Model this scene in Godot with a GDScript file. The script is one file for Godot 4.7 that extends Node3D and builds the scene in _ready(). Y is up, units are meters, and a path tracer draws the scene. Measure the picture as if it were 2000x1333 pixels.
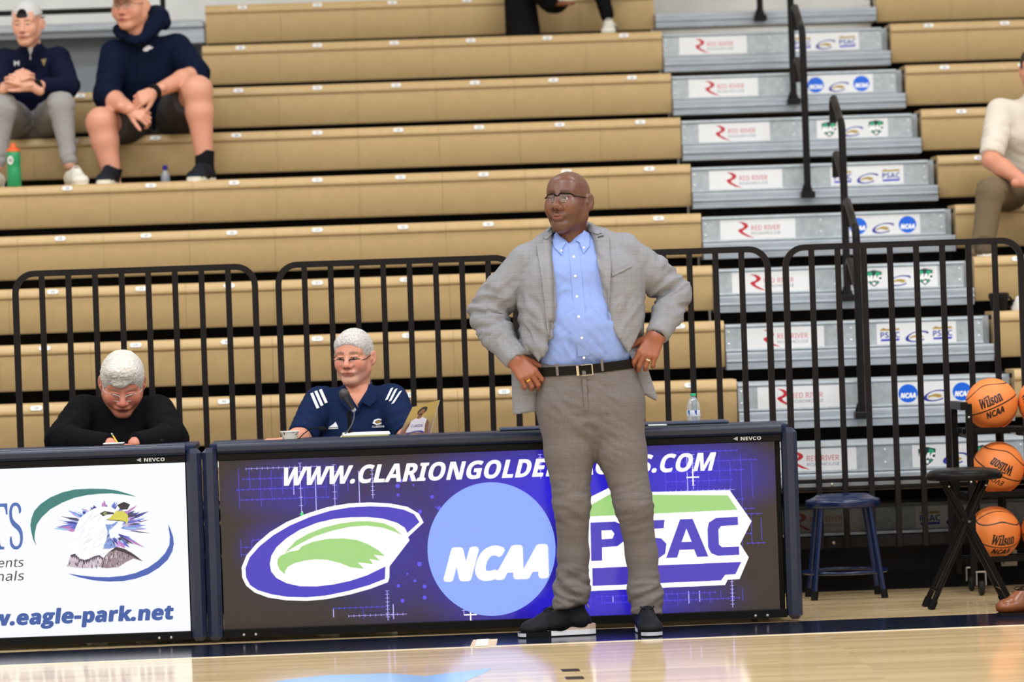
extends Node3D
# A basketball coach in front of a scorer's table with screens, telescopic bleachers behind. Metres, y up.
# x runs along the bleacher rows (0 = left edge of the aisle), z towards the camera, y = 0 is the court floor.

const SEAT := 0.4572
const RISE := 0.289
const RUN := 0.61
const AISLE := 1.37

var taken := {}
var mats := {}
var lib := {}

func _ready() -> void:
	seed(7)
	set_view()
	var t0 := Time.get_ticks_msec()
	build_hall()
	build_bleachers()
	build_guard_rails()
	build_tables()
	build_props()
	print("setting ", Time.get_ticks_msec() - t0)
	build_people()
	print("people ", Time.get_ticks_msec() - t0)

func set_view() -> void:
	var cam := Camera3D.new()
	cam.name = "camera"
	add_child(cam)
	cam.position = Vector3(-1.724, 1.3156, 19.6308)
	cam.rotation_order = EULER_ORDER_YXZ
	cam.rotation = Vector3(-0.00578, -0.03198, -0.03462)
	cam.keep_aspect = Camera3D.KEEP_HEIGHT
	cam.fov = 9.7036
	cam.near = 0.5
	cam.far = 80.0
	var lens := CameraAttributesPhysical.new()
	lens.frustum_focus_distance = 16.45
	lens.frustum_focal_length = 141.0
	lens.exposure_aperture = 3.2
	lens.frustum_near = 0.5
	lens.frustum_far = 80.0
	cam.attributes = lens
	cam.current = true
	var env := Environment.new()
	env.background_mode = Environment.BG_COLOR
	env.background_color = Color(0.5, 0.52, 0.55)
	env.tonemap_mode = Environment.TONE_MAPPER_LINEAR
	env.tonemap_exposure = 1.0
	env.sdfgi_enabled = true
	env.ssao_enabled = true
	env.ssil_enabled = true
	var we := WorldEnvironment.new()
	we.name = "world"
	we.environment = env
	add_child(we)
	# the gym's high-bay lights: a grid of wide panels under the ceiling
	for xi in 4:
		for zi in 4:
			ceiling_light(Vector3(-10.0 + xi * 6.0, 8.0, 0.5 + zi * 6.0), xi, zi)

func ceiling_light(at: Vector3, xi: int, zi: int) -> void:
	var t := thing("ceiling_light", "white rectangular LED high-bay panel over the court, row %s column %s" % [["one", "two", "three", "four", "five", "six"][zi], ["one", "two", "three", "four", "five"][xi]], "light", at, "high-bay lights under the ceiling")
	var b := MB.new()
	b.box(Vector3(0, 0.06, 0), Vector3(2.5, 0.1, 0.9), 0.01)
	part(t, "housing", b, mat(Color(0.85, 0.86, 0.87), 0.5))
	var d := MB.new()
	d.box(Vector3(0, 0.0, 0), Vector3(2.4, 0.02, 0.8), 0.004)
	var em := mat(Color(0.9, 0.9, 0.9), 0.5).duplicate()
	em.emission_enabled = true
	em.emission = Color(0.96, 0.98, 1.0)
	em.emission_energy_multiplier = 1.6
	part(t, "light_diffuser", d, em)
	var l := AreaLight3D.new()
	l.name = "panel_glow"
	l.area_size = Vector2(2.4, 0.8)
	l.light_color = Color(0.94, 0.962, 1.0)
	l.light_energy = [13.0, 26.5, 26.5, 24.5][zi]
	l.shadow_enabled = true
	l.set("area_range", 40.0)
	l.set("area_attenuation", 2.0)
	l.position = Vector3(0, -0.03, 0)
	l.rotation_degrees = Vector3(-90, 0, 0)
	t.add_child(l)

func pix(x: float, y: float, z: float) -> Vector3:
	# the point at depth z that stands at pixel (x, y) of the 2000 x 1333 photograph
	var r := Basis.from_euler(Vector3(-0.00578, -0.03198, -0.03462)) * Vector3((x - 1000.0) / 7851.97, (666.5 - y) / 7851.97, -1.0)
	var c := Vector3(-1.724, 1.3156, 19.6308)
	return c + r * ((z - c.z) / r.z)

# ------------------------------------------------------------------ naming and tagging
func numbered(n: String) -> String:
	if not taken.has(n):
		taken[n] = 0
		return n
	taken[n] += 1
	return "%s_%03d" % [n, taken[n]]

func tag(o: Node, label: String, category: String, group := "") -> void:
	o.set_meta("label", label)
	o.set_meta("category", category)
	if group != "":
		o.set_meta("group", group)

func thing(called: String, label: String, category: String, at := Vector3.ZERO, group := "", turn := 0.0) -> Node3D:
	var o := Node3D.new()
	o.name = numbered(called)
	add_child(o)
	o.position = at
	o.rotation.y = turn
	tag(o, label, category, group)
	return o

func struct(called: String, b: MB, m: Material) -> MeshInstance3D:
	var o := MeshInstance3D.new()
	o.name = called
	o.mesh = b.done()
	o.material_override = m
	add_child(o)
	o.set_meta("kind", "structure")
	return o

func part(parent: Node, called: String, b, m: Material, label := "") -> MeshInstance3D:
	var o := MeshInstance3D.new()
	o.name = called
	o.mesh = b.done() if b is MB else b
	o.material_override = m
	parent.add_child(o, true)
	if label != "":
		o.set_meta("label", label)
	return o

# ------------------------------------------------------------------ materials
func mat(c: Color, rough := 0.6, metal := 0.0, coat := 0.0) -> StandardMaterial3D:
	var key := "%s %s %s %s" % [c.to_html(), rough, metal, coat]
	if not mats.has(key):
		var m := StandardMaterial3D.new()
		m.albedo_color = c
		m.roughness = rough
		m.metallic = metal
		if metal == 0.0 and c.get_luminance() < 0.2:
			m.metallic_specular = 0.22
		if coat > 0.0:
			m.clearcoat_enabled = true
			m.clearcoat = coat
			m.clearcoat_roughness = 0.15
		mats[key] = m
	return mats[key]

func c8(r: int, g: int, b: int) -> Color:
	return Color8(r, g, b)

func noise_tex(key: String, size: int, freq: float, lo: Color, hi: Color, oct := 3, stretch := Vector2.ONE, sd := 1) -> ImageTexture:
	if lib.has(key):
		return lib[key]
	var n := FastNoiseLite.new()
	n.seed = sd
	n.frequency = freq
	n.fractal_octaves = oct
	n.noise_type = FastNoiseLite.TYPE_SIMPLEX_SMOOTH
	var src := n.get_seamless_image(size, size)
	src.convert(Image.FORMAT_L8)
	var im := Image.create(size, size, false, Image.FORMAT_RGB8)
	for y in size:
		for x in size:
			im.set_pixel(x, y, lo.lerp(hi, src.get_pixel(x, y).r))
	if stretch != Vector2.ONE:
		im.resize(int(size * stretch.x), int(size * stretch.y), Image.INTERPOLATE_CUBIC)
	lib[key] = ImageTexture.create_from_image(im)
	return lib[key]

func noisy(c: Color, rough: float, metal: float, tex: Texture2D, scale := Vector3.ONE, world := false) -> StandardMaterial3D:
	var m := StandardMaterial3D.new()
	m.albedo_color = c
	m.albedo_texture = tex
	m.roughness = rough
	m.metallic = metal
	m.uv1_triplanar = true
	m.uv1_world_triplanar = world
	m.uv1_scale = scale
	return m

func print_mat(tex: Texture2D, rough := 0.5, alpha := false) -> StandardMaterial3D:
	var m := StandardMaterial3D.new()
	m.albedo_texture = tex
	m.roughness = rough
	if alpha:
		m.transparency = BaseMaterial3D.TRANSPARENCY_ALPHA_SCISSOR
		m.alpha_scissor_threshold = 0.5
	return m

# ------------------------------------------------------------------ mesh builder
class MB:
	var v := PackedVector3Array()
	var n := PackedVector3Array()
	var uv := PackedVector2Array()
	var col := PackedColorArray()
	var idx := PackedInt32Array()

	func vert(p: Vector3, nn: Vector3, t := Vector2.ZERO) -> int:
		v.append(p)
		n.append(nn)
		uv.append(t)
		return v.size() - 1

	func tri_i(a: int, b: int, c: int) -> void:
		# front faces run clockwise
		if (v[b] - v[a]).cross(v[c] - v[a]).dot(n[a] + n[b] + n[c]) > 0.0:
			idx.append_array([a, c, b])
		else:
			idx.append_array([a, b, c])

	func face(pts: Array, nn := Vector3.ZERO, ts: Array = []) -> void:
		# a flat convex face
		if nn == Vector3.ZERO:
			nn = (pts[2] - pts[0]).cross(pts[1] - pts[0]).normalized()
		var base := v.size()
		for i in pts.size():
			vert(pts[i], nn, ts[i] if ts.size() else Vector2.ZERO)
		for i in range(1, pts.size() - 1):
			tri_i(base, base + i, base + i + 1)

	func box(c: Vector3, s: Vector3, bv := 0.0, bas := Basis.IDENTITY) -> void:
		var h := s * 0.5
		bv = minf(bv, minf(h.x, minf(h.y, h.z)) * 0.98)
		if bv <= 0.0:
			for ax in 3:
				for sg in [-1.0, 1.0]:
					var nn := Vector3.ZERO
					nn[ax] = sg
					var a := (ax + 1) % 3
					var b := (ax + 2) % 3
					var pts := []
					for q in [[-1, -1], [1, -1], [1, 1], [-1, 1]]:
						var p := Vector3.ZERO
						p[ax] = sg * h[ax]
						p[a] = q[0] * h[a]
						p[b] = q[1] * h[b]
						pts.append(c + bas * p)
					face(pts, bas * nn, [Vector2(0, 1), Vector2(1, 1), Vector2(1, 0), Vector2(0, 0)])
			return
		# chamfered: corner c, axis ax -> point lying on face ax
		var cp := func(sx: float, sy: float, sz: float, ax: int) -> Vector3:
			var sg := Vector3(sx, sy, sz)
			var p := Vector3(sx * (h.x - bv), sy * (h.y - bv), sz * (h.z - bv))
			p[ax] = sg[ax] * h[ax]
			return c + bas * p
		for ax in 3:
			var a := (ax + 1) % 3
			var b := (ax + 2) % 3
			for sg in [-1.0, 1.0]:
				var nn := Vector3.ZERO
				nn[ax] = sg
				var pts := []
				for q in [[-1, -1], [1, -1], [1, 1], [-1, 1]]:
					var w := Vector3.ZERO
					w[ax] = sg
					w[a] = q[0]
					w[b] = q[1]
					pts.append(cp.call(w.x, w.y, w.z, ax))
				face(pts, bas * nn)
				for sb in [-1.0, 1.0]:
					# edge between face ax(sg) and face a(sb), running along b
					var w1 := Vector3.ZERO
					w1[ax] = sg
					w1[a] = sb
					w1[b] = -1.0
					var w2 := w1
					w2[b] = 1.0
					var nn2 := Vector3.ZERO
					nn2[ax] = sg
					nn2[a] = sb
					face([cp.call(w1.x, w1.y, w1.z, ax), cp.call(w2.x, w2.y, w2.z, ax), cp.call(w2.x, w2.y, w2.z, a), cp.call(w1.x, w1.y, w1.z, a)], bas * nn2.normalized())
		for sx in [-1.0, 1.0]:
			for sy in [-1.0, 1.0]:
				for sz in [-1.0, 1.0]:
					face([cp.call(sx, sy, sz, 0), cp.call(sx, sy, sz, 1), cp.call(sx, sy, sz, 2)], bas * Vector3(sx, sy, sz).normalized())

	func sweep(path: Array, prof: PackedVector2Array, up := Vector3.UP, closed_path := false, scales: Array = []) -> void:
		# a closed 2D profile carried along a path; profile x = sideways, y = "up"
		var m := path.size()
		var k := prof.size()
		var side := Vector3.ZERO
		var rings := []
		for i in m:
			var t: Vector3
			if closed_path:
				t = (path[(i + 1) % m] - path[(i + m - 1) % m]).normalized()
			elif i == 0:
				t = (path[1] - path[0]).normalized()
			elif i == m - 1:
				t = (path[m - 1] - path[m - 2]).normalized()
			else:
				t = ((path[i] - path[i - 1]).normalized() + (path[i + 1] - path[i]).normalized()).normalized()
			if side == Vector3.ZERO:
				side = t.cross(up)
				if side.length() < 0.01:
					side = t.cross(Vector3.RIGHT)
			side = (side - t * side.dot(t)).normalized()
			var u := side.cross(t).normalized()
			var f: float = scales[i] if scales.size() else 1.0
			var ring := []
			for q in prof:
				ring.append(path[i] + side * q.x * f + u * q.y * f)
			rings.append([ring, side, u, t])
		# profile normals
		var pn := []
		var area := 0.0
		for j in k:
			area += prof[j].cross(prof[(j + 1) % k])
		for j in k:
			var e := prof[(j + 1) % k] - prof[j]
			pn.append((Vector2(e.y, -e.x) * signf(area)).normalized())
		var last := m if closed_path else m - 1
		for j in k:
			var j2 := (j + 1) % k
			# smooth where neighbours bend little
			var n0: Vector2 = pn[j]
			var n1: Vector2 = pn[j]
			if n0.dot(pn[(j + k - 1) % k]) > 0.6:
				n0 = (n0 + pn[(j + k - 1) % k]).normalized()
			if n1.dot(pn[j2]) > 0.6:
				n1 = (n1 + pn[j2]).normalized()
			var base := v.size()
			for i in last + 1:
				var r = rings[i % m]
				vert(r[0][j], r[1] * n0.x + r[2] * n0.y, Vector2(float(i) / m, float(j) / k))
				vert(r[0][j2], r[1] * n1.x + r[2] * n1.y, Vector2(float(i) / m, float(j + 1) / k))
			for i in last:
				var a := base + i * 2
				tri_i(a, a + 1, a + 2)
				tri_i(a + 1, a + 3, a + 2)
		if not closed_path:
			for e in [0, m - 1]:
				var r = rings[e]
				var nn: Vector3 = r[3] * (-1.0 if e == 0 else 1.0)
				var tris := Geometry2D.triangulate_polygon(prof)
				var base := v.size()
				for q in r[0]:
					vert(q, nn)
				for i in range(0, tris.size(), 3):
					tri_i(base + tris[i], base + tris[i + 1], base + tris[i + 2])

	func tube(path: Array, r: float, seg := 10, up := Vector3.UP, scales: Array = []) -> void:
		var p := PackedVector2Array()
		for i in seg:
			p.append(Vector2(cos(TAU * i / seg), sin(TAU * i / seg)) * r)
		sweep(path, p, up, false, scales)

	func bar(a: Vector3, b: Vector3, w: float, h: float, up := Vector3.UP, bv := 0.002) -> void:
		var p := PackedVector2Array([Vector2(-w + bv, -h), Vector2(w - bv, -h), Vector2(w, -h + bv), Vector2(w, h - bv), Vector2(w - bv, h), Vector2(-w + bv, h), Vector2(-w, h - bv), Vector2(-w, -h + bv)])
		sweep([a, b], p, up)

	func lathe(prof: Array, seg := 24, at := Vector3.ZERO, bas := Basis.IDENTITY) -> void:
		# profile of Vector2(radius, height); creases where it bends sharply
		for j in prof.size() - 1:
			var a: Vector2 = prof[j]
			var b: Vector2 = prof[j + 1]
			var e := (b - a).normalized()
			if a.distance_to(b) < 1e-6:
				continue
			var nn := Vector2(e.y, -e.x)
			var na := nn
			var nb := nn
			if j > 0:
				var e0: Vector2 = (a - prof[j - 1]).normalized()
				var n0 := Vector2(e0.y, -e0.x)
				if n0.dot(nn) > 0.55:
					na = (n0 + nn).normalized()
			if j < prof.size() - 2:
				var e2: Vector2 = (prof[j + 2] - b).normalized()
				var n2 := Vector2(e2.y, -e2.x)
				if n2.dot(nn) > 0.55:
					nb = (n2 + nn).normalized()
			var base := v.size()
			for i in seg + 1:
				var c := cos(TAU * i / seg)
				var s := sin(TAU * i / seg)
				vert(at + bas * Vector3(a.x * c, a.y, a.x * s), bas * Vector3(na.x * c, na.y, na.x * s), Vector2(float(i) / seg, 1.0 - float(j) / (prof.size() - 1)))
				vert(at + bas * Vector3(b.x * c, b.y, b.x * s), bas * Vector3(nb.x * c, nb.y, nb.x * s), Vector2(float(i) / seg, 1.0 - float(j + 1) / (prof.size() - 1)))
			for i in seg:
				var q := base + i * 2
				if a.x > 1e-6:
					tri_i(q, q + 1, q + 2)
				if b.x > 1e-6:
					tri_i(q + 1, q + 3, q + 2)

	func ball(c: Vector3, r: Vector3, seg := 16, rings := 10, bas := Basis.IDENTITY) -> void:
		var base := v.size()
		for j in rings + 1:
			var th := PI * j / rings
			for i in seg + 1:
				var ph := TAU * i / seg
				var d := Vector3(sin(th) * cos(ph), cos(th), sin(th) * sin(ph))
				vert(c + bas * (d * r), (bas * (d / r)).normalized(), Vector2(1.0 - float(i) / seg, float(j) / rings))
		for j in rings:
			for i in seg:
				var a := base + j * (seg + 1) + i
				if j > 0:
					tri_i(a, a + 1, a + seg + 1)
				if j < rings - 1:
					tri_i(a + 1, a + seg + 2, a + seg + 1)

	func slab(poly: PackedVector2Array, z0: float, z1: float, t := Transform3D.IDENTITY, uvr := Rect2()) -> void:
		# polygon in xy, from z0 (back) to z1 (front)
		var tris := Geometry2D.triangulate_polygon(poly)
		for side in 2:
			var nn: Vector3 = t.basis * Vector3(0, 0, 1 if side == 1 else -1)
			var base := v.size()
			for q in poly:
				var w := Vector2.ZERO
				if uvr.size.x > 0:
					w = Vector2((q.x - uvr.position.x) / uvr.size.x, 1.0 - (q.y - uvr.position.y) / uvr.size.y)
				vert(t * Vector3(q.x, q.y, z1 if side == 1 else z0), nn.normalized(), w)
			for i in range(0, tris.size(), 3):
				tri_i(base + tris[i], base + tris[i + 1], base + tris[i + 2])
		var area := 0.0
		for j in poly.size():
			area += poly[j].cross(poly[(j + 1) % poly.size()])
		for j in poly.size():
			var a := poly[j]
			var b := poly[(j + 1) % poly.size()]
			var e := b - a
			var nn := Vector3(e.y, -e.x, 0) * signf(area)
			face([t * Vector3(a.x, a.y, z0), t * Vector3(b.x, b.y, z0), t * Vector3(b.x, b.y, z1), t * Vector3(a.x, a.y, z1)], (t.basis * nn).normalized())

	func add(o: MB, t := Transform3D.IDENTITY) -> void:
		var base := v.size()
		var nb := t.basis.inverse().transposed()
		for i in o.v.size():
			v.append(t * o.v[i])
			n.append((nb * o.n[i]).normalized())
			uv.append(o.uv[i])
		if o.col.size():
			while col.size() < base:
				col.append(Color.WHITE)
			col.append_array(o.col)
		for i in o.idx:
			idx.append(base + i)

	func done() -> ArrayMesh:
		var a := []
		a.resize(Mesh.ARRAY_MAX)
		a[Mesh.ARRAY_VERTEX] = v
		a[Mesh.ARRAY_NORMAL] = n
		a[Mesh.ARRAY_TEX_UV] = uv
		if col.size() == v.size():
			a[Mesh.ARRAY_COLOR] = col
		a[Mesh.ARRAY_INDEX] = idx
		var m := ArrayMesh.new()
		m.add_surface_from_arrays(Mesh.PRIMITIVE_TRIANGLES, a)
		return m

func arc(c: Vector3, a: Vector3, b: Vector3, r: float, n := 6) -> Array:
	# quarter turn from c + a*r to c + b*r
	var out := []
	for i in n + 1:
		var w := PI * 0.5 * i / n
		out.append(c + (a * cos(w) + b * sin(w)) * r)
	return out

func rrect(x: float, y: float, w: float, h: float, r: float, n := 5) -> PackedVector2Array:
	var p := PackedVector2Array()
	for q in [[x + w - r, y + h - r, 0.0], [x + r, y + h - r, 0.25], [x + r, y + r, 0.5], [x + w - r, y + r, 0.75]]:
		for i in n + 1:
			var a: float = TAU * (q[2] + 0.25 * i / n)
			p.append(Vector2(q[0] + r * cos(a), q[1] + r * sin(a)))
	return p

func ellipse_poly(c: Vector2, r: Vector2, n := 40) -> PackedVector2Array:
	var p := PackedVector2Array()
	for i in n:
		p.append(c + Vector2(cos(TAU * i / n), sin(TAU * i / n)) * r)
	return p

# ------------------------------------------------------------------ drawing print into a picture
class Pic:
	var im: Image
	var t := Transform2D.IDENTITY

	func _init(w: int, h: int, c: Color, fmt := Image.FORMAT_RGBA8) -> void:
		im = Image.create(w, h, false, fmt)
		im.fill(c)

	func poly(pts: PackedVector2Array, c: Color) -> void:
		var q := PackedVector2Array()
		var lo := 1e9
		var hi := -1e9
		for p in pts:
			var r := t * p
			q.append(r)
			lo = minf(lo, r.y)
			hi = maxf(hi, r.y)
		var n := q.size()
		for y in range(maxi(0, floori(lo)), mini(im.get_height() - 1, ceili(hi)) + 1):
			var yy := y + 0.5
			var xs := []
			for i in n:
				var a := q[i]
				var b := q[(i + 1) % n]
				if (a.y <= yy) != (b.y <= yy):
					xs.append(a.x + (yy - a.y) / (b.y - a.y) * (b.x - a.x))
			xs.sort()
			for i in range(0, xs.size() - 1, 2):
				var x0 := maxi(0, roundi(xs[i]))
				var x1 := mini(im.get_width(), roundi(xs[i + 1]))
				if x1 > x0:
					im.fill_rect(Rect2i(x0, y, x1 - x0, 1), c)

	func rect(x: float, y: float, w: float, h: float, c: Color) -> void:
		var a := t * Vector2(x, y)
		var b := t * Vector2(x + w, y + h)
		im.fill_rect(Rect2i(Vector2i(a), Vector2i(b) - Vector2i(a)), c)

	func line(a: Vector2, b: Vector2, w: float, c: Color) -> void:
		var d := (b - a).normalized().orthogonal() * w * 0.5
		poly(PackedVector2Array([a + d, b + d, b - d, a - d]), c)

	func pline(pts: Array, w: float, c: Color) -> void:
		for i in pts.size() - 1:
			line(pts[i], pts[i + 1], w, c)

	func ell(c0: Vector2, r: Vector2, c: Color, n := 48) -> void:
		var p := PackedVector2Array()
		for i in n:
			p.append(c0 + Vector2(cos(TAU * i / n), sin(TAU * i / n)) * r)
		poly(p, c)

	func text(s: String, font: Font, box: Rect2, c: Color, shear := 0.0, grow := 0.0) -> void:
		# the words stretched to fill box (y down)
		var tm := TextMesh.new()
		tm.font = font
		tm.text = s
		tm.font_size = 96
		tm.pixel_size = 0.01
		tm.depth = 0.0
		tm.curve_step = 2.0
		var arr := tm.get_mesh_arrays()
		var vs: PackedVector3Array = arr[Mesh.ARRAY_VERTEX]
		if vs.is_empty():
			return
		var ids = arr[Mesh.ARRAY_INDEX]
		var bb := Rect2(vs[0].x, vs[0].y, 0, 0)
		for p in vs:
			bb = bb.expand(Vector2(p.x, p.y))
		var m := PackedVector2Array()
		for p in vs:
			var u := Vector2((p.x - bb.position.x) / bb.size.x, 1.0 - (p.y - bb.position.y) / bb.size.y)
			m.append(box.position + Vector2(u.x * box.size.x + shear * (1.0 - u.y) * box.size.y, u.y * box.size.y))
		var cnt: int = ids.size() if ids != null and ids.size() else vs.size()
		for i in range(0, cnt, 3):
			var tr := PackedVector2Array()
			for j in 3:
				tr.append(m[ids[i + j] if ids != null and ids.size() else i + j])
			if grow > 0.0:
				for dxy in [Vector2(1, 0), Vector2(-1, 0), Vector2(0, 1), Vector2(0, -1), Vector2(0.7, 0.7), Vector2(-0.7, 0.7), Vector2(0.7, -0.7), Vector2(-0.7, -0.7)]:
					var tg := PackedVector2Array()
					for p in tr:
						tg.append(p + dxy * grow)
					poly(tg, c)
			poly(tr, c)

	func tex() -> ImageTexture:
		return ImageTexture.create_from_image(im)

func font(bold := false, serif := false) -> Font:
	var key := "font%s%s" % [bold, serif]
	if not lib.has(key):
		var f := SystemFont.new()
		f.font_names = PackedStringArray(["Droid Serif" if serif else "Droid Sans"])
		f.font_weight = 700 if bold else 400
		lib[key] = f
	return lib[key]

# ================================================================== the hall
func wood_floor_mat() -> StandardMaterial3D:
	var w := 512
	var h := 1024
	var im := Image.create(w, h, false, Image.FORMAT_RGB8)
	var n := FastNoiseLite.new()
	n.frequency = 0.02
	n.fractal_octaves = 3
	var rng := RandomNumberGenerator.new()
	rng.seed = 5
	var boards := 40
	var bh := float(h) / boards
	for b in boards:
		var y0 := int(b * bh)
		var y1 := int((b + 1) * bh)
		var x := 0
		while x < w:
			var len := rng.randi_range(120, 330)
			var tone := rng.randf_range(-0.045, 0.045)
			for yy in range(y0, y1):
				for xx in range(x, mini(w, x + len)):
					var g := n.get_noise_2d(xx * 0.35 + b * 91.0, yy * 4.0 + b * 37.0) * 0.05
					var edge := 0.93 if yy == y0 else 1.0
					im.set_pixel(xx, yy, Color((0.91 + tone + g) * edge, (0.80 + tone * 0.95 + g) * edge, (0.61 + tone * 0.8 + g) * edge))
			x += len
	var m := StandardMaterial3D.new()
	m.albedo_texture = ImageTexture.create_from_image(im)
	m.uv1_triplanar = true
	m.uv1_world_triplanar = true
	m.uv1_scale = Vector3(1 / 3.2, 1 / 2.3, 1 / 2.3)
	m.roughness = 0.1
	m.metallic_specular = 0.5
	return m

func strip(parent: Node, called: String, pts: Array, m: Material, y := 0.0, label := "") -> void:
	var p := PackedVector2Array()
	for q in pts:
		p.append(Vector2(q.x, -q.y))
	var b := MB.new()
	b.slab(p, y, y + 0.0012, Transform3D(Basis(Vector3(1, 0, 0), Vector3(0, 0, -1), Vector3(0, 1, 0)), Vector3.ZERO))
	part(parent, called, b, m, label)

func build_hall() -> void:
	var b := MB.new()
	b.box(Vector3(-1, -0.1, 9.2), Vector3(30, 0.2, 30.6))
	var fl := struct("floor", b, wood_floor_mat())
	var zf := func(x: float) -> float: return 2.885 - 0.03 * (x + 0.6)
	var navy := mat(c8(22, 28, 44), 0.14)
	var cream := mat(c8(236, 222, 196), 0.2)
	strip(fl, "boundary_stripe", [Vector2(-16, zf.call(-16.0)), Vector2(14, zf.call(14.0)), Vector2(14, zf.call(14.0) + 0.62), Vector2(-16, zf.call(-16.0) + 0.62)], navy, 0.0, "navy painted border stripe")
	strip(fl, "boundary_line", [Vector2(-16, zf.call(-16.0) + 0.62), Vector2(14, zf.call(14.0) + 0.62), Vector2(14, zf.call(14.0) + 0.66), Vector2(-16, zf.call(-16.0) + 0.66)], cream, 0.0, "thin cream line")
	strip(fl, "boundary_line", [Vector2(-16, zf.call(-16.0) - 0.014), Vector2(14, zf.call(14.0) - 0.014), Vector2(14, zf.call(14.0)), Vector2(-16, zf.call(-16.0))], mat(c8(205, 170, 125), 0.2), 0.0, "thin tan line")
	# tape on the stripe, ticks and a pale blue court emblem in front
	strip(fl, "tape_patch", [Vector2(-1.40, 3.22), Vector2(-1.30, 3.215), Vector2(-1.315, 3.54), Vector2(-1.42, 3.55)], mat(c8(214, 186, 152), 0.5), 0.0014)
	strip(fl, "tape_patch", [Vector2(-1.385, 3.22), Vector2(-1.335, 3.215), Vector2(-1.35, 3.55), Vector2(-1.40, 3.55)], mat(c8(235, 228, 212), 0.5), 0.0028)
	for q in [4.717, 5.039]:
		strip(fl, "court_tick", [Vector2(-1.109, q), Vector2(-1.042, q + 0.004), Vector2(-1.04, q + 0.112), Vector2(-1.106, q + 0.108)], mat(c8(40, 34, 36), 0.2))
	strip(fl, "court_emblem", [Vector2(-2.5, 5.4), Vector2(-2.269, 4.97), Vector2(-2.125, 4.716), Vector2(-1.976, 4.6), Vector2(-1.746, 4.62), Vector2(-1.614, 4.8), Vector2(-1.518, 4.7), Vector2(-1.362, 4.564), Vector2(-1.396, 4.768), Vector2(-1.527, 5.3), Vector2(-1.9, 6.3), Vector2(-2.4, 6.4)], mat(c8(150, 192, 232), 0.18), 0.0, "pale blue painted emblem")

	var white := noisy(c8(236, 237, 234), 0.8, 0.0, noise_tex("wall", 256, 0.02, Color(0.93, 0.93, 0.93), Color(1, 1, 1)), Vector3(0.4, 0.4, 0.4), true)
	var w := MB.new()
	w.box(Vector3(-1, 4.3, -5.85), Vector3(30, 8.8, 0.3))
	var wb := struct("wall_back", w, white)
	# grey scuffs on the wall above the aisle
	var rng := RandomNumberGenerator.new()
	rng.seed = 3
	for i in 9:
		var s := MB.new()
		s.slab(ellipse_poly(Vector2.ZERO, Vector2(rng.randf_range(0.01, 0.04), rng.randf_range(0.006, 0.016)), 9), 0, 0.001, Transform3D(Basis(Vector3.BACK, rng.randf() * 0.8), Vector3(0.42 + rng.randf_range(-0.07, 0.07), 3.33 + rng.randf_range(-0.03, 0.04), -5.7)))
		part(wb, "scuff", s, mat(c8(200, 200, 196), 0.8))
	w = MB.new()
	w.box(Vector3(-16.0, 4.3, 9.2), Vector3(0.3, 8.8, 30.6))
	struct("wall_left", w, white)
	w = MB.new()
	w.box(Vector3(14.0, 4.3, 9.2), Vector3(0.3, 8.8, 30.6))
	struct("wall_right", w, white)
	w = MB.new()
	w.box(Vector3(-1, 4.3, 24.4), Vector3(30, 8.8, 0.3))
	struct("wall_front", w, white)
	w = MB.new()
	w.box(Vector3(-1, 8.75, 9.2), Vector3(30.4, 0.3, 30.8))
	struct("ceiling", w, mat(c8(225, 226, 226), 0.9))

# ================================================================== bleachers
func row_y(i: int) -> float: return 0.372 + RISE * i   # height of the seat labels
func row_z(i: int) -> float: return 1.22 - RUN * i if i > 0 else 0.66   # the lowest row is pushed in

const ORD := ["lowest", "second", "third", "fourth", "fifth", "sixth", "seventh", "eighth", "ninth", "tenth", "topmost"]

func profile_x(prof: Array, x0: float, x1: float, smooth_cut := 0.75) -> MB:
	# closed (z, y) outline extruded along x
	var b := MB.new()
	var k := prof.size()
	var area := 0.0
	for j in k:
		area += prof[j].cross(prof[(j + 1) % k])
	var pn := []
	for j in k:
		var e: Vector2 = prof[(j + 1) % k] - prof[j]
		pn.append(Vector2(e.y, -e.x).normalized() * signf(area))
	for j in k:
		var j2 := (j + 1) % k
		var n0: Vector2 = pn[j]
		var n1: Vector2 = pn[j]
		if n0.dot(pn[(j + k - 1) % k]) > smooth_cut:
			n0 = (n0 + pn[(j + k - 1) % k]).normalized()
		if n1.dot(pn[j2]) > smooth_cut:
			n1 = (n1 + pn[j2]).normalized()
		var a := b.vert(Vector3(x0, prof[j].y, prof[j].x), Vector3(0, n0.y, n0.x))
		b.vert(Vector3(x1, prof[j].y, prof[j].x), Vector3(0, n0.y, n0.x))
		b.vert(Vector3(x0, prof[j2].y, prof[j2].x), Vector3(0, n1.y, n1.x))
		b.vert(Vector3(x1, prof[j2].y, prof[j2].x), Vector3(0, n1.y, n1.x))
		b.tri_i(a, a + 1, a + 2)
		b.tri_i(a + 1, a + 3, a + 2)
	var tris := Geometry2D.triangulate_polygon(PackedVector2Array(prof))
	for s in [-1.0, 1.0]:
		var base := b.v.size()
		for q in prof:
			b.vert(Vector3(x0 if s < 0 else x1, q.y, q.x), Vector3(s, 0, 0))
		for i in range(0, tris.size(), 3):
			b.tri_i(base + tris[i], base + tris[i + 1], base + tris[i + 2])
	return b

func plate_mat(num: int) -> StandardMaterial3D:
	var key := "plate%d" % num
	if not lib.has(key):
		var p := Pic.new(96, 40, c8(238, 238, 236))
		p.text(str(num), font(true), Rect2(30, 9, 36, 22), c8(120, 120, 122))
		lib[key] = print_mat(p.tex(), 0.4)
	return lib[key]

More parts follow.
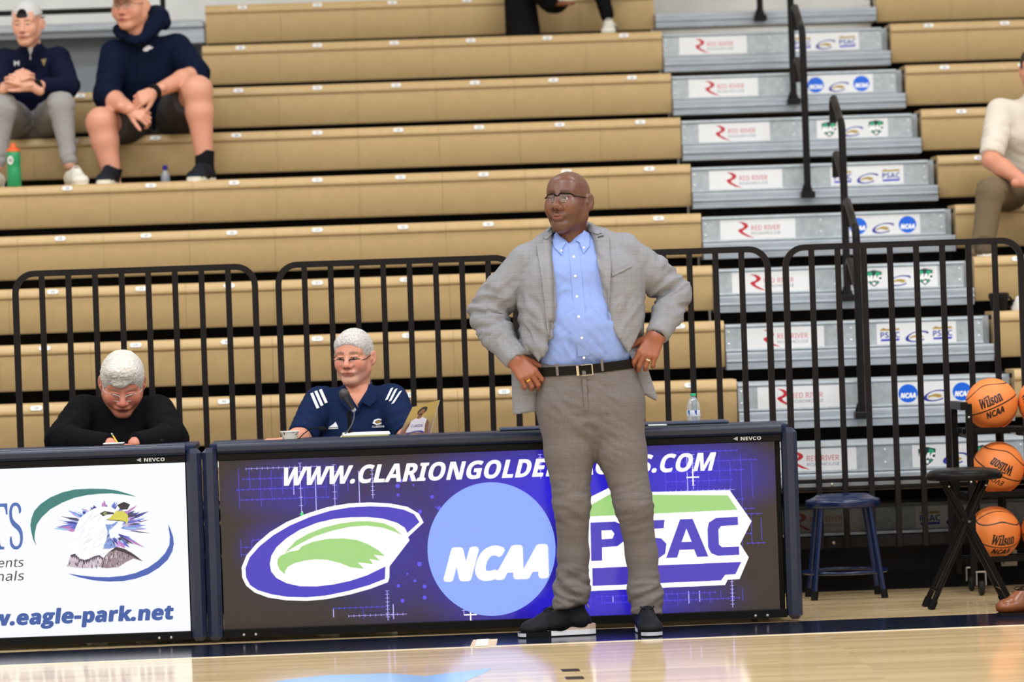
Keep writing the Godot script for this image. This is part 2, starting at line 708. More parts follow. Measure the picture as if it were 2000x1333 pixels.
func build_bleachers() -> void:
	var tan_tex := noise_tex("tan", 256, 0.03, Color(0.955, 0.95, 0.945), Color(1, 1, 1), 4)
	var tan := noisy(c8(202, 172, 122), 0.42, 0.0, tan_tex, Vector3(1.5, 1.5, 1.5), true)
	var steel_tex := noise_tex("steel", 256, 0.035, Color(0.86, 0.87, 0.88), Color(1, 1, 1), 4, Vector2.ONE, 9)
	var steel := noisy(c8(186, 194, 199), 0.4, 0.2, steel_tex, Vector3(2.2, 2.2, 2.2), true)
	var alu := noisy(c8(184, 191, 199), 0.4, 0.15, steel_tex, Vector3(0.6, 3.0, 3.0), true)
	var dark := mat(c8(34, 31, 31), 0.5)   # black paints shade into the gaps under seats and steps; tone of the rails
	var grey := mat(c8(128, 134, 140), 0.6)
	lib["steel"] = steel
	# one moulded seat: rounded nose, recessed front, tapering end
	var sp := [Vector2(-0.30, 0.0), Vector2(-0.04, 0.0)]
	for q in 7:
		var w := PI * 0.5 * q / 6.0
		sp.append(Vector2(-0.036 + 0.036 * sin(w), -0.046 + 0.046 * cos(w)))
	sp.append_array([Vector2(-0.003, -0.052), Vector2(-0.012, -0.056), Vector2(-0.012, -0.222), Vector2(-0.02, -0.234), Vector2(-0.05, -0.234), Vector2(-0.29, -0.03), Vector2(-0.30, -0.02)])
	var seat_mesh := profile_x(sp, 0.0006, SEAT - 0.0006).done()
	var plate := MB.new()
	var pw := rrect(-0.029, -0.0125, 0.058, 0.025, 0.0124, 6)
	plate.slab(pw, 0.0, 0.0025, Transform3D(Basis(Vector3.RIGHT, -0.42), Vector3(SEAT * 0.5, -0.0205, -0.0035)), Rect2(-0.029, -0.0125, 0.058, 0.025))
	var plate_mesh := plate.done()
	for i in 11:
		for side in 2:
			var left := side == 0
			var n := 10 if left else 5
			if left and i >= 9:
				n = 6
			var t := thing("bleacher_row", "%s row of tan plastic bleacher seats, %s of the metal aisle" % [ORD[i], "left" if left else "right"], "bleachers", Vector3(0.0 if left else AISLE, row_y(i) + 0.025, row_z(i)), "tan bleacher rows")
			for j in n:
				var s := MeshInstance3D.new()
				s.name = "seat"
				s.mesh = seat_mesh
				s.material_override = tan
				t.add_child(s, true)
				s.position.x = -(j + 1) * SEAT if left else j * SEAT
				var p := MeshInstance3D.new()
				p.name = "number_plate"
				p.mesh = plate_mesh
				p.material_override = plate_mat(35 - j if left else 90 + j)
				s.add_child(p, true)
			var x0 := -n * SEAT if left else 0.0
			var x1 := 0.0 if left else n * SEAT
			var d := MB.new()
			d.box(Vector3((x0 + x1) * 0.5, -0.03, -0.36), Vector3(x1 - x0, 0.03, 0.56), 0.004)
			part(t, "deck", d, dark)  # deck darkened so that the gap above it looks shaded
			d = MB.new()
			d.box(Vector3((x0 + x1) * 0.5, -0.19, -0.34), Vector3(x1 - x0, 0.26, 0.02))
			part(t, "gap_shade_sheet", d, dark)  # dark sheet added behind the seat gap, its colour standing for shade
	# the wide platform at the top left, where two rows are left out
	var t := thing("top_platform", "grey metal platform with a raised edge at the top left of the bleachers", "platform", Vector3(-2.75, 0, 0))
	var pl := MB.new()
	pl.box(Vector3(-1.1, row_y(10) - 0.086, -5.27), Vector3(2.2, 0.055, 0.78), 0.012)
	part(t, "deck", pl, alu)
	pl = MB.new()
	pl.box(Vector3(-0.14, row_y(10) - 0.16, -4.95), Vector3(0.28, 0.09, 0.12), 0.006)
	part(t, "edge_plate", pl, alu)
	pl = MB.new()
	pl.box(Vector3(-1.1, row_y(10) - 0.34, -5.1), Vector3(2.2, 0.46, 0.03))
	part(t, "back_panel", pl, grey)
	pl = MB.new()
	pl.box(Vector3(-1.1, row_y(10) - 0.13, -5.0), Vector3(2.2, 0.03, 0.2))
	part(t, "support_beam", pl, grey)
	pl = MB.new()
	pl.box(Vector3(-1.1, row_y(8) + 0.02, -4.67), Vector3(2.2, 0.03, 0.8))
	part(t, "lower_deck", pl, grey)
	var rl := thing("platform_rail", "black bottom bar and post of a railing on the top left platform", "railing", Vector3(-3.0, 0, 0))
	var black := mat(c8(28, 27, 27), 0.45)
	var rb := MB.new()
	rb.box(Vector3(-0.55, row_y(10) + 0.018, -4.93), Vector3(1.1, 0.032, 0.03), 0.004)
	part(rl, "bottom_bar", rb, black)
	rb = MB.new()
	rb.box(Vector3(0, row_y(10) + 0.30, -4.93), Vector3(0.032, 0.62, 0.032), 0.004)
	part(rl, "post", rb, black)
	rb = MB.new()
	rb.box(Vector3(0.008, row_y(10) - 0.02, -4.93), Vector3(0.05, 0.045, 0.06), 0.004)
	part(rl, "foot", rb, black)
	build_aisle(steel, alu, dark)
	# black skirt under the first row
	var sk := thing("bleacher_skirt", "black panel closing the front of the bleachers down to the floor", "skirt panel", Vector3(0, 0, 1.15))
	var s := MB.new()
	s.box(Vector3(-0.6, 0.128, 0), Vector3(9.4, 0.256, 0.03))
	part(sk, "lower_panel", s, mat(c8(14, 12, 12), 0.6))
	s = MB.new()
	s.box(Vector3(-0.6, 0.262, -0.06), Vector3(9.4, 0.014, 0.14), 0.003)
	part(sk, "ledge", s, mat(c8(120, 122, 124), 0.5, 0.3))
	s = MB.new()
	s.box(Vector3(-0.6, 0.478, -0.19), Vector3(9.4, 0.016, 0.62))
	part(sk, "front_deck", s, mat(c8(96, 76, 54), 0.7))
	s = MB.new()
	s.box(Vector3(-0.6, 0.498, -0.18), Vector3(9.4, 0.02, 0.64), 0.003)
	part(sk, "deck_plate", s, mat(c8(120, 124, 128), 0.5, 0.2))
	# plug plate on the skirt by the ball rack
	var ob := thing("outlet_box", "grey metal plug plate on the black skirt behind the ball rack", "outlet box", Vector3(1.13, 0.125, 1.172))
	s = MB.new()
	s.box(Vector3.ZERO, Vector3(0.075, 0.075, 0.012), 0.003)
	part(ob, "plate", s, mat(c8(150, 146, 138), 0.5, 0.4))
	s = MB.new()
	s.box(Vector3(0.012, 0.01, 0.009), Vector3(0.012, 0.05, 0.012), 0.002)
	part(ob, "plug", s, mat(c8(95, 60, 42), 0.6))
	s = MB.new()
	s.lathe([Vector2(0, 0.012), Vector2(0.004, 0.01), Vector2(0.005, 0)], 10, Vector3(-0.025, -0.02, 0.006), Basis(Vector3.RIGHT, PI / 2))
	part(ob, "screw", s, mat(c8(90, 90, 88), 0.4, 0.6))

func logo_c(p: Pic, o: Vector2, s: float) -> void:
	# the ring-shaped letter with a bird's head inside, on a small sticker
	var blue := c8(38, 48, 150)
	var gold := c8(176, 146, 66)
	p.t = Transform2D(0, Vector2(s, s), 0, o)
	var q := PackedVector2Array()
	for a in SCREEN.c_blue.size() / 2:
		q.append(Vector2(SCREEN.c_blue[a * 2], SCREEN.c_blue[a * 2 + 1]))
	p.poly(q, blue)
	q = PackedVector2Array()
	for a in SCREEN.c_bird.size() / 2:
		q.append(Vector2(SCREEN.c_bird[a * 2], SCREEN.c_bird[a * 2 + 1]))
	p.poly(q, gold)
	p.t = Transform2D.IDENTITY

func draw_psac(p: Pic, o: Vector2, s: float) -> void:
	p.t = Transform2D(0, Vector2(s, s), 0, o)
	p.poly(PackedVector2Array([Vector2(4, 24), Vector2(22, 12), Vector2(40, 20), Vector2(118, 16), Vector2(122, 30), Vector2(4, 32)]), c8(176, 146, 66))
	p.text("PSAC", font(true), Rect2(4, 40, 118, 38), c8(38, 52, 160))
	p.poly(PackedVector2Array([Vector2(6, 86), Vector2(122, 84), Vector2(116, 98), Vector2(6, 99)]), c8(38, 52, 190))
	p.t = Transform2D.IDENTITY

func draw_ncaa(p: Pic, o: Vector2, s: float) -> void:
	p.t = Transform2D(0, Vector2(s, s), 0, o)
	p.ell(Vector2(60, 60), Vector2(60, 60), c8(0, 100, 222))
	p.text("NCAA", font(true), Rect2(14, 58, 94, 32), Color.WHITE, 0.15, 2.0)
	p.t = Transform2D.IDENTITY

func draw_mac(p: Pic, o: Vector2, s: float) -> void:
	p.t = Transform2D(0, Vector2(s, s), 0, o)
	p.poly(PackedVector2Array([Vector2(4, 14), Vector2(60, 0), Vector2(116, 14), Vector2(112, 66), Vector2(92, 98), Vector2(60, 124), Vector2(28, 98), Vector2(8, 66)]), c8(24, 52, 62))
	p.poly(PackedVector2Array([Vector2(14, 20), Vector2(44, 12), Vector2(50, 40), Vector2(16, 52)]), c8(40, 170, 120))
	p.poly(PackedVector2Array([Vector2(106, 20), Vector2(76, 12), Vector2(70, 40), Vector2(104, 52)]), c8(40, 170, 120))
	p.poly(PackedVector2Array([Vector2(50, 90), Vector2(70, 90), Vector2(72, 104), Vector2(60, 114), Vector2(48, 104)]), Color.WHITE)
	p.poly(PackedVector2Array([Vector2(24, 82), Vector2(44, 88), Vector2(44, 102), Vector2(34, 96)]), c8(40, 170, 120))
	p.poly(PackedVector2Array([Vector2(96, 82), Vector2(76, 88), Vector2(76, 102), Vector2(86, 96)]), c8(40, 170, 120))
	p.text("MAC", font(true), Rect2(10, 42, 98, 38), Color.WHITE, 0.15, 3.0)
	p.t = Transform2D.IDENTITY

func sticker_tex(kind: int) -> ImageTexture:
	var p := Pic.new(512, 150, c8(232, 233, 234))
	if kind == 3:
		var red := c8(190, 28, 46)
		p.poly(PackedVector2Array([Vector2(122, 14), Vector2(160, 18), Vector2(188, 34), Vector2(192, 52), Vector2(176, 66), Vector2(152, 78), Vector2(158, 92), Vector2(190, 112), Vector2(232, 134), Vector2(180, 122), Vector2(138, 98), Vector2(120, 78), Vector2(128, 68), Vector2(154, 60), Vector2(164, 46), Vector2(152, 30)]), red)
		p.text("RED RIVER", font(false), Rect2(212, 44, 196, 34), c8(200, 70, 84))
		p.text("ROADHOUSE", font(false), Rect2(212, 90, 196, 20), c8(120, 124, 138))
	else:
		logo_c(p, Vector2(164, 12), 0.235)
		for x in [28, 366]:
			if kind == 0:
				draw_psac(p, Vector2(x - 8, 16), 1.05)
			elif kind == 1:
				draw_mac(p, Vector2(x + 4, 14), 0.95)
			else:
				draw_ncaa(p, Vector2(x, 14), 1.0)
	return p.tex()

func build_aisle(steel: Material, alu: Material, dark: Material) -> void:
	var prints := []
	for k in 4:
		prints.append(print_mat(sticker_tex(k), 0.35))
	# ribbed aluminium step front: two ridges and a foot
	var sp := [Vector2(-0.25, 0.0), Vector2(0.035, 0.0), Vector2(0.048, -0.005), Vector2(0.05, -0.012), Vector2(0.044, -0.03), Vector2(0.044, -0.036), Vector2(0.054, -0.040), Vector2(0.055, -0.046), Vector2(0.045, -0.054), Vector2(0.042, -0.086), Vector2(-0.25, -0.086)]
	var step_mesh := profile_x(sp, 0.004, AISLE - 0.012).done()
	var rp := [Vector2(-0.5, 0.004), Vector2(-0.008, 0.004), Vector2(0.004, 0.0), Vector2(0.006, -0.008), Vector2(0.0, -0.014), Vector2(-0.004, -0.018), Vector2(-0.004, -0.122), Vector2(0.004, -0.128), Vector2(0.004, -0.134), Vector2(-0.02, -0.134), Vector2(-0.02, -0.022), Vector2(-0.5, -0.022)]
	var riser_mesh := profile_x(rp, 0.004, 1.312).done()
	var back := MB.new()
	back.box(Vector3(AISLE * 0.5, -0.07, -0.12), Vector3(AISLE - 0.02, 0.15, 0.012))
	var back_mesh := back.done()
	var st := MB.new()
	st.slab(rrect(0.0, 0.0, 0.405, 0.112, 0.002, 2), 0.0, 0.0015, Transform3D.IDENTITY, Rect2(0, 0, 0.405, 0.112))
	var st_mesh := st.done()
	var rv := MB.new()
	rv.lathe([Vector2(0, 0.004), Vector2(0.004, 0.0035), Vector2(0.0068, 0.001), Vector2(0.007, 0)], 10, Vector3.ZERO, Basis(Vector3.RIGHT, PI / 2))
	var rv_mesh := rv.done()
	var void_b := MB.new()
	void_b.box(Vector3(AISLE * 0.5, -0.2, -0.2), Vector3(AISLE, 0.3, 0.01))  # black sheet added so the slot between steps reads as deep shade
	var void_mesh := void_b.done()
	for i in 11:
		var t := thing("aisle_step", "%s metal aisle step%s" % [ORD[i], " against the white wall" if i == 10 else " with a sponsor sticker and a strip of %s emblems" % ["PSAC", "MAC shield", "blue NCAA disc"][i % 3]], "step", Vector3(0, row_y(i), row_z(i)), "metal aisle steps")
		var s := part(t, "tread_front", step_mesh, alu)
		s.position.y = -0.138 if i < 10 else -0.118
		if i == 10:
			continue
		part(t, "gap_shade_sheet", void_mesh, dark)
		var r := part(t, "riser_panel", riser_mesh, steel)
		part(t, "back_plate", back_mesh, lib.steel)
		for q in [[0.1, 3], [0.772, i % 3]]:
			var d := part(r, "sticker", st_mesh, prints[q[1]])
			d.position = Vector3(q[0], -0.13, -0.004)
		for x in [0.02, 0.642, 1.292]:
			for y in [-0.035, -0.095]:
				part(r, "rivet", rv_mesh, mat(c8(225, 228, 230), 0.3, 0.6)).position = Vector3(x, y, -0.004)
	# centre handrails, one on every second step
	var black := mat(c8(30, 28, 29), 0.35)
	for i in [2, 4, 6, 8, 10]:
		var t := thing("aisle_handrail", "black hooked aisle handrail standing on the %s metal step" % ORD[i], "handrail", Vector3([0.60, 0.69, 0.632, 0.70, 0.64][(i - 2) / 2], row_y(i) - 0.17, row_z(i) + 0.1), "black aisle handrails")
		var b := MB.new()
		b.box(Vector3(0, 0.0, 0.0), Vector3(0.075, 0.035, 0.08), 0.004)
		part(t, "foot_plate", b, black)
		b = MB.new()
		b.slab(PackedVector2Array([Vector2(-0.036, 0.0), Vector2(0.036, 0.0), Vector2(0.02, 0.06), Vector2(-0.02, 0.06)]), -0.03, -0.022)
		part(t, "gusset", b, black)
		b = MB.new()
		var path := [Vector3(0, 0, 0), Vector3(0, 0.86, 0)]
		path.append_array(arc(Vector3(0, 0.86, -0.07), Vector3(0, 0, 1), Vector3(0, 1, 0), 0.07).slice(1))
		path.append_array([Vector3(0, 0.98, -0.16), Vector3(0, 1.055, -0.32)])
		path.append_array(arc(Vector3(0, 1.005, -0.34), Vector3(0, 1, 0), Vector3(0, 0, -1), 0.05).slice(1))
		path.append(Vector3(0, 0.93, -0.39))
		b.tube(path, 0.0195, 12, Vector3.RIGHT)
		part(t, "post_and_grip", b, black)
		b = MB.new()
		path = [Vector3(0, 0.60, 0), Vector3(0, 0.64, -0.06), Vector3(0, 0.76, -0.29)]
		path.append_array(arc(Vector3(0, 0.72, -0.31), Vector3(0, 1, 0), Vector3(0, 0, -1), 0.04).slice(1))
		path.append(Vector3(0, 0.64, -0.35))
		b.tube(path, 0.0185, 12, Vector3.RIGHT)
		part(t, "lower_loop", b, black)

func build_guard_rails() -> void:
	var black := mat(c8(34, 31, 31), 0.5)
	var h := 0.014
	var prof := PackedVector2Array([Vector2(-h, -h), Vector2(h, -h), Vector2(h, h), Vector2(-h, h)])
	var words := ["behind the man writing in black", "behind the announcer at the microphone", "behind the standing man in grey", "behind the blue stool"]
	var k := 0
	for q in [[-3.392, -2.302], [-2.195, -1.115], [-1.03, 0.046], [0.128, 1.212]]:
		var x0: float = q[0]
		var x1: float = q[1]
		var t := thing("guard_rail", "black barred guard rail with rounded corners " + words[k], "railing", Vector3(x0, 0, 1.3), "black guard rails along the bleacher front")
		k += 1
		var w := x1 - x0
		var top := 1.592
		var r := 0.088
		var b := MB.new()
		var path := [Vector3(0, 0.2, 0), Vector3(0, top - r, 0)]
		path.append_array(arc(Vector3(r, top - r, 0), Vector3(-1, 0, 0), Vector3(0, 1, 0), r, 8).slice(1))
		path.append_array(arc(Vector3(w - r, top - r, 0), Vector3(0, 1, 0), Vector3(1, 0, 0), r, 8))
		path.append(Vector3(w, 0.2, 0))
		b.sweep(path, prof, Vector3(0, 0, 1))
		part(t, "frame", b, black)
		var bm := MB.new()
		bm.box(Vector3(0, (top + 0.2) * 0.5, 0), Vector3(0.0258, top - 0.2 - 0.01, 0.024), 0.002)
		var bmesh := bm.done()
		for j in 8:
			part(t, "bar", bmesh, black).position.x = w * (j + 1) / 9.0
		for x in [0.1, w - 0.1]:
			b = MB.new()
			b.box(Vector3(x, 0.232, -0.07), Vector3(0.04, 0.04, 0.12), 0.003)
			part(t, "bracket", b, black)
		for y in [0.5, 0.232]:
			b = MB.new()
			b.box(Vector3(w * 0.5, y, -0.018), Vector3(w + 0.03, 0.052, 0.012), 0.003)
			var lr := part(t, "lower_rail", b, black)
			for x in [0.12, w - 0.3]:
				b = MB.new()
				b.lathe([Vector2(0, 0.010), Vector2(0.005, 0.009), Vector2(0.008, 0.004), Vector2(0.008, 0)], 8, Vector3(x + 0.06, y, -0.012), Basis(Vector3.RIGHT, PI / 2))
				part(lr, "bolt", b, mat(c8(190, 185, 165), 0.35, 0.7))

# ================================================================== scorer's tables
const SCREEN := {
"c_white": [745, 255, 729, 222, 687, 195, 626, 181, 552, 174, 471, 175, 391, 186, 316, 207, 241, 235, 178, 270, 127, 311, 89, 353, 70, 396, 71, 433, 85, 464, 115, 490, 163, 510, 231, 523, 305, 528, 379, 524, 466, 510, 541, 492, 606, 470, 612, 453, 614, 412, 691, 319, 686, 307],
"c_blue": [729, 253, 711, 224, 674, 206, 619, 194, 551, 189, 477, 190, 403, 200, 328, 220, 253, 249, 190, 283, 139, 321, 102, 360, 85, 399, 86, 433, 100, 462, 127, 481, 176, 498, 237, 510, 305, 514, 379, 510, 460, 496, 535, 478, 595, 457, 598, 412, 530, 442, 468, 460, 405, 471, 344, 476, 282, 473, 233, 460, 197, 440, 178, 415, 174, 387, 181, 356, 201, 326, 239, 294, 289, 265, 352, 242, 414, 230, 476, 226, 538, 227, 599, 236, 648, 253, 675, 272, 684, 291],
"c_cres": [664, 299, 635, 271, 598, 253, 549, 244, 500, 242, 438, 248, 376, 261, 320, 281, 275, 304, 244, 334, 231, 352, 250, 337, 287, 317, 344, 291, 412, 272, 475, 261, 536, 259, 598, 270, 641, 287],
"c_bird": [231, 352, 287, 329, 337, 311, 387, 303, 448, 303, 498, 311, 540, 329, 576, 352, 597, 373, 557, 367, 578, 389, 541, 382, 553, 401, 498, 393, 519, 417, 471, 410, 433, 393, 384, 379, 341, 376, 304, 379, 266, 387, 241, 399, 230, 414, 228, 426, 210, 410, 202, 388, 204, 370, 215, 358],
"c_eye": [249, 345, 265, 335, 278, 334, 296, 322, 284, 339, 268, 342],
"p_white": [1345, 219, 1351, 188, 1429, 153, 1447, 171, 1877, 177, 1954, 294, 1909, 376, 1939, 427, 1902, 506, 1858, 507, 1848, 526, 1341, 530],
"p_green": [1358, 216, 1432, 177, 1869, 196, 1903, 250, 1358, 255],
"p_band": [1360, 446, 1910, 443, 1887, 487, 1849, 488, 1833, 508, 1359, 511],
"arcg": [481, 289, 471, 268, 465, 241, 462, 214, 467, 188, 478, 161, 501, 137, 537, 114, 581, 97, 626, 88, 678, 87, 735, 90, 779, 98, 822, 113, 846, 123, 800, 113, 756, 107, 713, 107, 669, 110, 625, 118, 580, 134, 536, 157, 504, 185, 485, 211, 477, 242, 475, 264],
"arcb": [956, 228, 964, 246, 972, 273, 974, 300, 968, 327, 950, 358, 918, 386, 878, 409, 833, 423, 789, 430, 737, 430, 684, 424, 632, 411, 589, 395, 637, 404, 685, 411, 737, 414, 790, 411, 834, 402, 879, 384, 914, 361, 942, 333, 958, 304, 961, 273],
"head": [639, 194, 666, 173, 693, 160, 724, 154, 755, 157, 772, 170, 769, 194, 753, 203, 736, 204, 722, 210, 731, 220, 753, 221, 743, 238, 738, 256, 746, 278, 759, 297, 765, 306, 745, 314, 727, 318, 705, 331, 687, 334, 669, 343, 652, 347, 634, 341, 617, 323, 601, 304, 601, 287, 615, 260, 621, 234],
"beak": [749, 196, 772, 172, 798, 173, 813, 189, 814, 209, 807, 227, 803, 211, 779, 207, 753, 205, 736, 202],
"back": [703, 375, 718, 345, 740, 321, 765, 306, 793, 312, 819, 326, 840, 342, 860, 360, 827, 349, 800, 361, 773, 378, 729, 381],
"chest": [587, 369, 604, 327, 617, 323, 634, 341, 652, 347, 669, 343, 687, 334, 705, 331, 718, 345, 703, 375, 659, 378, 616, 374],
"throat": [731, 220, 753, 221, 779, 208, 770, 221, 743, 243, 746, 270, 767, 306, 741, 310, 719, 309, 733, 274, 738, 247],
}

func shape(key: String) -> PackedVector2Array:
	var q := PackedVector2Array()
	var a: Array = SCREEN[key]
	for i in a.size() / 2:
		q.append(Vector2(a[i * 2], a[i * 2 + 1]))
	return q

func team_screen() -> ImageTexture:
	var p := Pic.new(4096, 1248, c8(30, 22, 24))
	p.t = Transform2D(0, Vector2(2, 2), 0, Vector2.ZERO)   # drawn twice as large, then reduced for clean edges
	# blue glows of the picture shown
	var glows := [[300, 120, 330, 170, 0.6], [1250, 150, 700, 260, 1.0], [640, 330, 340, 340, 0.65], [1300, 560, 680, 170, 0.95], [220, 330, 200, 160, 0.65], [1680, 120, 460, 190, 0.95], [1020, 380, 480, 360, 0.9]]
	for y in range(0, 624, 4):
		for x in range(0, 2048, 4):
			var f := 0.0
			for g in glows:
				var dx: float = (x - g[0]) / float(g[2])
				var dy: float = (y - g[1]) / float(g[3])
				f = maxf(f, g[4] * maxf(0.0, 1.0 - (dx * dx + dy * dy)))
			p.rect(x, y, 4, 4, c8(30, 22, 24).lerp(c8(34, 22, 214), f))
	var rng := RandomNumberGenerator.new()
	rng.seed = 21
	var ln := c8(70, 64, 230)
	var hi := c8(176, 172, 255)
	# patches of measuring grid with ticks
	for g in [[70, 24, 470, 150, 40, 38], [70, 286, 190, 76, 40, 26], [1640, 20, 350, 230, 40, 36], [1880, 256, 110, 150, 36, 36], [1350, 540, 600, 46, 40, 24], [400, 548, 300, 60, 110, 30]]:
		for x in range(g[0], g[0] + g[2], g[4]):
			var c := hi if rng.randf() < 0.22 else ln
			var y0: int = g[1] + rng.randi_range(0, g[3] / 4)
			p.rect(x, y0, 4 if c == hi else 2, rng.randi_range(g[3] / 2, g[3]), c)
		for y in range(g[1] + 10, g[1] + g[3], g[5]):
			var c := hi if rng.randf() < 0.2 else ln
			var x0: int = g[0] + rng.randi_range(-10, 60)
			var w: int = rng.randi_range(g[2] / 2, g[2] - 40)
			p.rect(x0, y, w, 2, c)
			for x in range(x0, x0 + w, 20):
				p.rect(x, y - 4, 2, 10, c)
	for q in [[296, 20, 250], [420, 30, 200], [560, 40, 120], [1180, 20, 90], [1742, 40, 130], [1872, 500, 110], [880, 470, 130], [600, 500, 110]]:
		p.rect(q[0], q[1], 3, q[2], hi)
		for m in 8:
			p.rect(q[0] - 6, q[1] + m * q[2] / 8, 15, 2, hi)
	for q in [[300, 228], [1742, 124], [1900, 440], [905, 600]]:
		p.rect(q[0] - 24, q[1] - 2, 48, 5, Color.WHITE)
		p.rect(q[0] - 2, q[1] - 30, 5, 60, Color.WHITE)
	p.ell(Vector2(299, 208), Vector2(6, 7), c8(60, 220, 120))
	for k in 22:
		p.ell(Vector2(rng.randi_range(640, 820), rng.randi_range(80, 560)), Vector2.ONE * rng.randf_range(3, 9), c8(84, 78, 235), 12)
	# big emblem left
	var white := c8(255, 255, 255)
	var purple := c8(62, 52, 190)
	var green := c8(160, 212, 128)
	p.poly(shape("c_white"), white)
	p.poly(shape("c_blue"), purple)
	p.poly(shape("c_cres"), green)
	p.poly(shape("c_bird"), green)
	p.poly(shape("c_eye"), white)
	# disc
	p.ell(Vector2(991, 362), Vector2(236, 246), c8(138, 170, 252), 90)
	p.text("NCAA", font(true), Rect2(818, 358, 372, 112), white, 0.3, 9.0)
	# conference sign
	p.poly(shape("p_white"), white)
	p.poly(shape("p_green"), green)
	p.poly(shape("p_band"), c8(66, 52, 186))
	var pu := c8(66, 56, 188)
	# letters as broad shapes: P S A C
	p.poly(PackedVector2Array([Vector2(1359, 278), Vector2(1450, 278), Vector2(1478, 292), Vector2(1486, 318), Vector2(1480, 350), Vector2(1455, 368), Vector2(1398, 370), Vector2(1397, 419), Vector2(1357, 419)]), pu)
	p.poly(PackedVector2Array([Vector2(1398, 308), Vector2(1436, 308), Vector2(1446, 322), Vector2(1438, 340), Vector2(1398, 341)]), white)
	p.poly(PackedVector2Array([Vector2(1632, 278), Vector2(1530, 278), Vector2(1504, 294), Vector2(1500, 330), Vector2(1518, 352), Vector2(1586, 364), Vector2(1594, 376), Vector2(1586, 388), Vector2(1506, 390), Vector2(1502, 419), Vector2(1606, 418), Vector2(1630, 402), Vector2(1636, 366), Vector2(1618, 346), Vector2(1548, 334), Vector2(1540, 322), Vector2(1548, 310), Vector2(1628, 308)]), pu)
	p.poly(PackedVector2Array([Vector2(1634, 418), Vector2(1690, 278), Vector2(1736, 278), Vector2(1789, 418), Vector2(1748, 418), Vector2(1738, 390), Vector2(1684, 390), Vector2(1674, 418)]), pu)
	p.poly(PackedVector2Array([Vector2(1692, 362), Vector2(1712, 312), Vector2(1730, 362)]), white)
	p.poly(PackedVector2Array([Vector2(1903, 276), Vector2(1822, 278), Vector2(1796, 294), Vector2(1790, 318), Vector2(1790, 384), Vector2(1800, 406), Vector2(1824, 417), Vector2(1904, 416), Vector2(1904, 386), Vector2(1840, 386), Vector2(1830, 376), Vector2(1830, 320), Vector2(1840, 308), Vector2(1903, 306)]), pu)
	# web address, bold and slanted
	p.text("WWW.CLARIONGOLDENEAGLES.COM", font(true), Rect2(222, 36, 1590, 66), white, 0.28, 1.6)
	p.im.resize(2048, 624, Image.INTERPOLATE_BILINEAR)
	return p.tex()

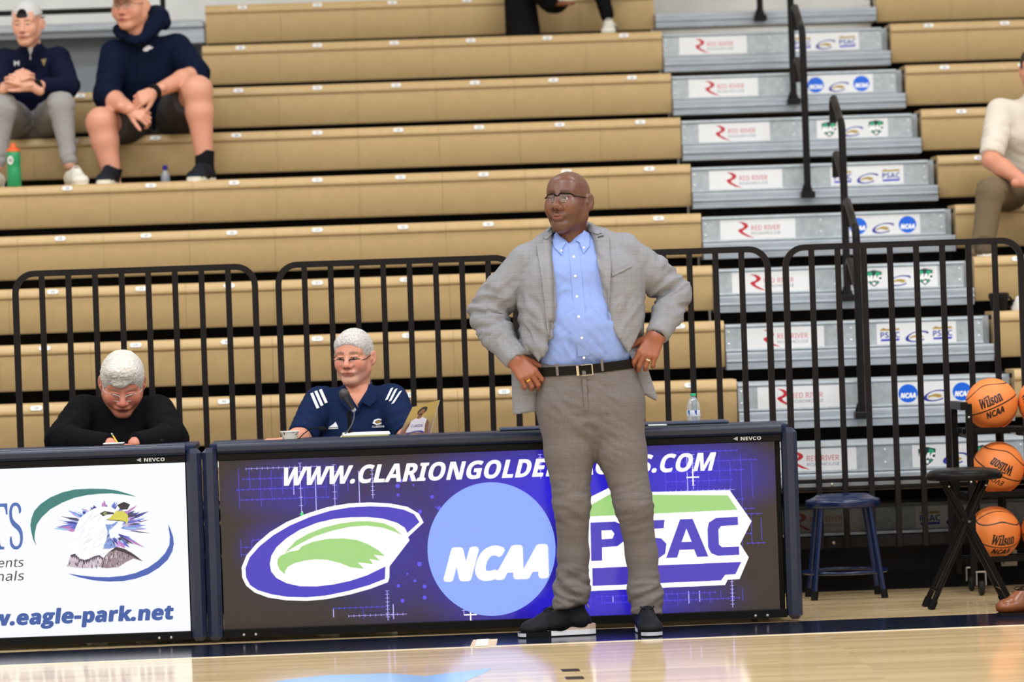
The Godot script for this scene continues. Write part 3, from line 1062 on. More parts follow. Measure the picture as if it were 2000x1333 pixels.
func ad_screen() -> ImageTexture:
	var p := Pic.new(4096, 1248, c8(244, 247, 252))
	p.t = Transform2D(0, Vector2(2, 2), 0, Vector2(2048, 0))
	var rng := RandomNumberGenerator.new()
	rng.seed = 4
	# brush strokes of watercolour fanning out behind the bird
	var cols := [c8(84, 104, 200), c8(120, 140, 224), c8(52, 62, 150), c8(170, 184, 240), c8(60, 58, 90), c8(200, 170, 220), c8(186, 120, 190), c8(150, 196, 236)]
	for k in 150:
		var a := rng.randf_range(PI * 0.98, PI * 2.08)
		if rng.randf() < 0.2:
			a = rng.randf_range(PI * 0.18, PI * 0.42)
		var c0 := Vector2(728, 232)
		var d := Vector2(cos(a) * 1.25, sin(a) * 0.85)
		var r0 := rng.randf_range(48, 84)
		var r1 := r0 + rng.randf_range(14, 52) * (1.3 if absf(cos(a)) > 0.7 else 0.8)
		var e := c0 + d * r1
		if e.y < 129.0:
			e.y = 129.0
		var w := rng.randf_range(2.0, 8.0)
		var o := d.orthogonal().normalized() * w
		var s0 := c0 + d * r0
		p.poly(PackedVector2Array([s0 - o * 0.4, s0.lerp(e, 0.5) - o, e, s0.lerp(e, 0.5) + o * 0.8, s0 + o * 0.4]), cols[rng.randi() % cols.size()])
	p.poly(shape("head"), c8(247, 249, 253))
	p.poly(shape("chest"), c8(196, 182, 196))
	p.poly(shape("back"), c8(150, 132, 140))
	p.poly(shape("throat"), c8(120, 150, 214))
	for k in 420:
		# feather strokes on chest, back and throat
		var q := Vector2(rng.randf_range(590, 860), rng.randf_range(220, 384))
		var z := -1
		for key in ["chest", "back", "throat"]:
			z += 1
			if Geometry2D.is_point_in_polygon(q, shape(key)):
				var d := Vector2(rng.randf_range(-2.5, 1.0), rng.randf_range(6, 13))
				var cc: Color = [c8(70, 52, 66), c8(58, 44, 52), c8(44, 50, 96)][z] if rng.randf() < 0.55 else [c8(236, 228, 234), c8(214, 200, 206), c8(190, 212, 248)][z]
				p.line(q - d * 0.5, q + d * 0.5, rng.randf_range(1.2, 3.2), cc)
				break
	for k in 26:
		var a := Vector2(rng.randf_range(640, 745), rng.randf_range(170, 300))
		p.line(a, a + Vector2(rng.randf_range(-26, -10), rng.randf_range(8, 22)), 1.3, c8(206, 212, 226))
	var rag := [Vector2(604, 326), Vector2(617, 323), Vector2(634, 341), Vector2(652, 347), Vector2(669, 343), Vector2(687, 334), Vector2(705, 331), Vector2(720, 343)]
	for k in rag.size() - 1:
		# ragged edge between white neck and brown chest
		for m in 3:
			var q: Vector2 = rag[k].lerp(rag[k + 1], m / 3.0)
			p.poly(PackedVector2Array([q + Vector2(-3, 2), q + Vector2(1, rng.randf_range(10, 20)), q + Vector2(4, 1)]), c8(60, 50, 74))
	p.poly(PackedVector2Array([Vector2(741, 322), Vector2(766, 304), Vector2(796, 312), Vector2(830, 334), Vector2(862, 362), Vector2(826, 342), Vector2(792, 324), Vector2(766, 316)]), c8(48, 40, 52))
	p.poly(shape("beak"), c8(214, 206, 84))
	p.pline([Vector2(736, 203), Vector2(780, 208), Vector2(803, 212)], 2.0, c8(60, 56, 40))
	p.poly(PackedVector2Array([Vector2(712, 179), Vector2(730, 171), Vector2(762, 178), Vector2(764, 184), Vector2(738, 184), Vector2(724, 190)]), c8(50, 52, 70))
	p.ell(Vector2(731, 180), Vector2(6, 5), c8(196, 200, 120), 14)
	p.ell(Vector2(732, 180), Vector2(2.5, 2.5), c8(20, 20, 26), 10)
	p.poly(PackedVector2Array([Vector2(776, 150), Vector2(800, 140), Vector2(822, 150), Vector2(812, 168), Vector2(788, 168)]), c8(34, 32, 44))
	p.poly(shape("arcg"), c8(44, 122, 118))
	p.poly(shape("arcb"), c8(58, 92, 178))
	p.text("S", font(false, true), Rect2(386, 128, 48, 172), c8(62, 102, 176))
	p.text("T", font(false, true), Rect2(308, 130, 74, 168), c8(62, 102, 176))
	p.text("ents", font(), Rect2(340, 334, 90, 30), c8(56, 60, 72), 0.18)
	p.text("nals", font(), Rect2(334, 378, 96, 36), c8(56, 60, 72), 0.18)
	p.text("w.eagle-park.net", font(true), Rect2(306, 522, 650, 70), c8(44, 84, 160), 0.14, 2.5)
	p.t = Transform2D.IDENTITY
	p.im.resize(2048, 624, Image.INTERPOLATE_BILINEAR)
	return p.tex()

func led_table(x0: float, x1: float, label: String, tex: Texture2D, glow: float) -> Node3D:
	var zf := 2.85
	var t := thing("scorers_table", label, "table", Vector3((x0 + x1) * 0.5, 0, zf), "scorer's tables with screens")
	var w := x1 - x0
	var vinyl := noisy(c8(29, 39, 65), 0.3, 0.0, noise_tex("vinyl", 128, 0.05, Color(0.9, 0.9, 0.9), Color(1, 1, 1)), Vector3(4, 4, 4))
	var black := mat(c8(20, 19, 19), 0.4)
	var hw := w * 0.5
	var b := MB.new()
	# padded roll along the top
	var pr := []
	for q in rrect(-0.052, 0.786, 0.066, 0.054, 0.024, 6):
		pr.append(q)
	part(t, "top_pad", profile_x(pr, -hw + 0.066, hw - 0.066), vinyl, "navy vinyl padding")
	b = MB.new()
	b.box(Vector3(0, 0.815, -0.31), Vector3(w - 0.06, 0.03, 0.5), 0.005)
	part(t, "table_top", b, mat(c8(40, 50, 76), 0.4))
	for s in [-1.0, 1.0]:
		b = MB.new()
		b.box(Vector3(s * (hw - 0.032), 0.412, -0.03), Vector3(0.063, 0.805, 0.09), 0.018)
		part(t, "side_pad", b, vinyl, "navy vinyl padding")
		b = MB.new()
		b.box(Vector3(s * (hw - 0.08), 0.4, -0.32), Vector3(0.03, 0.76, 0.44), 0.004)
		part(t, "side_panel", b, black)
		b = MB.new()
		b.lathe([Vector2(0.0, 0.018), Vector2(0.02, 0.016), Vector2(0.026, 0.008), Vector2(0.026, -0.008), Vector2(0.02, -0.016), Vector2(0.0, -0.018)], 14, Vector3(s * (hw - 0.2), 0.026, -0.06), Basis(Vector3.BACK, PI / 2))
		b.box(Vector3(s * (hw - 0.2), 0.045, -0.06), Vector3(0.11, 0.012, 0.06), 0.002)
		part(t, "caster", b, mat(c8(60, 56, 56), 0.5))
	var sx0 := -hw + 0.069
	var sx1 := hw - 0.094 if x1 > -1.0 else hw - 0.069
	b = MB.new()
	b.box(Vector3(0, 0.774, -0.012), Vector3(w - 0.13, 0.03, 0.03), 0.003)
	b.box(Vector3(0, 0.036, -0.012), Vector3(w - 0.13, 0.034, 0.03), 0.003)
	part(t, "bezel", b, black)
	b = MB.new()
	b.box(Vector3(0, 0.41, -0.06), Vector3(w - 0.14, 0.74, 0.05), 0.003)
	part(t, "cabinet", b, black)
	b = MB.new()
	b.face([Vector3(sx0, 0.05, -0.02), Vector3(sx1, 0.05, -0.02), Vector3(sx1, 0.762, -0.02), Vector3(sx0, 0.762, -0.02)], Vector3(0, 0, 1), [Vector2(0, 1), Vector2(1, 1), Vector2(1, 0), Vector2(0, 0)])
	b.box(Vector3((sx0 + sx1) * 0.5, 0.406, -0.026), Vector3(sx1 - sx0, 0.712, 0.01))
	var m := StandardMaterial3D.new()
	m.albedo_color = c8(34, 28, 28)
	m.roughness = 0.12
	m.emission_enabled = true
	m.emission = Color.BLACK
	m.emission_operator = BaseMaterial3D.EMISSION_OP_ADD
	m.emission_texture = tex
	m.emission_energy_multiplier = glow
	var fb := MB.new()
	fb.face([Vector3(sx0, 0.05, -0.0195), Vector3(sx1, 0.05, -0.0195), Vector3(sx1, 0.762, -0.0195), Vector3(sx0, 0.762, -0.0195)], Vector3(0, 0, 1), [Vector2(0, 1), Vector2(1, 1), Vector2(1, 0), Vector2(0, 0)])
	part(t, "led_screen", fb, m)
	# maker's mark on the bezel and little bolts below
	var tm := TextMesh.new()
	tm.text = "NEVCO"
	tm.font = font(true)
	tm.font_size = 32
	tm.pixel_size = 0.00062
	tm.depth = 0.001
	var mk := part(t, "maker_mark", tm, mat(c8(205, 205, 205), 0.4))
	mk.position = Vector3(hw - 0.195, 0.775, 0.0035)
	mk.scale = Vector3(1.35, 1, 1)
	b = MB.new()
	b.slab(PackedVector2Array([Vector2(-0.018, 0), Vector2(0.002, 0.009), Vector2(0.002, -0.009)]), 0, 0.001, Transform3D(Basis.IDENTITY, Vector3(hw - 0.252, 0.776, 0.003)))
	part(t, "maker_mark", b, mat(c8(160, 165, 172), 0.4))
	for x in [-hw + 0.15, -hw + 0.2, hw - 0.15, hw - 0.2]:
		b = MB.new()
		b.lathe([Vector2(0, 0.004), Vector2(0.005, 0.003), Vector2(0.006, 0)], 8, Vector3(x, 0.03, 0.003), Basis(Vector3.RIGHT, PI / 2))
		part(t, "bolt", b, mat(c8(200, 200, 200), 0.3, 0.7))
	return t

func build_tables() -> void:
	led_table(-2.50, -0.005, "scorer's table with a dark blue screen showing team and conference emblems", team_screen(), 1.0)
	led_table(-5.02, -2.503, "scorer's table with a white advertising screen showing an eagle's head", ad_screen(), 1.0)

# ================================================================== things on the floor and the tables
func ball_tex(kind: int) -> ImageTexture:
	var w := 768
	var h := 384
	var p := Pic.new(w, h, Color.WHITE, Image.FORMAT_RGB8)
	var im := p.im
	var orange := c8(240, 134, 62)
	var ink := c8(38, 22, 20)
	for y in h:
		var th := PI * (y + 0.5) / h
		for x in w:
			var ph := TAU * (x + 0.5) / w
			var lat := PI * 0.5 - th
			var d := absf(lat)                                     # ring round the middle
			d = minf(d, absf(sin(ph)) * cos(lat))                   # ring through the poles
			var oval := deg_to_rad(46.0) - deg_to_rad(13.0) * cos(2.0 * ph)
			d = minf(d, absf(absf(lat) - oval) * 0.85)              # the two ovals
			im.set_pixel(x, y, ink if d < 0.024 else orange)
	# print, upright on the front (u = 0.75) and the other way up on the back
	p.text("Wilson", font(true, true), Rect2(516, 128, 122, 50), ink, 0.15, 1.3)
	p.text("NCAA", font(true), Rect2(530, 202, 92, 30), ink, 0.3, 1.2)
	p.text("Wilson", font(true, true), Rect2(132, 206, 122, 50), ink, 0.15, 1.3)
	p.text("EVO", font(true), Rect2(150, 146, 62, 26), ink, 0.1)
	p.text("NXT", font(false), Rect2(218, 154, 24, 14), ink)
	return p.tex()

func build_props() -> void:
	var black := mat(c8(22, 20, 20), 0.32)
	blue_stool()
	folding_stool()
	ball_rack(black)
	table_things()
	bleacher_things()

func blue_stool() -> void:
	var t := thing("blue_stool", "low dark blue metal stool with a round seat in front of the bleachers", "stool", Vector3(0.325, 0, 1.55))
	var m := mat(c8(15, 32, 70), 0.22)
	m.metallic_specular = 0.5
	var b := MB.new()
	b.lathe([Vector2(0, 0.458), Vector2(0.10, 0.462), Vector2(0.118, 0.466), Vector2(0.128, 0.458), Vector2(0.150, 0.448), Vector2(0.166, 0.444), Vector2(0.170, 0.436), Vector2(0.170, 0.416), Vector2(0.166, 0.411), Vector2(0.158, 0.416), Vector2(0.0, 0.420)], 40)
	part(t, "seat", b, m)
	for s in [Vector2(-1, 1), Vector2(1, 1), Vector2(-1, -1), Vector2(1, -1)]:
		b = MB.new()
		var top := Vector3(s.x * 0.108, 0.418, s.y * 0.1)
		var foot := Vector3(s.x * 0.156, 0.028, s.y * (0.145 if s.y > 0 else 0.10))
		b.tube([top, foot], 0.012, 12)
		var leg := part(t, "leg", b, m)
		b = MB.new()
		b.tube([foot + (top - foot) * 0.03, foot + Vector3(s.x * 0.003, -0.028, s.y * 0.003)], 0.016, 12)
		part(leg, "rubber_tip", b, mat(c8(24, 24, 26), 0.7))
	b = MB.new()
	var ring := []
	for i in 40:
		var a := TAU * i / 40
		ring.append(Vector3(cos(a) * 0.188, 0.118, sin(a) * 0.178))
	var pr := PackedVector2Array()
	for i in 8:
		pr.append(Vector2(cos(TAU * i / 8), sin(TAU * i / 8)) * 0.0085)
	b.sweep(ring, pr, Vector3.UP, true)
	part(t, "foot_ring", b, m)

func folding_stool() -> void:
	var t := thing("folding_stool", "tall black folding stool with crossed legs and a round padded seat", "stool", Vector3(0.758, 0, 2.4))
	var m := mat(c8(20, 18, 18), 0.25)
	var b := MB.new()
	b.lathe([Vector2(0, 0.602), Vector2(0.10, 0.600), Vector2(0.145, 0.592), Vector2(0.163, 0.578), Vector2(0.166, 0.566), Vector2(0.160, 0.552), Vector2(0.14, 0.549), Vector2(0, 0.549)], 40)
	part(t, "seat", b, mat(c8(24, 22, 23), 0.3))
	# two U-shaped legs that cross
	for s in [-1.0, 1.0]:
		for zz in [-0.075, 0.075]:
			b = MB.new()
			var z: float = zz * (1.0 if s > 0 else 0.82)
			var top := Vector3(-s * 0.088, 0.549, z)
			var foot := Vector3(s * 0.172, 0.012, z * 1.5)
			b.tube([top, foot], 0.0125, 12)
			var leg := part(t, "leg", b, m)
			b = MB.new()
			b.tube([foot + (top - foot) * 0.05, foot + Vector3(s * 0.004, -0.012, 0)], 0.0165, 12)
			part(leg, "foot_cap", b, mat(c8(16, 16, 16), 0.7))
		b = MB.new()
		b.tube([Vector3(s * 0.142, 0.08, -0.11), Vector3(s * 0.142, 0.08, 0.11)], 0.009, 8)
		part(t, "cross_bar", b, m)
		b = MB.new()
		b.ball(Vector3(s * 0.079, 0.527, 0.092), Vector3.ONE * 0.005, 8, 6)
		part(t, "rivet", b, mat(c8(210, 205, 195), 0.3, 0.7))
	b = MB.new()
	b.tube([Vector3(0.0, 0.374, -0.1), Vector3(0.0, 0.374, 0.115)], 0.006, 8)
	part(t, "pivot", b, mat(c8(90, 88, 86), 0.35, 0.6))

func ball_rack(black: Material) -> void:
	var t := thing("ball_rack", "black wheeled rack of steel bars holding orange basketballs", "ball rack", Vector3(1.35, 0, 1.6))
	for x in [-0.49, 0.49]:
		for z in [-0.16, 0.15]:
			var b := MB.new()
			b.box(Vector3(x + (0.022 if z > 0 and x < 0 else 0.0), 0.47, z), Vector3(0.028, 0.78, 0.028), 0.003)
			part(t, "post", b, black)
			b = MB.new()
			b.lathe([Vector2(0, 0.013), Vector2(0.028, 0.012), Vector2(0.034, 0.006), Vector2(0.034, -0.006), Vector2(0.028, -0.012), Vector2(0, -0.013)], 18, Vector3(x + 0.05, 0.034, z + 0.02), Basis(Vector3.BACK, PI / 2))
			var c := part(t, "caster", b, mat(c8(34, 33, 33), 0.4))
			b = MB.new()
			b.box(Vector3(x + 0.03, 0.075, z + 0.012), Vector3(0.006, 0.06, 0.03), 0.002)
			b.box(Vector3(x + 0.07, 0.075, z + 0.012), Vector3(0.006, 0.06, 0.03), 0.002)
			b.box(Vector3(x + 0.05, 0.106, z + 0.012), Vector3(0.05, 0.008, 0.04), 0.002)
			part(c, "fork", b, mat(c8(170, 170, 172), 0.3, 0.8))
		var sb := MB.new()
		sb.box(Vector3(x, 0.85, 0.0), Vector3(0.032, 0.036, 0.34), 0.003)
		part(t, "top_cap", sb, black)
	for y in [0.735, 0.446, 0.155]:
		for z in [-0.075, 0.078]:
			var b := MB.new()
			b.box(Vector3(0, y, z), Vector3(0.98, 0.026, 0.022), 0.003)
			part(t, "shelf_bar", b, black)
		for x in [-0.47, 0.47]:
			var b := MB.new()
			b.box(Vector3(x, y - 0.02, 0), Vector3(0.022, 0.02, 0.30), 0.003)
			part(t, "side_bar", b, black)
	var mid := MB.new()
	mid.box(Vector3(-0.29, 0.47, -0.16), Vector3(0.026, 0.62, 0.022), 0.003)
	part(t, "post", mid, black)
	for y in [0.80, 0.51]:
		var bb := MB.new()
		bb.ball(Vector3(-0.47, y, 0.166), Vector3.ONE * 0.0055, 8, 6)
		part(t, "bolt", bb, mat(c8(215, 212, 205), 0.3, 0.7))
	var m := StandardMaterial3D.new()
	m.albedo_texture = ball_tex(0)
	m.roughness = 0.5
	var bump := FastNoiseLite.new()
	bump.noise_type = FastNoiseLite.TYPE_CELLULAR
	bump.frequency = 0.12
	m.heightmap_enabled = true
	m.heightmap_texture = ImageTexture.create_from_image(bump.get_seamless_image(256, 256))
	m.heightmap_scale = 0.04
	var ball := MB.new()
	ball.ball(Vector3.ZERO, Vector3.ONE * 0.118, 48, 32)
	var mesh := ball.done()
	var spots := [
		[Vector3(1.009, 0.851, 1.6), Vector3(8, -6, 22), "orange basketball on the top shelf, its lettering upright"],
		[Vector3(1.247, 0.851, 1.6), Vector3(12, 150, 60), "orange basketball cut by the right edge on the top shelf"],
		[Vector3(1.029, 0.562, 1.6), Vector3(-14, 172, 208), "orange basketball on the middle shelf, its lettering upside down"],
		[Vector3(1.27, 0.562, 1.6), Vector3(40, 70, 15), "orange basketball beside the upside-down one on the middle shelf"],
		[Vector3(1.002, 0.271, 1.6), Vector3(34, 10, -2), "orange basketball on the bottom shelf behind the folding stool"],
		[Vector3(1.243, 0.271, 1.6), Vector3(20, 200, 30), "orange basketball farther along the bottom shelf"]]
	for s in spots:
		var o := thing("basketball", s[2], "basketball", s[0], "basketballs on the rack")
		o.rotation_degrees = s[1]
		part(o, "cover", mesh, m)
		var v := MB.new()
		v.lathe([Vector2(0, 0.0012), Vector2(0.0022, 0.001), Vector2(0.0024, 0)], 8, Vector3(0, 0.1175, 0))
		part(o, "valve", v, mat(c8(30, 20, 18), 0.6))

func table_things() -> void:
	var black := mat(c8(18, 18, 19), 0.45)
	# raised board on the table's back edge
	var t := thing("desk_board", "dark navy raised board along the back of the scorer's table", "board", Vector3(-0.75, 0.83, 2.42))
	var b := MB.new()
	b.box(Vector3(0, 0.008, 0), Vector3(0.98, 0.016, 0.2), 0.006)
	part(t, "panel", b, mat(c8(46, 56, 82), 0.4))
	b = MB.new()
	b.box(Vector3(0, 0.002, -0.106), Vector3(0.9, 0.004, 0.012))
	part(t, "back_lip", b, black)
	# water bottle
	t = thing("water_bottle", "clear plastic water bottle with green cap and blue label on the scorer's table", "bottle", Vector3(-0.407, 0.846, 2.47))
	var glass := StandardMaterial3D.new()
	glass.albedo_color = Color(0.86, 0.92, 0.95, 0.28)
	glass.transparency = BaseMaterial3D.TRANSPARENCY_ALPHA
	glass.roughness = 0.05
	b = MB.new()
	var pr := [Vector2(0, 0.001), Vector2(0.024, 0.0), Vector2(0.029, 0.004)]
	for i in 8:
		pr.append(Vector2(0.0295 - 0.0014 * (i % 2), 0.008 + i * 0.0045))
	pr.append_array([Vector2(0.029, 0.062), Vector2(0.027, 0.072), Vector2(0.021, 0.088), Vector2(0.013, 0.1), Vector2(0.0105, 0.104), Vector2(0.0105, 0.108)])
	b.lathe(pr, 24)
	part(t, "bottle_body", b, glass)
	b = MB.new()
	b.lathe([Vector2(0.0297, 0.02), Vector2(0.0301, 0.021), Vector2(0.0301, 0.046), Vector2(0.0297, 0.047)], 24)
	var lp := Pic.new(256, 64, c8(228, 234, 242))
	for k in 6:
		lp.poly(PackedVector2Array([Vector2(k * 44, 0), Vector2(k * 44 + 22, 0), Vector2(k * 44 + 16, 30), Vector2(k * 44 + 4, 40)]), c8(34, 92, 176))
	part(t, "label_wrap", b, print_mat(lp.tex(), 0.4))
	b = MB.new()
	b.lathe([Vector2(0, 0.119), Vector2(0.0118, 0.119), Vector2(0.0126, 0.1175), Vector2(0.0126, 0.1075), Vector2(0.0, 0.1075)], 20)
	part(t, "cap", b, mat(c8(44, 178, 128), 0.4))
	# phone-sized card
	t = thing("note_card", "white card with a dark edge lying on the table next to the standing man", "card", Vector3(-0.572, 0.833, 2.58))
	b = MB.new()
	b.box(Vector3(0, 0.004, 0), Vector3(0.078, 0.006, 0.05), 0.001)
	part(t, "card", b, mat(c8(222, 226, 222), 0.5))
	b = MB.new()
	b.box(Vector3(0.004, 0.0005, 0), Vector3(0.08, 0.002, 0.052))
	part(t, "backing", b, mat(c8(40, 60, 58), 0.5))
	# paper cup
	t = thing("paper_cup", "short white paper cup with small brown specks on the scorer's table", "cup", Vector3(-2.136, 0.832, 2.6))
	var cp := Pic.new(256, 96, c8(238, 234, 222))
	var rng := RandomNumberGenerator.new()
	rng.seed = 12
	for k in 60:
		cp.ell(Vector2(rng.randi_range(0, 255), rng.randi_range(16, 90)), Vector2(rng.randf_range(2, 5), rng.randf_range(1.5, 4)), [c8(150, 120, 70), c8(96, 80, 60), c8(190, 170, 120)][k % 3], 10)
	b = MB.new()
	b.lathe([Vector2(0, 0.002), Vector2(0.030, 0.0), Vector2(0.039, 0.034), Vector2(0.0365, 0.034), Vector2(0.028, 0.003), Vector2(0, 0.004)], 28)
	part(t, "cup_wall", b, print_mat(cp.tex(), 0.6))
	b = MB.new()
	var ring := []
	for i in 28:
		ring.append(Vector3(cos(TAU * i / 28) * 0.039, 0.0345, sin(TAU * i / 28) * 0.039))
	b.sweep(ring, PackedVector2Array([Vector2(-0.0018, -0.0018), Vector2(0.0018, -0.0018), Vector2(0.0018, 0.0018), Vector2(-0.0018, 0.0018)]), Vector3.UP, true)
	part(t, "rim", b, mat(c8(240, 238, 230), 0.6))
	# small gooseneck microphone
	t = thing("gooseneck_microphone", "thin black gooseneck microphone bending over the white paper cup", "microphone", Vector3(-2.104, 0.83, 2.55))
	b = MB.new()
	var path := []
	for i in 13:
		var f := i / 12.0
		path.append(Vector3(0.004 + 0.09 * f, 0.002 + 0.044 * sin(f * PI * 0.62), 0.01 * f))
	b.tube(path, 0.0022, 8)
	part(t, "neck", b, black)
	b = MB.new()
	b.ball(Vector3(0.108, 0.040, 0.01), Vector3(0.017, 0.0125, 0.0125), 14, 10, Basis(Vector3.BACK, -0.25))
	part(t, "foam_head", b, mat(c8(26, 26, 30), 0.9))
	b = MB.new()
	b.lathe([Vector2(0, 0.006), Vector2(0.012, 0.005), Vector2(0.018, 0.0)], 16)
	part(t, "base", b, black)
	t = thing("desk_microphone", "tiny black microphone tip on the table in front of the man in black", "microphone", Vector3(-2.68, 0.832, 2.56))
	b = MB.new()
	b.tube([Vector3(0, 0, 0), Vector3(0, 0.012, 0)], 0.002, 8)
	part(t, "stem", b, black)
	b = MB.new()
	b.ball(Vector3(0, 0.013, 0), Vector3(0.0045, 0.005, 0.0045), 10, 8)
	part(t, "head", b, mat(c8(40, 40, 42), 0.3))
	# announcer's microphone on a table stand
	t = thing("handheld_microphone", "black and silver microphone with a grey cable clipped on a short stand", "microphone", Vector3(-1.878, 0.83, 2.52))
	b = MB.new()
	b.lathe([Vector2(0, 0.008), Vector2(0.04, 0.007), Vector2(0.048, 0.003), Vector2(0.05, 0.0), Vector2(0, 0)], 24, Vector3(-0.005, 0, -0.02))
	part(t, "stand_base", b, black)
	b = MB.new()
	b.tube([Vector3(-0.005, 0.0, -0.02), Vector3(-0.003, 0.112, -0.02)], 0.0085, 12)
	part(t, "stand_pole", b, black)
	b = MB.new()
	b.ball(Vector3(0.0, 0.016, -0.006), Vector3.ONE * 0.005, 8, 6)
	part(t, "stand_screw", b, mat(c8(190, 190, 190), 0.3, 0.8))
	var tip := Vector3(-0.030, 0.200, 0.03)
	var tail := Vector3(0.018, 0.112, -0.02)
	var ax := (tip - tail).normalized()
	var bas := Basis(ax.cross(Vector3.BACK).normalized(), ax, ax.cross(Vector3.BACK).normalized().cross(ax))
	b = MB.new()
	b.lathe([Vector2(0, 0), Vector2(0.008, 0.001), Vector2(0.0095, 0.006), Vector2(0.0105, 0.03), Vector2(0.0165, 0.072), Vector2(0.0175, 0.076)], 18, tail, bas)
	part(t, "handle", b, mat(c8(52, 52, 56), 0.35, 0.3))
	b = MB.new()
	b.lathe([Vector2(0.0175, 0.076), Vector2(0.022, 0.082), Vector2(0.0235, 0.09), Vector2(0.022, 0.1), Vector2(0.016, 0.111), Vector2(0.007, 0.117), Vector2(0, 0.118)], 20, tail, bas)
	var grille := mat(c8(66, 66, 70), 0.45, 0.5)
	part(t, "grille", b, grille)
	b = MB.new()
	b.lathe([Vector2(0.0076, 0.0), Vector2(0.0102, 0.001), Vector2(0.0102, 0.012), Vector2(0.0098, 0.013)], 18, tail, bas)
	part(t, "collar", b, mat(c8(205, 205, 208), 0.3, 0.6))
	b = MB.new()
	path = []
	for i in 12:
		var f := i / 11.0
		path.append(tail.lerp(Vector3(-0.035, 0.004, 0.03), f) + Vector3(0.016 * sin(f * PI), 0, 0.03 * sin(f * PI)))
	b.tube(path, 0.003, 8)
	part(t, "cable", b, mat(c8(70, 72, 78), 0.6))
	# papers before the announcer
	t = thing("paper_stack", "white sheets with an olive printed band lying before the announcer", "paper", Vector3(-1.82, 0.8305, 2.55))
	for k in 3:
		b = MB.new()
		b.box(Vector3(0.004 * k, 0.004 + 0.005 * k, -0.008 * k), Vector3(0.2, 0.004, 0.15), 0.0, Basis(Vector3.UP, 0.03 * k - 0.03) * Basis(Vector3.RIGHT, 0.04))
		part(t, "sheet", b, mat([c8(232, 234, 236), c8(156, 154, 92), c8(240, 240, 240)][k], 0.6))
	# writing pad and pencil
	t = thing("note_pad", "small white note pad under the pencil of the man in black", "note pad", Vector3(-2.888, 0.831, 2.5))
	for k in 2:
		b = MB.new()
		b.box(Vector3(0, 0.003 + 0.006 * k, -0.002 * k), Vector3(0.086, 0.004, 0.1), 0.001)
		part(t, "sheet", b, mat([c8(60, 60, 66), c8(236, 238, 240)][k], 0.6))
	t = thing("pencil", "yellow pencil with a green ferrule held over the note pad", "pencil", pix(234, 877, 2.5))
	var p1 := pix(216, 848, 2.44) - t.position
	b = MB.new()
	b.tube([Vector3.ZERO, p1 * 0.86], 0.0036, 6)
	part(t, "shaft", b, mat(c8(226, 190, 62), 0.4))
	b = MB.new()
	b.tube([p1 * 0.86, p1 * 0.94], 0.0038, 8)
	part(t, "ferrule", b, mat(c8(86, 150, 120), 0.35, 0.4))
	b = MB.new()
	b.tube([p1 * 0.94, p1], 0.0036, 8)
	part(t, "eraser", b, mat(c8(222, 216, 196), 0.7))
	# game programme with a player on its cover, held upright
	var gp := Pic.new(256, 320, c8(176, 146, 84))
	for y in range(0, 320, 4):
		gp.im.fill_rect(Rect2i(0, y, 256, 4), c8(186, 156, 84).lerp(c8(120, 96, 120), clampf((y - 120) / 200.0, 0, 1)))
	gp.ell(Vector2(128, 74), Vector2(44, 42), c8(40, 28, 24))
	gp.ell(Vector2(128, 92), Vector2(27, 36), c8(140, 92, 62))
	gp.ell(Vector2(128, 116), Vector2(20, 16), c8(60, 40, 32))
	gp.poly(PackedVector2Array([Vector2(110, 118), Vector2(146, 118), Vector2(150, 150), Vector2(106, 150)]), c8(128, 84, 58))
	gp.poly(PackedVector2Array([Vector2(100, 140), Vector2(60, 160), Vector2(44, 200), Vector2(40, 270), Vector2(216, 270), Vector2(212, 200), Vector2(196, 160), Vector2(156, 140), Vector2(128, 160)]), c8(222, 218, 226))
	gp.poly(PackedVector2Array([Vector2(60, 160), Vector2(38, 190), Vector2(26, 280), Vector2(52, 280), Vector2(64, 210)]), c8(132, 88, 62))
	gp.poly(PackedVector2Array([Vector2(196, 160), Vector2(220, 190), Vector2(230, 280), Vector2(206, 280), Vector2(194, 210)]), c8(132, 88, 62))
	gp.text("CLARION", font(true), Rect2(84, 206, 92, 22), c8(60, 56, 130))
	logo_c(gp, Vector2(24, 214), 0.24)
	t = thing("game_program", "glossy game programme with a basketball player on the cover, held by the announcer", "booklet", pix(815, 846, 2.42))
	b = MB.new()
	var q := [pix(775, 858, 2.46), pix(838, 854, 2.42), pix(858, 782, 2.37), pix(805, 796, 2.42)]
	for i in 4:
		q[i] -= t.position
	b.face([q[0], q[1], q[2], q[3]], Vector3(0, 0, 1), [Vector2(0, 1), Vector2(1, 1), Vector2(1, 0), Vector2(0, 0)])
	part(t, "cover", b, print_mat(gp.tex(), 0.25))
	b = MB.new()
	var off := Vector3(0.002, -0.001, -0.004)
	b.face([q[0] + off, q[1] + off, q[2] + off, q[3] + off], Vector3(0, 0, -1))
	for i in 4:
		b.face([q[i], q[(i + 1) % 4], q[(i + 1) % 4] + off, q[i] + off])
	part(t, "pages", b, mat(c8(236, 234, 228), 0.5))

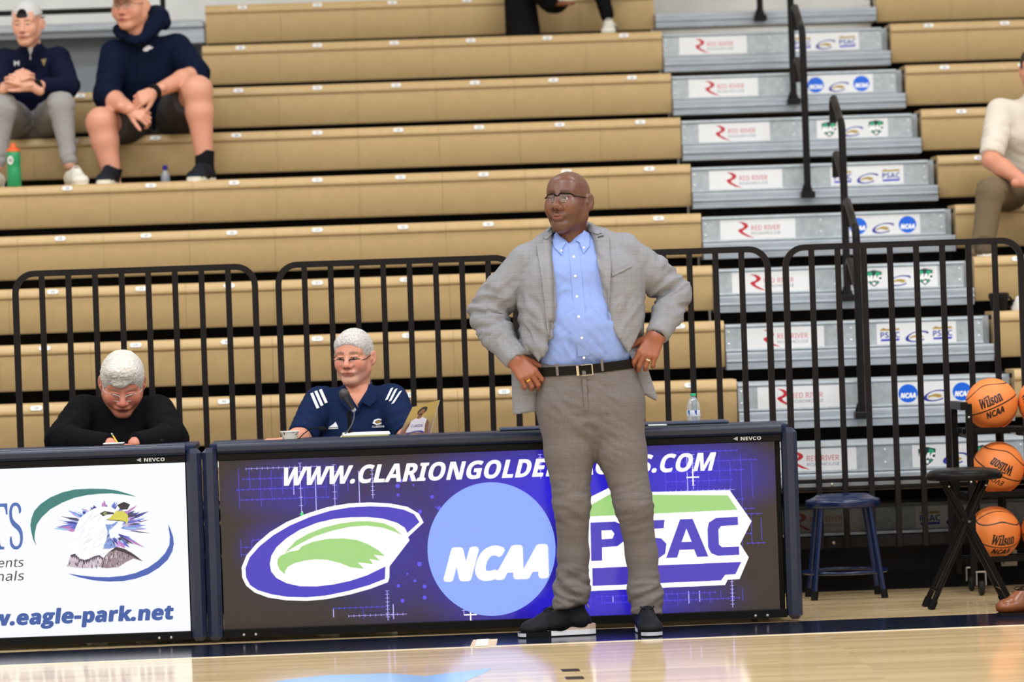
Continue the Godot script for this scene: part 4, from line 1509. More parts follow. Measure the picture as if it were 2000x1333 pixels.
func bleacher_things() -> void:
	var y5 := 0.397 + RISE * 6
	var t := thing("sports_bottle", "green squeeze bottle with an orange lid and a white emblem on a bleacher seat", "bottle", Vector3(-3.722, y5, -2.50))
	var b := MB.new()
	b.lathe([Vector2(0, 0), Vector2(0.036, 0.0), Vector2(0.039, 0.006), Vector2(0.0385, 0.09), Vector2(0.0365, 0.10), Vector2(0.0365, 0.125), Vector2(0.0385, 0.135), Vector2(0.0385, 0.185), Vector2(0.036, 0.192), Vector2(0, 0.192)], 28)
	var gm := mat(c8(28, 150, 92), 0.3)
	part(t, "bottle_body", b, gm)
	b = MB.new()
	b.lathe([Vector2(0.037, 0.192), Vector2(0.038, 0.196), Vector2(0.037, 0.206), Vector2(0.026, 0.212), Vector2(0.016, 0.216), Vector2(0.014, 0.232), Vector2(0.009, 0.238), Vector2(0, 0.239)], 24)
	part(t, "lid", b, mat(c8(232, 96, 34), 0.4))
	b = MB.new()
	b.slab(ellipse_poly(Vector2.ZERO, Vector2(0.017, 0.024), 20), 0, 0.002, Transform3D(Basis(Vector3.UP, -0.35), Vector3(-0.014, 0.145, 0.0345)))
	var em := part(t, "emblem", b, mat(c8(240, 240, 236), 0.4))
	var tm := TextMesh.new()
	tm.text = "G"
	tm.font = font(true)
	tm.font_size = 32
	tm.pixel_size = 0.0009
	tm.depth = 0.001
	var g := part(em, "emblem_letter", tm, mat(c8(60, 40, 36), 0.4))
	g.transform = Transform3D(Basis(Vector3.UP, -0.35), Vector3(-0.0145, 0.145, 0.0372))
	t = thing("drink_bottle", "small clear bottle with a blue cap standing behind the seat below the hooded man", "bottle", Vector3(-2.908, y5 - 0.015, -2.78))
	b = MB.new()
	b.lathe([Vector2(0, 0), Vector2(0.024, 0.0), Vector2(0.026, 0.005), Vector2(0.026, 0.06), Vector2(0.018, 0.078), Vector2(0.011, 0.086), Vector2(0.011, 0.09)], 18)
	var cl := StandardMaterial3D.new()
	cl.albedo_color = Color(0.75, 0.8, 0.86, 0.4)
	cl.transparency = BaseMaterial3D.TRANSPARENCY_ALPHA
	cl.roughness = 0.08
	part(t, "bottle_body", b, cl)
	b = MB.new()
	b.lathe([Vector2(0, 0.116), Vector2(0.0135, 0.116), Vector2(0.0145, 0.113), Vector2(0.0145, 0.09), Vector2(0, 0.09)], 18)
	part(t, "cap", b, mat(c8(40, 44, 140), 0.4))
	# tumbler and a white cloth at the right edge
	var y2 := 0.397 + RISE * 3
	t = thing("tumbler", "black insulated tumbler with a straw on a bleacher seat behind the guard rail", "tumbler", Vector3(1.416, y2, -0.72))
	var bk := mat(c8(24, 23, 24), 0.5)
	b = MB.new()
	b.lathe([Vector2(0, 0), Vector2(0.036, 0), Vector2(0.038, 0.004), Vector2(0.048, 0.062), Vector2(0.050, 0.066)], 28)
	part(t, "cup_wall", b, bk)
	b = MB.new()
	b.lathe([Vector2(0.052, 0.064), Vector2(0.054, 0.070), Vector2(0.052, 0.090), Vector2(0.044, 0.094), Vector2(0, 0.095)], 28)
	part(t, "lid", b, mat(c8(30, 29, 30), 0.4))
	b = MB.new()
	b.tube([Vector3(-0.004, 0.09, 0), Vector3(-0.005, 0.135, 0)], 0.0045, 8)
	part(t, "straw", b, mat(c8(44, 42, 42), 0.5))
	b = MB.new()
	var hp := []
	for i in 9:
		var a := -PI * 0.5 + PI * i / 8
		hp.append(Vector3(0.044 + 0.024 * cos(a), 0.045 + 0.026 * sin(a), 0))
	b.tube(hp, 0.006, 8)
	part(t, "handle", b, bk)
	t = thing("white_towel", "crumpled white towel on the seat beside the black tumbler", "towel", Vector3(1.535, y2, -0.74))
	b = MB.new()
	b.ball(Vector3(0, 0.0, 0), Vector3(0.055, 0.075, 0.05), 20, 12)
	for i in b.v.size():
		var q := b.v[i]
		q.y = maxf(0.0, q.y)
		b.v[i] = q + q.normalized() * 0.006 * sin(q.x * 120.0 + q.y * 60.0)
	part(t, "fold", b, mat(c8(222, 218, 210), 0.9))
	b = MB.new()
	b.ball(Vector3(0.05, 0.0, -0.02), Vector3(0.06, 0.05, 0.06), 20, 12)
	for i in b.v.size():
		b.v[i].y = maxf(0.0, b.v[i].y)
	part(t, "fold", b, mat(c8(216, 212, 204), 0.9))

# ================================================================== smooth solids: rounded pieces blended into one surface
class Sdf:
	var A := PackedVector3Array()
	var BA := PackedVector3Array()
	var IL := PackedFloat32Array()
	var RA := PackedFloat32Array()
	var DR := PackedFloat32Array()
	var K := PackedFloat32Array()
	var T := PackedInt32Array()     # 0 capsule, 1 box, 2 half-space, 3 prism of a polygon in xy
	var OP := PackedInt32Array()    # 0 join, 1 cut away, 2 keep only inside
	var HM := PackedInt32Array()
	var M: Array[Basis] = []
	var polys: Array[PackedVector2Array] = []
	var lo := Vector3(1e9, 1e9, 1e9)
	var hi := Vector3(-1e9, -1e9, -1e9)

	func _put(t: int, a: Vector3, ba: Vector3, ra: float, dr: float, k: float, op: int, m: Basis, hm: int, reach: float) -> void:
		T.append(t)
		A.append(a)
		BA.append(ba)
		var l := ba.length_squared()
		IL.append(1.0 / l if l > 1e-12 else 0.0)
		RA.append(ra)
		DR.append(dr)
		K.append(maxf(k, 0.0005))
		OP.append(op)
		M.append(m)
		HM.append(hm)
		if op == 0:
			var b := a + (m.inverse() * ba if hm else ba)
			lo = lo.min(a - Vector3.ONE * reach).min(b - Vector3.ONE * reach)
			hi = hi.max(a + Vector3.ONE * reach).max(b + Vector3.ONE * reach)

	func cap(a: Vector3, b: Vector3, ra: float, rb := -1.0, k := 0.02, op := 0) -> void:
		if rb < 0.0:
			rb = ra
		_put(0, a, b - a, ra, rb - ra, k, op, Basis.IDENTITY, 0, maxf(ra, rb))

	func chain(pts: Array, rs: Array, k := 0.02) -> void:
		for i in pts.size() - 1:
			cap(pts[i], pts[i + 1], rs[i], rs[i + 1], k)

	func flat(a: Vector3, b: Vector3, ra: float, rb: float, axis: Vector3, s: float, k := 0.02, op := 0) -> void:
		# a capsule pressed to s of its thickness along axis
		var n := axis.normalized()
		var m := Basis(Vector3(s, 0, 0) + n * n.x * (1 - s), Vector3(0, s, 0) + n * n.y * (1 - s), Vector3(0, 0, s) + n * n.z * (1 - s))
		_put(0, a, m * (b - a), ra * s, (rb - ra) * s, k, op, m, 1, maxf(ra, rb))

	func ell(c: Vector3, r: Vector3, k := 0.02, op := 0, bas := Basis.IDENTITY) -> void:
		var mr := minf(r.x, minf(r.y, r.z))
		var m := Basis.from_scale(Vector3(mr / r.x, mr / r.y, mr / r.z)) * bas.inverse()
		_put(0, c, Vector3.ZERO, mr, 0.0, k, op, m, 1, maxf(r.x, maxf(r.y, r.z)))

	func box(c: Vector3, h: Vector3, r: float, k := 0.01, op := 0, bas := Basis.IDENTITY) -> void:
		_put(1, c, h - Vector3.ONE * r, r, 0.0, k, op, bas.inverse(), 1, h.length())

	func cut(p: Vector3, n: Vector3, k := 0.004) -> void:
		_put(2, p, n.normalized(), 0.0, 0.0, k, 2, Basis.IDENTITY, 0, 0.0)

	func prism_cut(poly: PackedVector2Array, z0: float, k := 0.004) -> void:
		polys.append(poly)
		_put(3, Vector3(0, 0, z0), Vector3.ZERO, polys.size() - 1, 0.0, k, 1, Basis.IDENTITY, 0, 0.0)

	func one(i: int, p: Vector3) -> float:
		var q := p - A[i]
		match T[i]:
			0:
				if HM[i]:
					q = M[i] * q
				var h := clampf(q.dot(BA[i]) * IL[i], 0.0, 1.0)
				return (q - BA[i] * h).length() - RA[i] - DR[i] * h
			1:
				q = (M[i] * q).abs() - BA[i]
				return q.max(Vector3.ZERO).length() + minf(maxf(q.x, maxf(q.y, q.z)), 0.0) - RA[i]
			2:
				return q.dot(BA[i])
			_:
				var pl := polys[int(RA[i])]
				var n := pl.size()
				var v := Vector2(p.x, p.y)
				var best := 1e9
				var inside := false
				var b := pl[n - 1]
				for j in n:
					var a := pl[j]
					var e := b - a
					var w := v - a
					var h := clampf(w.dot(e) / e.length_squared(), 0.0, 1.0)
					best = minf(best, (w - e * h).length_squared())
					if (a.y > v.y) != (b.y > v.y) and v.x < (b.x - a.x) * (v.y - a.y) / (b.y - a.y) + a.x:
						inside = not inside
					b = a
				var d := sqrt(best)
				return maxf(-d if inside else d, A[i].z - p.z)

	func ev(p: Vector3, list: PackedInt32Array) -> float:
		var d := 1e3
		for i in list:
			var di: float
			if T[i] == 0:
				var q := p - A[i]
				if HM[i]:
					q = M[i] * q
				var h := clampf(q.dot(BA[i]) * IL[i], 0.0, 1.0)
				di = (q - BA[i] * h).length() - RA[i] - DR[i] * h
			else:
				di = one(i, p)
			var k := K[i]
			if OP[i] == 0:
				var h2 := maxf(k - absf(d - di), 0.0) / k
				d = minf(d, di) - h2 * h2 * k * 0.25
			else:
				if OP[i] == 1:
					di = -di
				var h3 := maxf(k - absf(d - di), 0.0) / k
				d = maxf(d, di) + h3 * h3 * k * 0.25
		return d

	func all() -> PackedInt32Array:
		var l := PackedInt32Array()
		for i in T.size():
			l.append(i)
		return l

	func at(p: Vector3) -> float:
		return ev(p, all())

	func front(x: float, y: float, z: float, zmin: float) -> float:
		# first surface met from z going away from the camera
		var l := all()
		var p := Vector3(x, y, z)
		for i in 40:
			var d := ev(p, l)
			if d < 0.0006:
				return p.z
			p.z -= maxf(d, 0.001)
			if p.z < zmin:
				return zmin
		return p.z

	func reach(c: Vector3, dir: Vector3, far: float) -> float:
		# outermost surface along dir from c
		var l := all()
		var t := far
		for i in 60:
			var d := ev(c + dir * t, l)
			if d < 0.0006:
				return t
			t -= maxf(d, 0.0008)
			if t < 0.0:
				return 0.0
		return t

	func mesh(out: MB, cell: float, colf = null, disp = null, xf := Transform3D.IDENTITY) -> void:
		var B := 4
		var org := lo - Vector3.ONE * cell * 2.0
		var nn := ((hi - lo) / cell + Vector3.ONE * 4.0).ceil()
		var nx := int(ceil(nn.x / B)) * B
		var ny := int(ceil(nn.y / B)) * B
		var nz := int(ceil(nn.z / B)) * B
		var sx := nx + 1
		var sxy := (nx + 1) * (ny + 1)
		var val := PackedFloat32Array()
		val.resize(sxy * (nz + 1))
		val.fill(1e9)
		var vid := PackedInt32Array()
		vid.resize(nx * ny * nz)
		vid.fill(-1)
		var R := cell * B * 0.5 * 1.7321
		var np := T.size()
		var vs := PackedVector3Array()
		var cells := PackedInt32Array()
		var cxyz: Array[Vector3i] = []
		var ds := PackedFloat32Array()
		ds.resize(np)
		for bz in range(0, nz, B):
			for by in range(0, ny, B):
				for bx in range(0, nx, B):
					var c := org + Vector3(bx + B * 0.5, by + B * 0.5, bz + B * 0.5) * cell
					var best := 1e9
					for i in np:
						var di: float
						if T[i] == 0:
							var q := c - A[i]
							if HM[i]:
								q = M[i] * q
							var h := clampf(q.dot(BA[i]) * IL[i], 0.0, 1.0)
							di = (q - BA[i] * h).length() - RA[i] - DR[i] * h
						else:
							di = 0.0
						ds[i] = di
						if OP[i] == 0 and di < best:
							best = di
					if best > R + 0.03:
						continue
					var list := PackedInt32Array()
					for i in np:
						if OP[i] == 0:
							if ds[i] < best + K[i] + R * 2.0:
								list.append(i)
						elif T[i] == 0:
							if ds[i] < R * 2.0 + K[i]:
								list.append(i)
						else:
							list.append(i)
					if absf(ev(c, list)) > R + 0.002:
						continue
					for z in range(bz, bz + B + 1):
						for y in range(by, by + B + 1):
							var o := z * sxy + y * sx + bx
							for x in B + 1:
								if val[o + x] > 1e8:
									val[o + x] = ev(org + Vector3(bx + x, y, z) * cell, list)
					for z in range(bz, bz + B):
						for y in range(by, by + B):
							for x in range(bx, bx + B):
								var o := z * sxy + y * sx + x
								var m := 0
								var v0 := val[o]
								var v1 := val[o + 1]
								var v2 := val[o + sx]
								var v3 := val[o + sx + 1]
								var v4 := val[o + sxy]
								var v5 := val[o + sxy + 1]
								var v6 := val[o + sxy + sx]
								var v7 := val[o + sxy + sx + 1]
								m = int(v0 < 0) + int(v1 < 0) + int(v2 < 0) + int(v3 < 0) + int(v4 < 0) + int(v5 < 0) + int(v6 < 0) + int(v7 < 0)
								if m == 0 or m == 8:
									continue
								var s := Vector3.ZERO
								var n := 0
								if (v0 < 0) != (v1 < 0):
									s += Vector3(v0 / (v0 - v1), 0, 0)
									n += 1
								if (v2 < 0) != (v3 < 0):
									s += Vector3(v2 / (v2 - v3), 1, 0)
									n += 1
								if (v4 < 0) != (v5 < 0):
									s += Vector3(v4 / (v4 - v5), 0, 1)
									n += 1
								if (v6 < 0) != (v7 < 0):
									s += Vector3(v6 / (v6 - v7), 1, 1)
									n += 1
								if (v0 < 0) != (v2 < 0):
									s += Vector3(0, v0 / (v0 - v2), 0)
									n += 1
								if (v1 < 0) != (v3 < 0):
									s += Vector3(1, v1 / (v1 - v3), 0)
									n += 1
								if (v4 < 0) != (v6 < 0):
									s += Vector3(0, v4 / (v4 - v6), 1)
									n += 1
								if (v5 < 0) != (v7 < 0):
									s += Vector3(1, v5 / (v5 - v7), 1)
									n += 1
								if (v0 < 0) != (v4 < 0):
									s += Vector3(0, 0, v0 / (v0 - v4))
									n += 1
								if (v1 < 0) != (v5 < 0):
									s += Vector3(1, 0, v1 / (v1 - v5))
									n += 1
								if (v2 < 0) != (v6 < 0):
									s += Vector3(0, 1, v2 / (v2 - v6))
									n += 1
								if (v3 < 0) != (v7 < 0):
									s += Vector3(1, 1, v3 / (v3 - v7))
									n += 1
								vid[(z * ny + y) * nx + x] = vs.size()
								vs.append(org + (Vector3(x, y, z) + s / n) * cell)
								cxyz.append(Vector3i(x, y, z))
		var idx := PackedInt32Array()
		for c in cxyz:
			var o := c.z * sxy + c.y * sx + c.x
			var a := val[o] < 0
			var me := vid[(c.z * ny + c.y) * nx + c.x]
			if c.y > 0 and c.z > 0 and a != (val[o + 1] < 0):
				var p1 := vid[(c.z * ny + c.y - 1) * nx + c.x]
				var p2 := vid[((c.z - 1) * ny + c.y - 1) * nx + c.x]
				var p3 := vid[((c.z - 1) * ny + c.y) * nx + c.x]
				if p1 >= 0 and p2 >= 0 and p3 >= 0:
					idx.append_array([me, p1, p2, me, p2, p3] if not a else [me, p2, p1, me, p3, p2])
			if c.x > 0 and c.z > 0 and a != (val[o + sx] < 0):
				var p1 := vid[((c.z - 1) * ny + c.y) * nx + c.x]
				var p2 := vid[((c.z - 1) * ny + c.y) * nx + c.x - 1]
				var p3 := vid[(c.z * ny + c.y) * nx + c.x - 1]
				if p1 >= 0 and p2 >= 0 and p3 >= 0:
					idx.append_array([me, p1, p2, me, p2, p3] if not a else [me, p2, p1, me, p3, p2])
			if c.x > 0 and c.y > 0 and a != (val[o + sxy] < 0):
				var p1 := vid[(c.z * ny + c.y) * nx + c.x - 1]
				var p2 := vid[(c.z * ny + c.y - 1) * nx + c.x - 1]
				var p3 := vid[(c.z * ny + c.y - 1) * nx + c.x]
				if p1 >= 0 and p2 >= 0 and p3 >= 0:
					idx.append_array([me, p1, p2, me, p2, p3] if not a else [me, p2, p1, me, p3, p2])
		var ns := _normals(vs, idx)
		if disp != null:
			for i in vs.size():
				vs[i] += ns[i] * float(disp.call(vs[i], ns[i]))
			ns = _normals(vs, idx)
		var base := out.v.size()
		while out.col.size() < base:
			out.col.append(Color.WHITE)
		for i in vs.size():
			out.v.append(xf * vs[i])
			out.n.append((xf.basis * ns[i]).normalized())
			out.uv.append(Vector2.ZERO)
			out.col.append(colf.call(vs[i], ns[i]) if colf != null else Color.WHITE)
		for i in idx:
			out.idx.append(base + i)

	func _normals(vs: PackedVector3Array, idx: PackedInt32Array) -> PackedVector3Array:
		var ns := PackedVector3Array()
		ns.resize(vs.size())
		for i in range(0, idx.size(), 3):
			var a := vs[idx[i]]
			var f := (vs[idx[i + 2]] - a).cross(vs[idx[i + 1]] - a)
			ns[idx[i]] += f
			ns[idx[i + 1]] += f
			ns[idx[i + 2]] += f
		for i in ns.size():
			ns[i] = ns[i].normalized()
		return ns

class Folds:
	# creases of cloth: zones of stretched noise
	var zones := []
	var noise := FastNoiseLite.new()

	func _init(sd := 1) -> void:
		noise.seed = sd
		noise.frequency = 1.0
		noise.fractal_octaves = 2
		noise.noise_type = FastNoiseLite.TYPE_SIMPLEX_SMOOTH

	func zone(c: Vector3, r: float, dir: Vector3, amp: float, freq: float, cross := 4.0) -> void:
		zones.append([c, r, dir.normalized(), amp, freq, cross])

	func d(p: Vector3, _n: Vector3) -> float:
		var s := 0.0
		for z in zones:
			var w: float = 1.0 - (p - z[0]).length() / z[1]
			if w <= 0.0:
				continue
			w = minf(1.0, w * 1.8)
			var along: float = z[2].dot(p)
			var q: Vector3 = (p - z[2] * along) * z[5] + z[2] * along * z[4]
			var v := noise.get_noise_3dv(q)
			s += z[3] * w * (1.0 - 2.6 * absf(v))
		return s

func patch(b: MB, s: Sdf, poly: PackedVector2Array, zc: float, off: float, thick: float, step := 0.02) -> void:
	# a thin piece of cloth laid on a surface, its outline given in x and y, seen from the front
	var key := {}
	var put := func(q: Vector2) -> Vector3:
		var kk := Vector2i(roundi(q.x * 4000), roundi(q.y * 4000))
		if not key.has(kk):
			key[kk] = s.front(q.x, q.y, zc + 0.4, zc - 0.3)
		return Vector3(q.x, q.y, key[kk] + off)
	var bb := Rect2(poly[0], Vector2.ZERO)
	for q in poly:
		bb = bb.expand(q)
	var tris := []
	var y := bb.position.y
	while y < bb.end.y:
		var x := bb.position.x
		while x < bb.end.x:
			var sq := PackedVector2Array([Vector2(x, y), Vector2(x + step, y), Vector2(x + step, y + step), Vector2(x, y + step)])
			for piece in Geometry2D.intersect_polygons(poly, sq):
				var ids := Geometry2D.triangulate_polygon(piece)
				for i in range(0, ids.size(), 3):
					tris.append([put.call(piece[ids[i]]), put.call(piece[ids[i + 1]]), put.call(piece[ids[i + 2]])])
			x += step
		y += step
	# shared vertices give a smooth face
	var vmap := {}
	var ids2 := PackedInt32Array()
	var vs := PackedVector3Array()
	var ns := PackedVector3Array()
	for t in tris:
		var f: Vector3 = (t[1] - t[0]).cross(t[2] - t[0])
		if f.z < 0:
			f = -f
		for p in t:
			var kk := Vector2i(roundi(p.x * 4000), roundi(p.y * 4000))
			if not vmap.has(kk):
				vmap[kk] = vs.size()
				vs.append(p)
				ns.append(Vector3.ZERO)
			ns[vmap[kk]] += f
			ids2.append(vmap[kk])
	var base := b.v.size()
	for i in vs.size():
		b.vert(vs[i], ns[i].normalized())
	for i in range(0, ids2.size(), 3):
		b.tri_i(base + ids2[i], base + ids2[i + 1], base + ids2[i + 2])
	# edge
	var area := 0.0
	for j in poly.size():
		area += poly[j].cross(poly[(j + 1) % poly.size()])
	for j in poly.size():
		var a := poly[j]
		var c := poly[(j + 1) % poly.size()]
		var m := maxi(1, int(a.distance_to(c) / step))
		for i in m:
			var p: Vector3 = put.call(a.lerp(c, float(i) / m))
			var q: Vector3 = put.call(a.lerp(c, float(i + 1) / m))
			var e := c - a
			b.face([p, q, q - Vector3(0, 0, thick), p - Vector3(0, 0, thick)], (Vector3(e.y, -e.x, 0) * signf(area)).normalized())

func pp(pts: Array, z: float) -> PackedVector2Array:
	# photograph pixels [x, y, x, y ...] to an outline in x and y at depth z
	var o := PackedVector2Array()
	for i in range(0, pts.size(), 2):
		var p := pix(pts[i], pts[i + 1], z)
		o.append(Vector2(p.x, p.y))
	return o

# ================================================================== people
var skin_mat: StandardMaterial3D

func lin(r: int, g: int, b: int) -> Color:
	return Color8(r, g, b).srgb_to_linear()

func person_root(label: String, at: Vector3) -> Node3D:
	return thing("person", label, "person", at)

func piece(root: Node3D, called: String, b, m: Material, label := "") -> MeshInstance3D:
	# parts are computed in the hall's coordinates
	var o := part(root, called, b, m, label)
	o.position = -root.position
	return o

func cloth(c: Color, rough := 0.85, tex: Texture2D = null, sc := 10.0) -> StandardMaterial3D:
	var m := StandardMaterial3D.new()
	m.albedo_color = c
	m.roughness = rough
	if tex:
		m.albedo_texture = tex
		m.uv1_triplanar = true
		m.uv1_scale = Vector3.ONE * sc
	m.metallic_specular = 0.2
	return m

# ---- head, in its own axes: z forward, y up, origin between the eyes and ears
func head_sdf(o: Dictionary) -> Sdf:
	var s := Sdf.new()
	var jw: float = o.get("jaw", 1.0)
	var cr: float = o.get("crown", 1.0)
	s.ell(Vector3(0, 0.038 * cr, -0.018), Vector3(0.0775, 0.086 * cr, 0.099), 0.02)
	s.ell(Vector3(0, -0.022, 0.012), Vector3(0.0665 * jw, 0.082, 0.078), 0.03)
	for e in [-1.0, 1.0]:
		s.cap(Vector3(e * 0.052 * jw, -0.052, -0.012), Vector3(e * 0.016, -0.1, 0.056), 0.026 * jw, 0.02, 0.03)
		s.ell(Vector3(e * 0.041 * jw, -0.028, 0.05), Vector3(0.028, 0.032, 0.03) * jw, 0.025)
		s.cap(Vector3(e * 0.012, 0.024, 0.079), Vector3(e * 0.046, 0.025, 0.064), 0.0115, 0.012, 0.014)
	s.ell(Vector3(0, -0.098, 0.058), Vector3(0.022, 0.018, 0.02), 0.02)
	s.ell(Vector3(0, 0.058 * cr, 0.05), Vector3(0.055, 0.034 * cr, 0.03), 0.03)
	for e in [-1.0, 1.0]:
		s.ell(Vector3(e * 0.031, 0.002, 0.098), Vector3(0.0185, 0.0125, 0.0175), 0.012, 1)
		# lids
		s.cap(Vector3(e * 0.018, 0.0060, 0.0858), Vector3(e * 0.044, 0.0052, 0.0795), 0.0050, 0.0045, 0.005)
		s.cap(Vector3(e * 0.019, -0.0078, 0.0838), Vector3(e * 0.043, -0.0078, 0.0775), 0.0045, 0.0045, 0.006)
	s.cap(Vector3(0, 0.012, 0.085), Vector3(0, -0.03, 0.106), 0.009, 0.0115 * o.get("nose", 1.0), 0.012)
	s.ell(Vector3(0, -0.035, 0.104), Vector3(0.0125, 0.0105, 0.012) * o.get("nose", 1.0), 0.008)
	for e in [-1.0, 1.0]:
		s.ell(Vector3(e * 0.0135 * o.get("nose", 1.0), -0.038, 0.094), Vector3(0.0088, 0.0085, 0.011) * o.get("nose", 1.0), 0.007)
		s.ell(Vector3(e * 0.007, -0.045, 0.101), Vector3(0.0038, 0.003, 0.005), 0.003, 1)
	var lp: float = o.get("lips", 1.0)
	s.ell(Vector3(0, -0.064, 0.083), Vector3(0.03, 0.012, 0.014), 0.014)
	s.cap(Vector3(-0.019, -0.0655, 0.084), Vector3(-0.004, -0.0622, 0.0925), 0.0042 * lp, 0.0056 * lp, 0.006)
	s.cap(Vector3(0.019, -0.0655, 0.084), Vector3(0.004, -0.0622, 0.0925), 0.0042 * lp, 0.0056 * lp, 0.006)
	s.cap(Vector3(-0.015, -0.0735, 0.0835), Vector3(0.015, -0.0735, 0.0835), 0.0064 * lp, -1, 0.007)
	s.cap(Vector3(-0.02, -0.0682, 0.0945), Vector3(0.02, -0.0682, 0.0945), 0.0017, -1, 0.002, 1)
	for e in [-1.0, 1.0]:
		var eb := Basis(Vector3.UP, -e * 0.45) * Basis(Vector3.RIGHT, -0.15)
		var out := eb * Vector3(e, 0, 0)
		var ec := Vector3(e * 0.087, -0.004, -0.02)
		s.ell(ec, Vector3(0.0085, 0.0345, 0.0235), 0.006, 0, eb)
		s.ell(ec + out * 0.0085 + Vector3(0, 0.002, 0.002), Vector3(0.0065, 0.021, 0.0125), 0.004, 1, eb)
		s.ell(ec + out * 0.003 + Vector3(0, -0.004, 0.015), Vector3(0.004, 0.008, 0.004), 0.004, 0, eb)
	var nk: Vector3 = o.get("neck", Vector3(0, -0.2, -0.04))
	s.cap(Vector3(0, -0.06, -0.03), nk, 0.053 * o.get("neck_r", 1.0), 0.058 * o.get("neck_r", 1.0), 0.03)
	return s

func head_color(o: Dictionary) -> Callable:
	var skin: Color = o.skin
	var lip: Color = o.get("lip", skin.lerp(lin(170, 80, 78), 0.5))
	var brow: Color = o.get("brow", skin * 0.4)
	var cheek: Color = o.get("cheek", skin)
	var noise := FastNoiseLite.new()
	noise.frequency = 40.0
	return func(p: Vector3, _n: Vector3) -> Color:
		var c := skin * (1.0 + 0.05 * noise.get_noise_3dv(p))
		var ax := absf(p.x)
		if p.z > 0.03:
			var ck := 1.0 - Vector2(ax - 0.042, (p.y + 0.03) * 0.9).length() / 0.026
			if ck > 0:
				c = c.lerp(cheek, minf(1.0, ck * 1.4))
			if p.z > 0.07 and absf(p.y + 0.036) < 0.016 and ax < 0.02:
				c = c.lerp(cheek, 0.7)
			# lips
			var ly := p.y + 0.0685
			if ax < 0.0235 and ly > -0.0115 * (1.0 - ax * 26.0) and ly < 0.0095 * (1.0 - ax * 24.0) and p.z > 0.07:
				c = lip
				if absf(ly) < 0.0016:
					c = lip * 0.35
			elif absf(ly) < 0.0016 and ax < 0.026 and p.z > 0.07:
				c = skin * 0.4
			# nostrils
			if p.z > 0.09 and p.y < -0.0405 and p.y > -0.049 and ax > 0.003 and ax < 0.0115:
				c = skin * 0.3
			# eyebrows
			var by := p.y - 0.0255 + (ax - 0.03) * (ax - 0.03) * 9.0
			if o.has("brow") and ax > 0.012 and ax < 0.05 and absf(by) < 0.0040 - 0.05 * maxf(0.0, ax - 0.03):
				c = c.lerp(brow, 0.75 + 0.25 * noise.get_noise_3dv(p * 9.0))
			# lashes and the rim of the lids
			if o.has("lash") and absf(p.y - 0.0042) < 0.0016 and ax > 0.017 and ax < 0.046:
				c = o.lash
			if o.has("beard"):
				var bd := p.y + 0.05 + ax * 0.2
				if bd < 0.0 and not (ax < 0.024 and absf(ly) < 0.012) and p.y > -0.118:
					c = c.lerp(o.beard, o.get("beard_w", 0.3))
		if o.has("stubble_top") and p.y > 0.06 - p.z * 0.35 and p.z < 0.06:
			c = c.lerp(o.stubble_top, 0.25)
		return c

func add_head(root: Node3D, body: MB, c: Vector3, bas: Basis, sc: float, o: Dictionary) -> Transform3D:
	var xf := Transform3D(bas.scaled(Vector3.ONE * sc), c)
	if o.has("neck_to"):
		o.neck = xf.affine_inverse() * (o.neck_to as Vector3)
	head_sdf(o).mesh(body, o.get("cell", 0.0036), head_color(o), null, xf)
	var gaze: Vector3 = o.get("gaze", Vector3(0, 0, 1))
	gaze = gaze.normalized()
	for e in [-1.0, 1.0]:
		var b := MB.new()
		b.ball(Vector3.ZERO, Vector3.ONE * 0.0122, 20, 14, Basis(Vector3(1, 0, 0), gaze, Vector3(1, 0, 0).cross(gaze)).orthonormalized())
		for i in b.v.size():
			var t := b.v[i].normalized().dot(gaze)
			b.col.append(Color(0.012, 0.01, 0.01) if t > 0.955 else o.get("iris", lin(60, 40, 28)) if t > 0.86 else lin(206, 198, 192))
		var q := MB.new()
		q.add(b, xf * Transform3D(Basis.IDENTITY, Vector3(e * 0.031, -0.0005, 0.0735)))
		var m := StandardMaterial3D.new()
		m.vertex_color_use_as_albedo = true
		m.roughness = 0.15
		piece(root, "eye", q, m)
	return xf

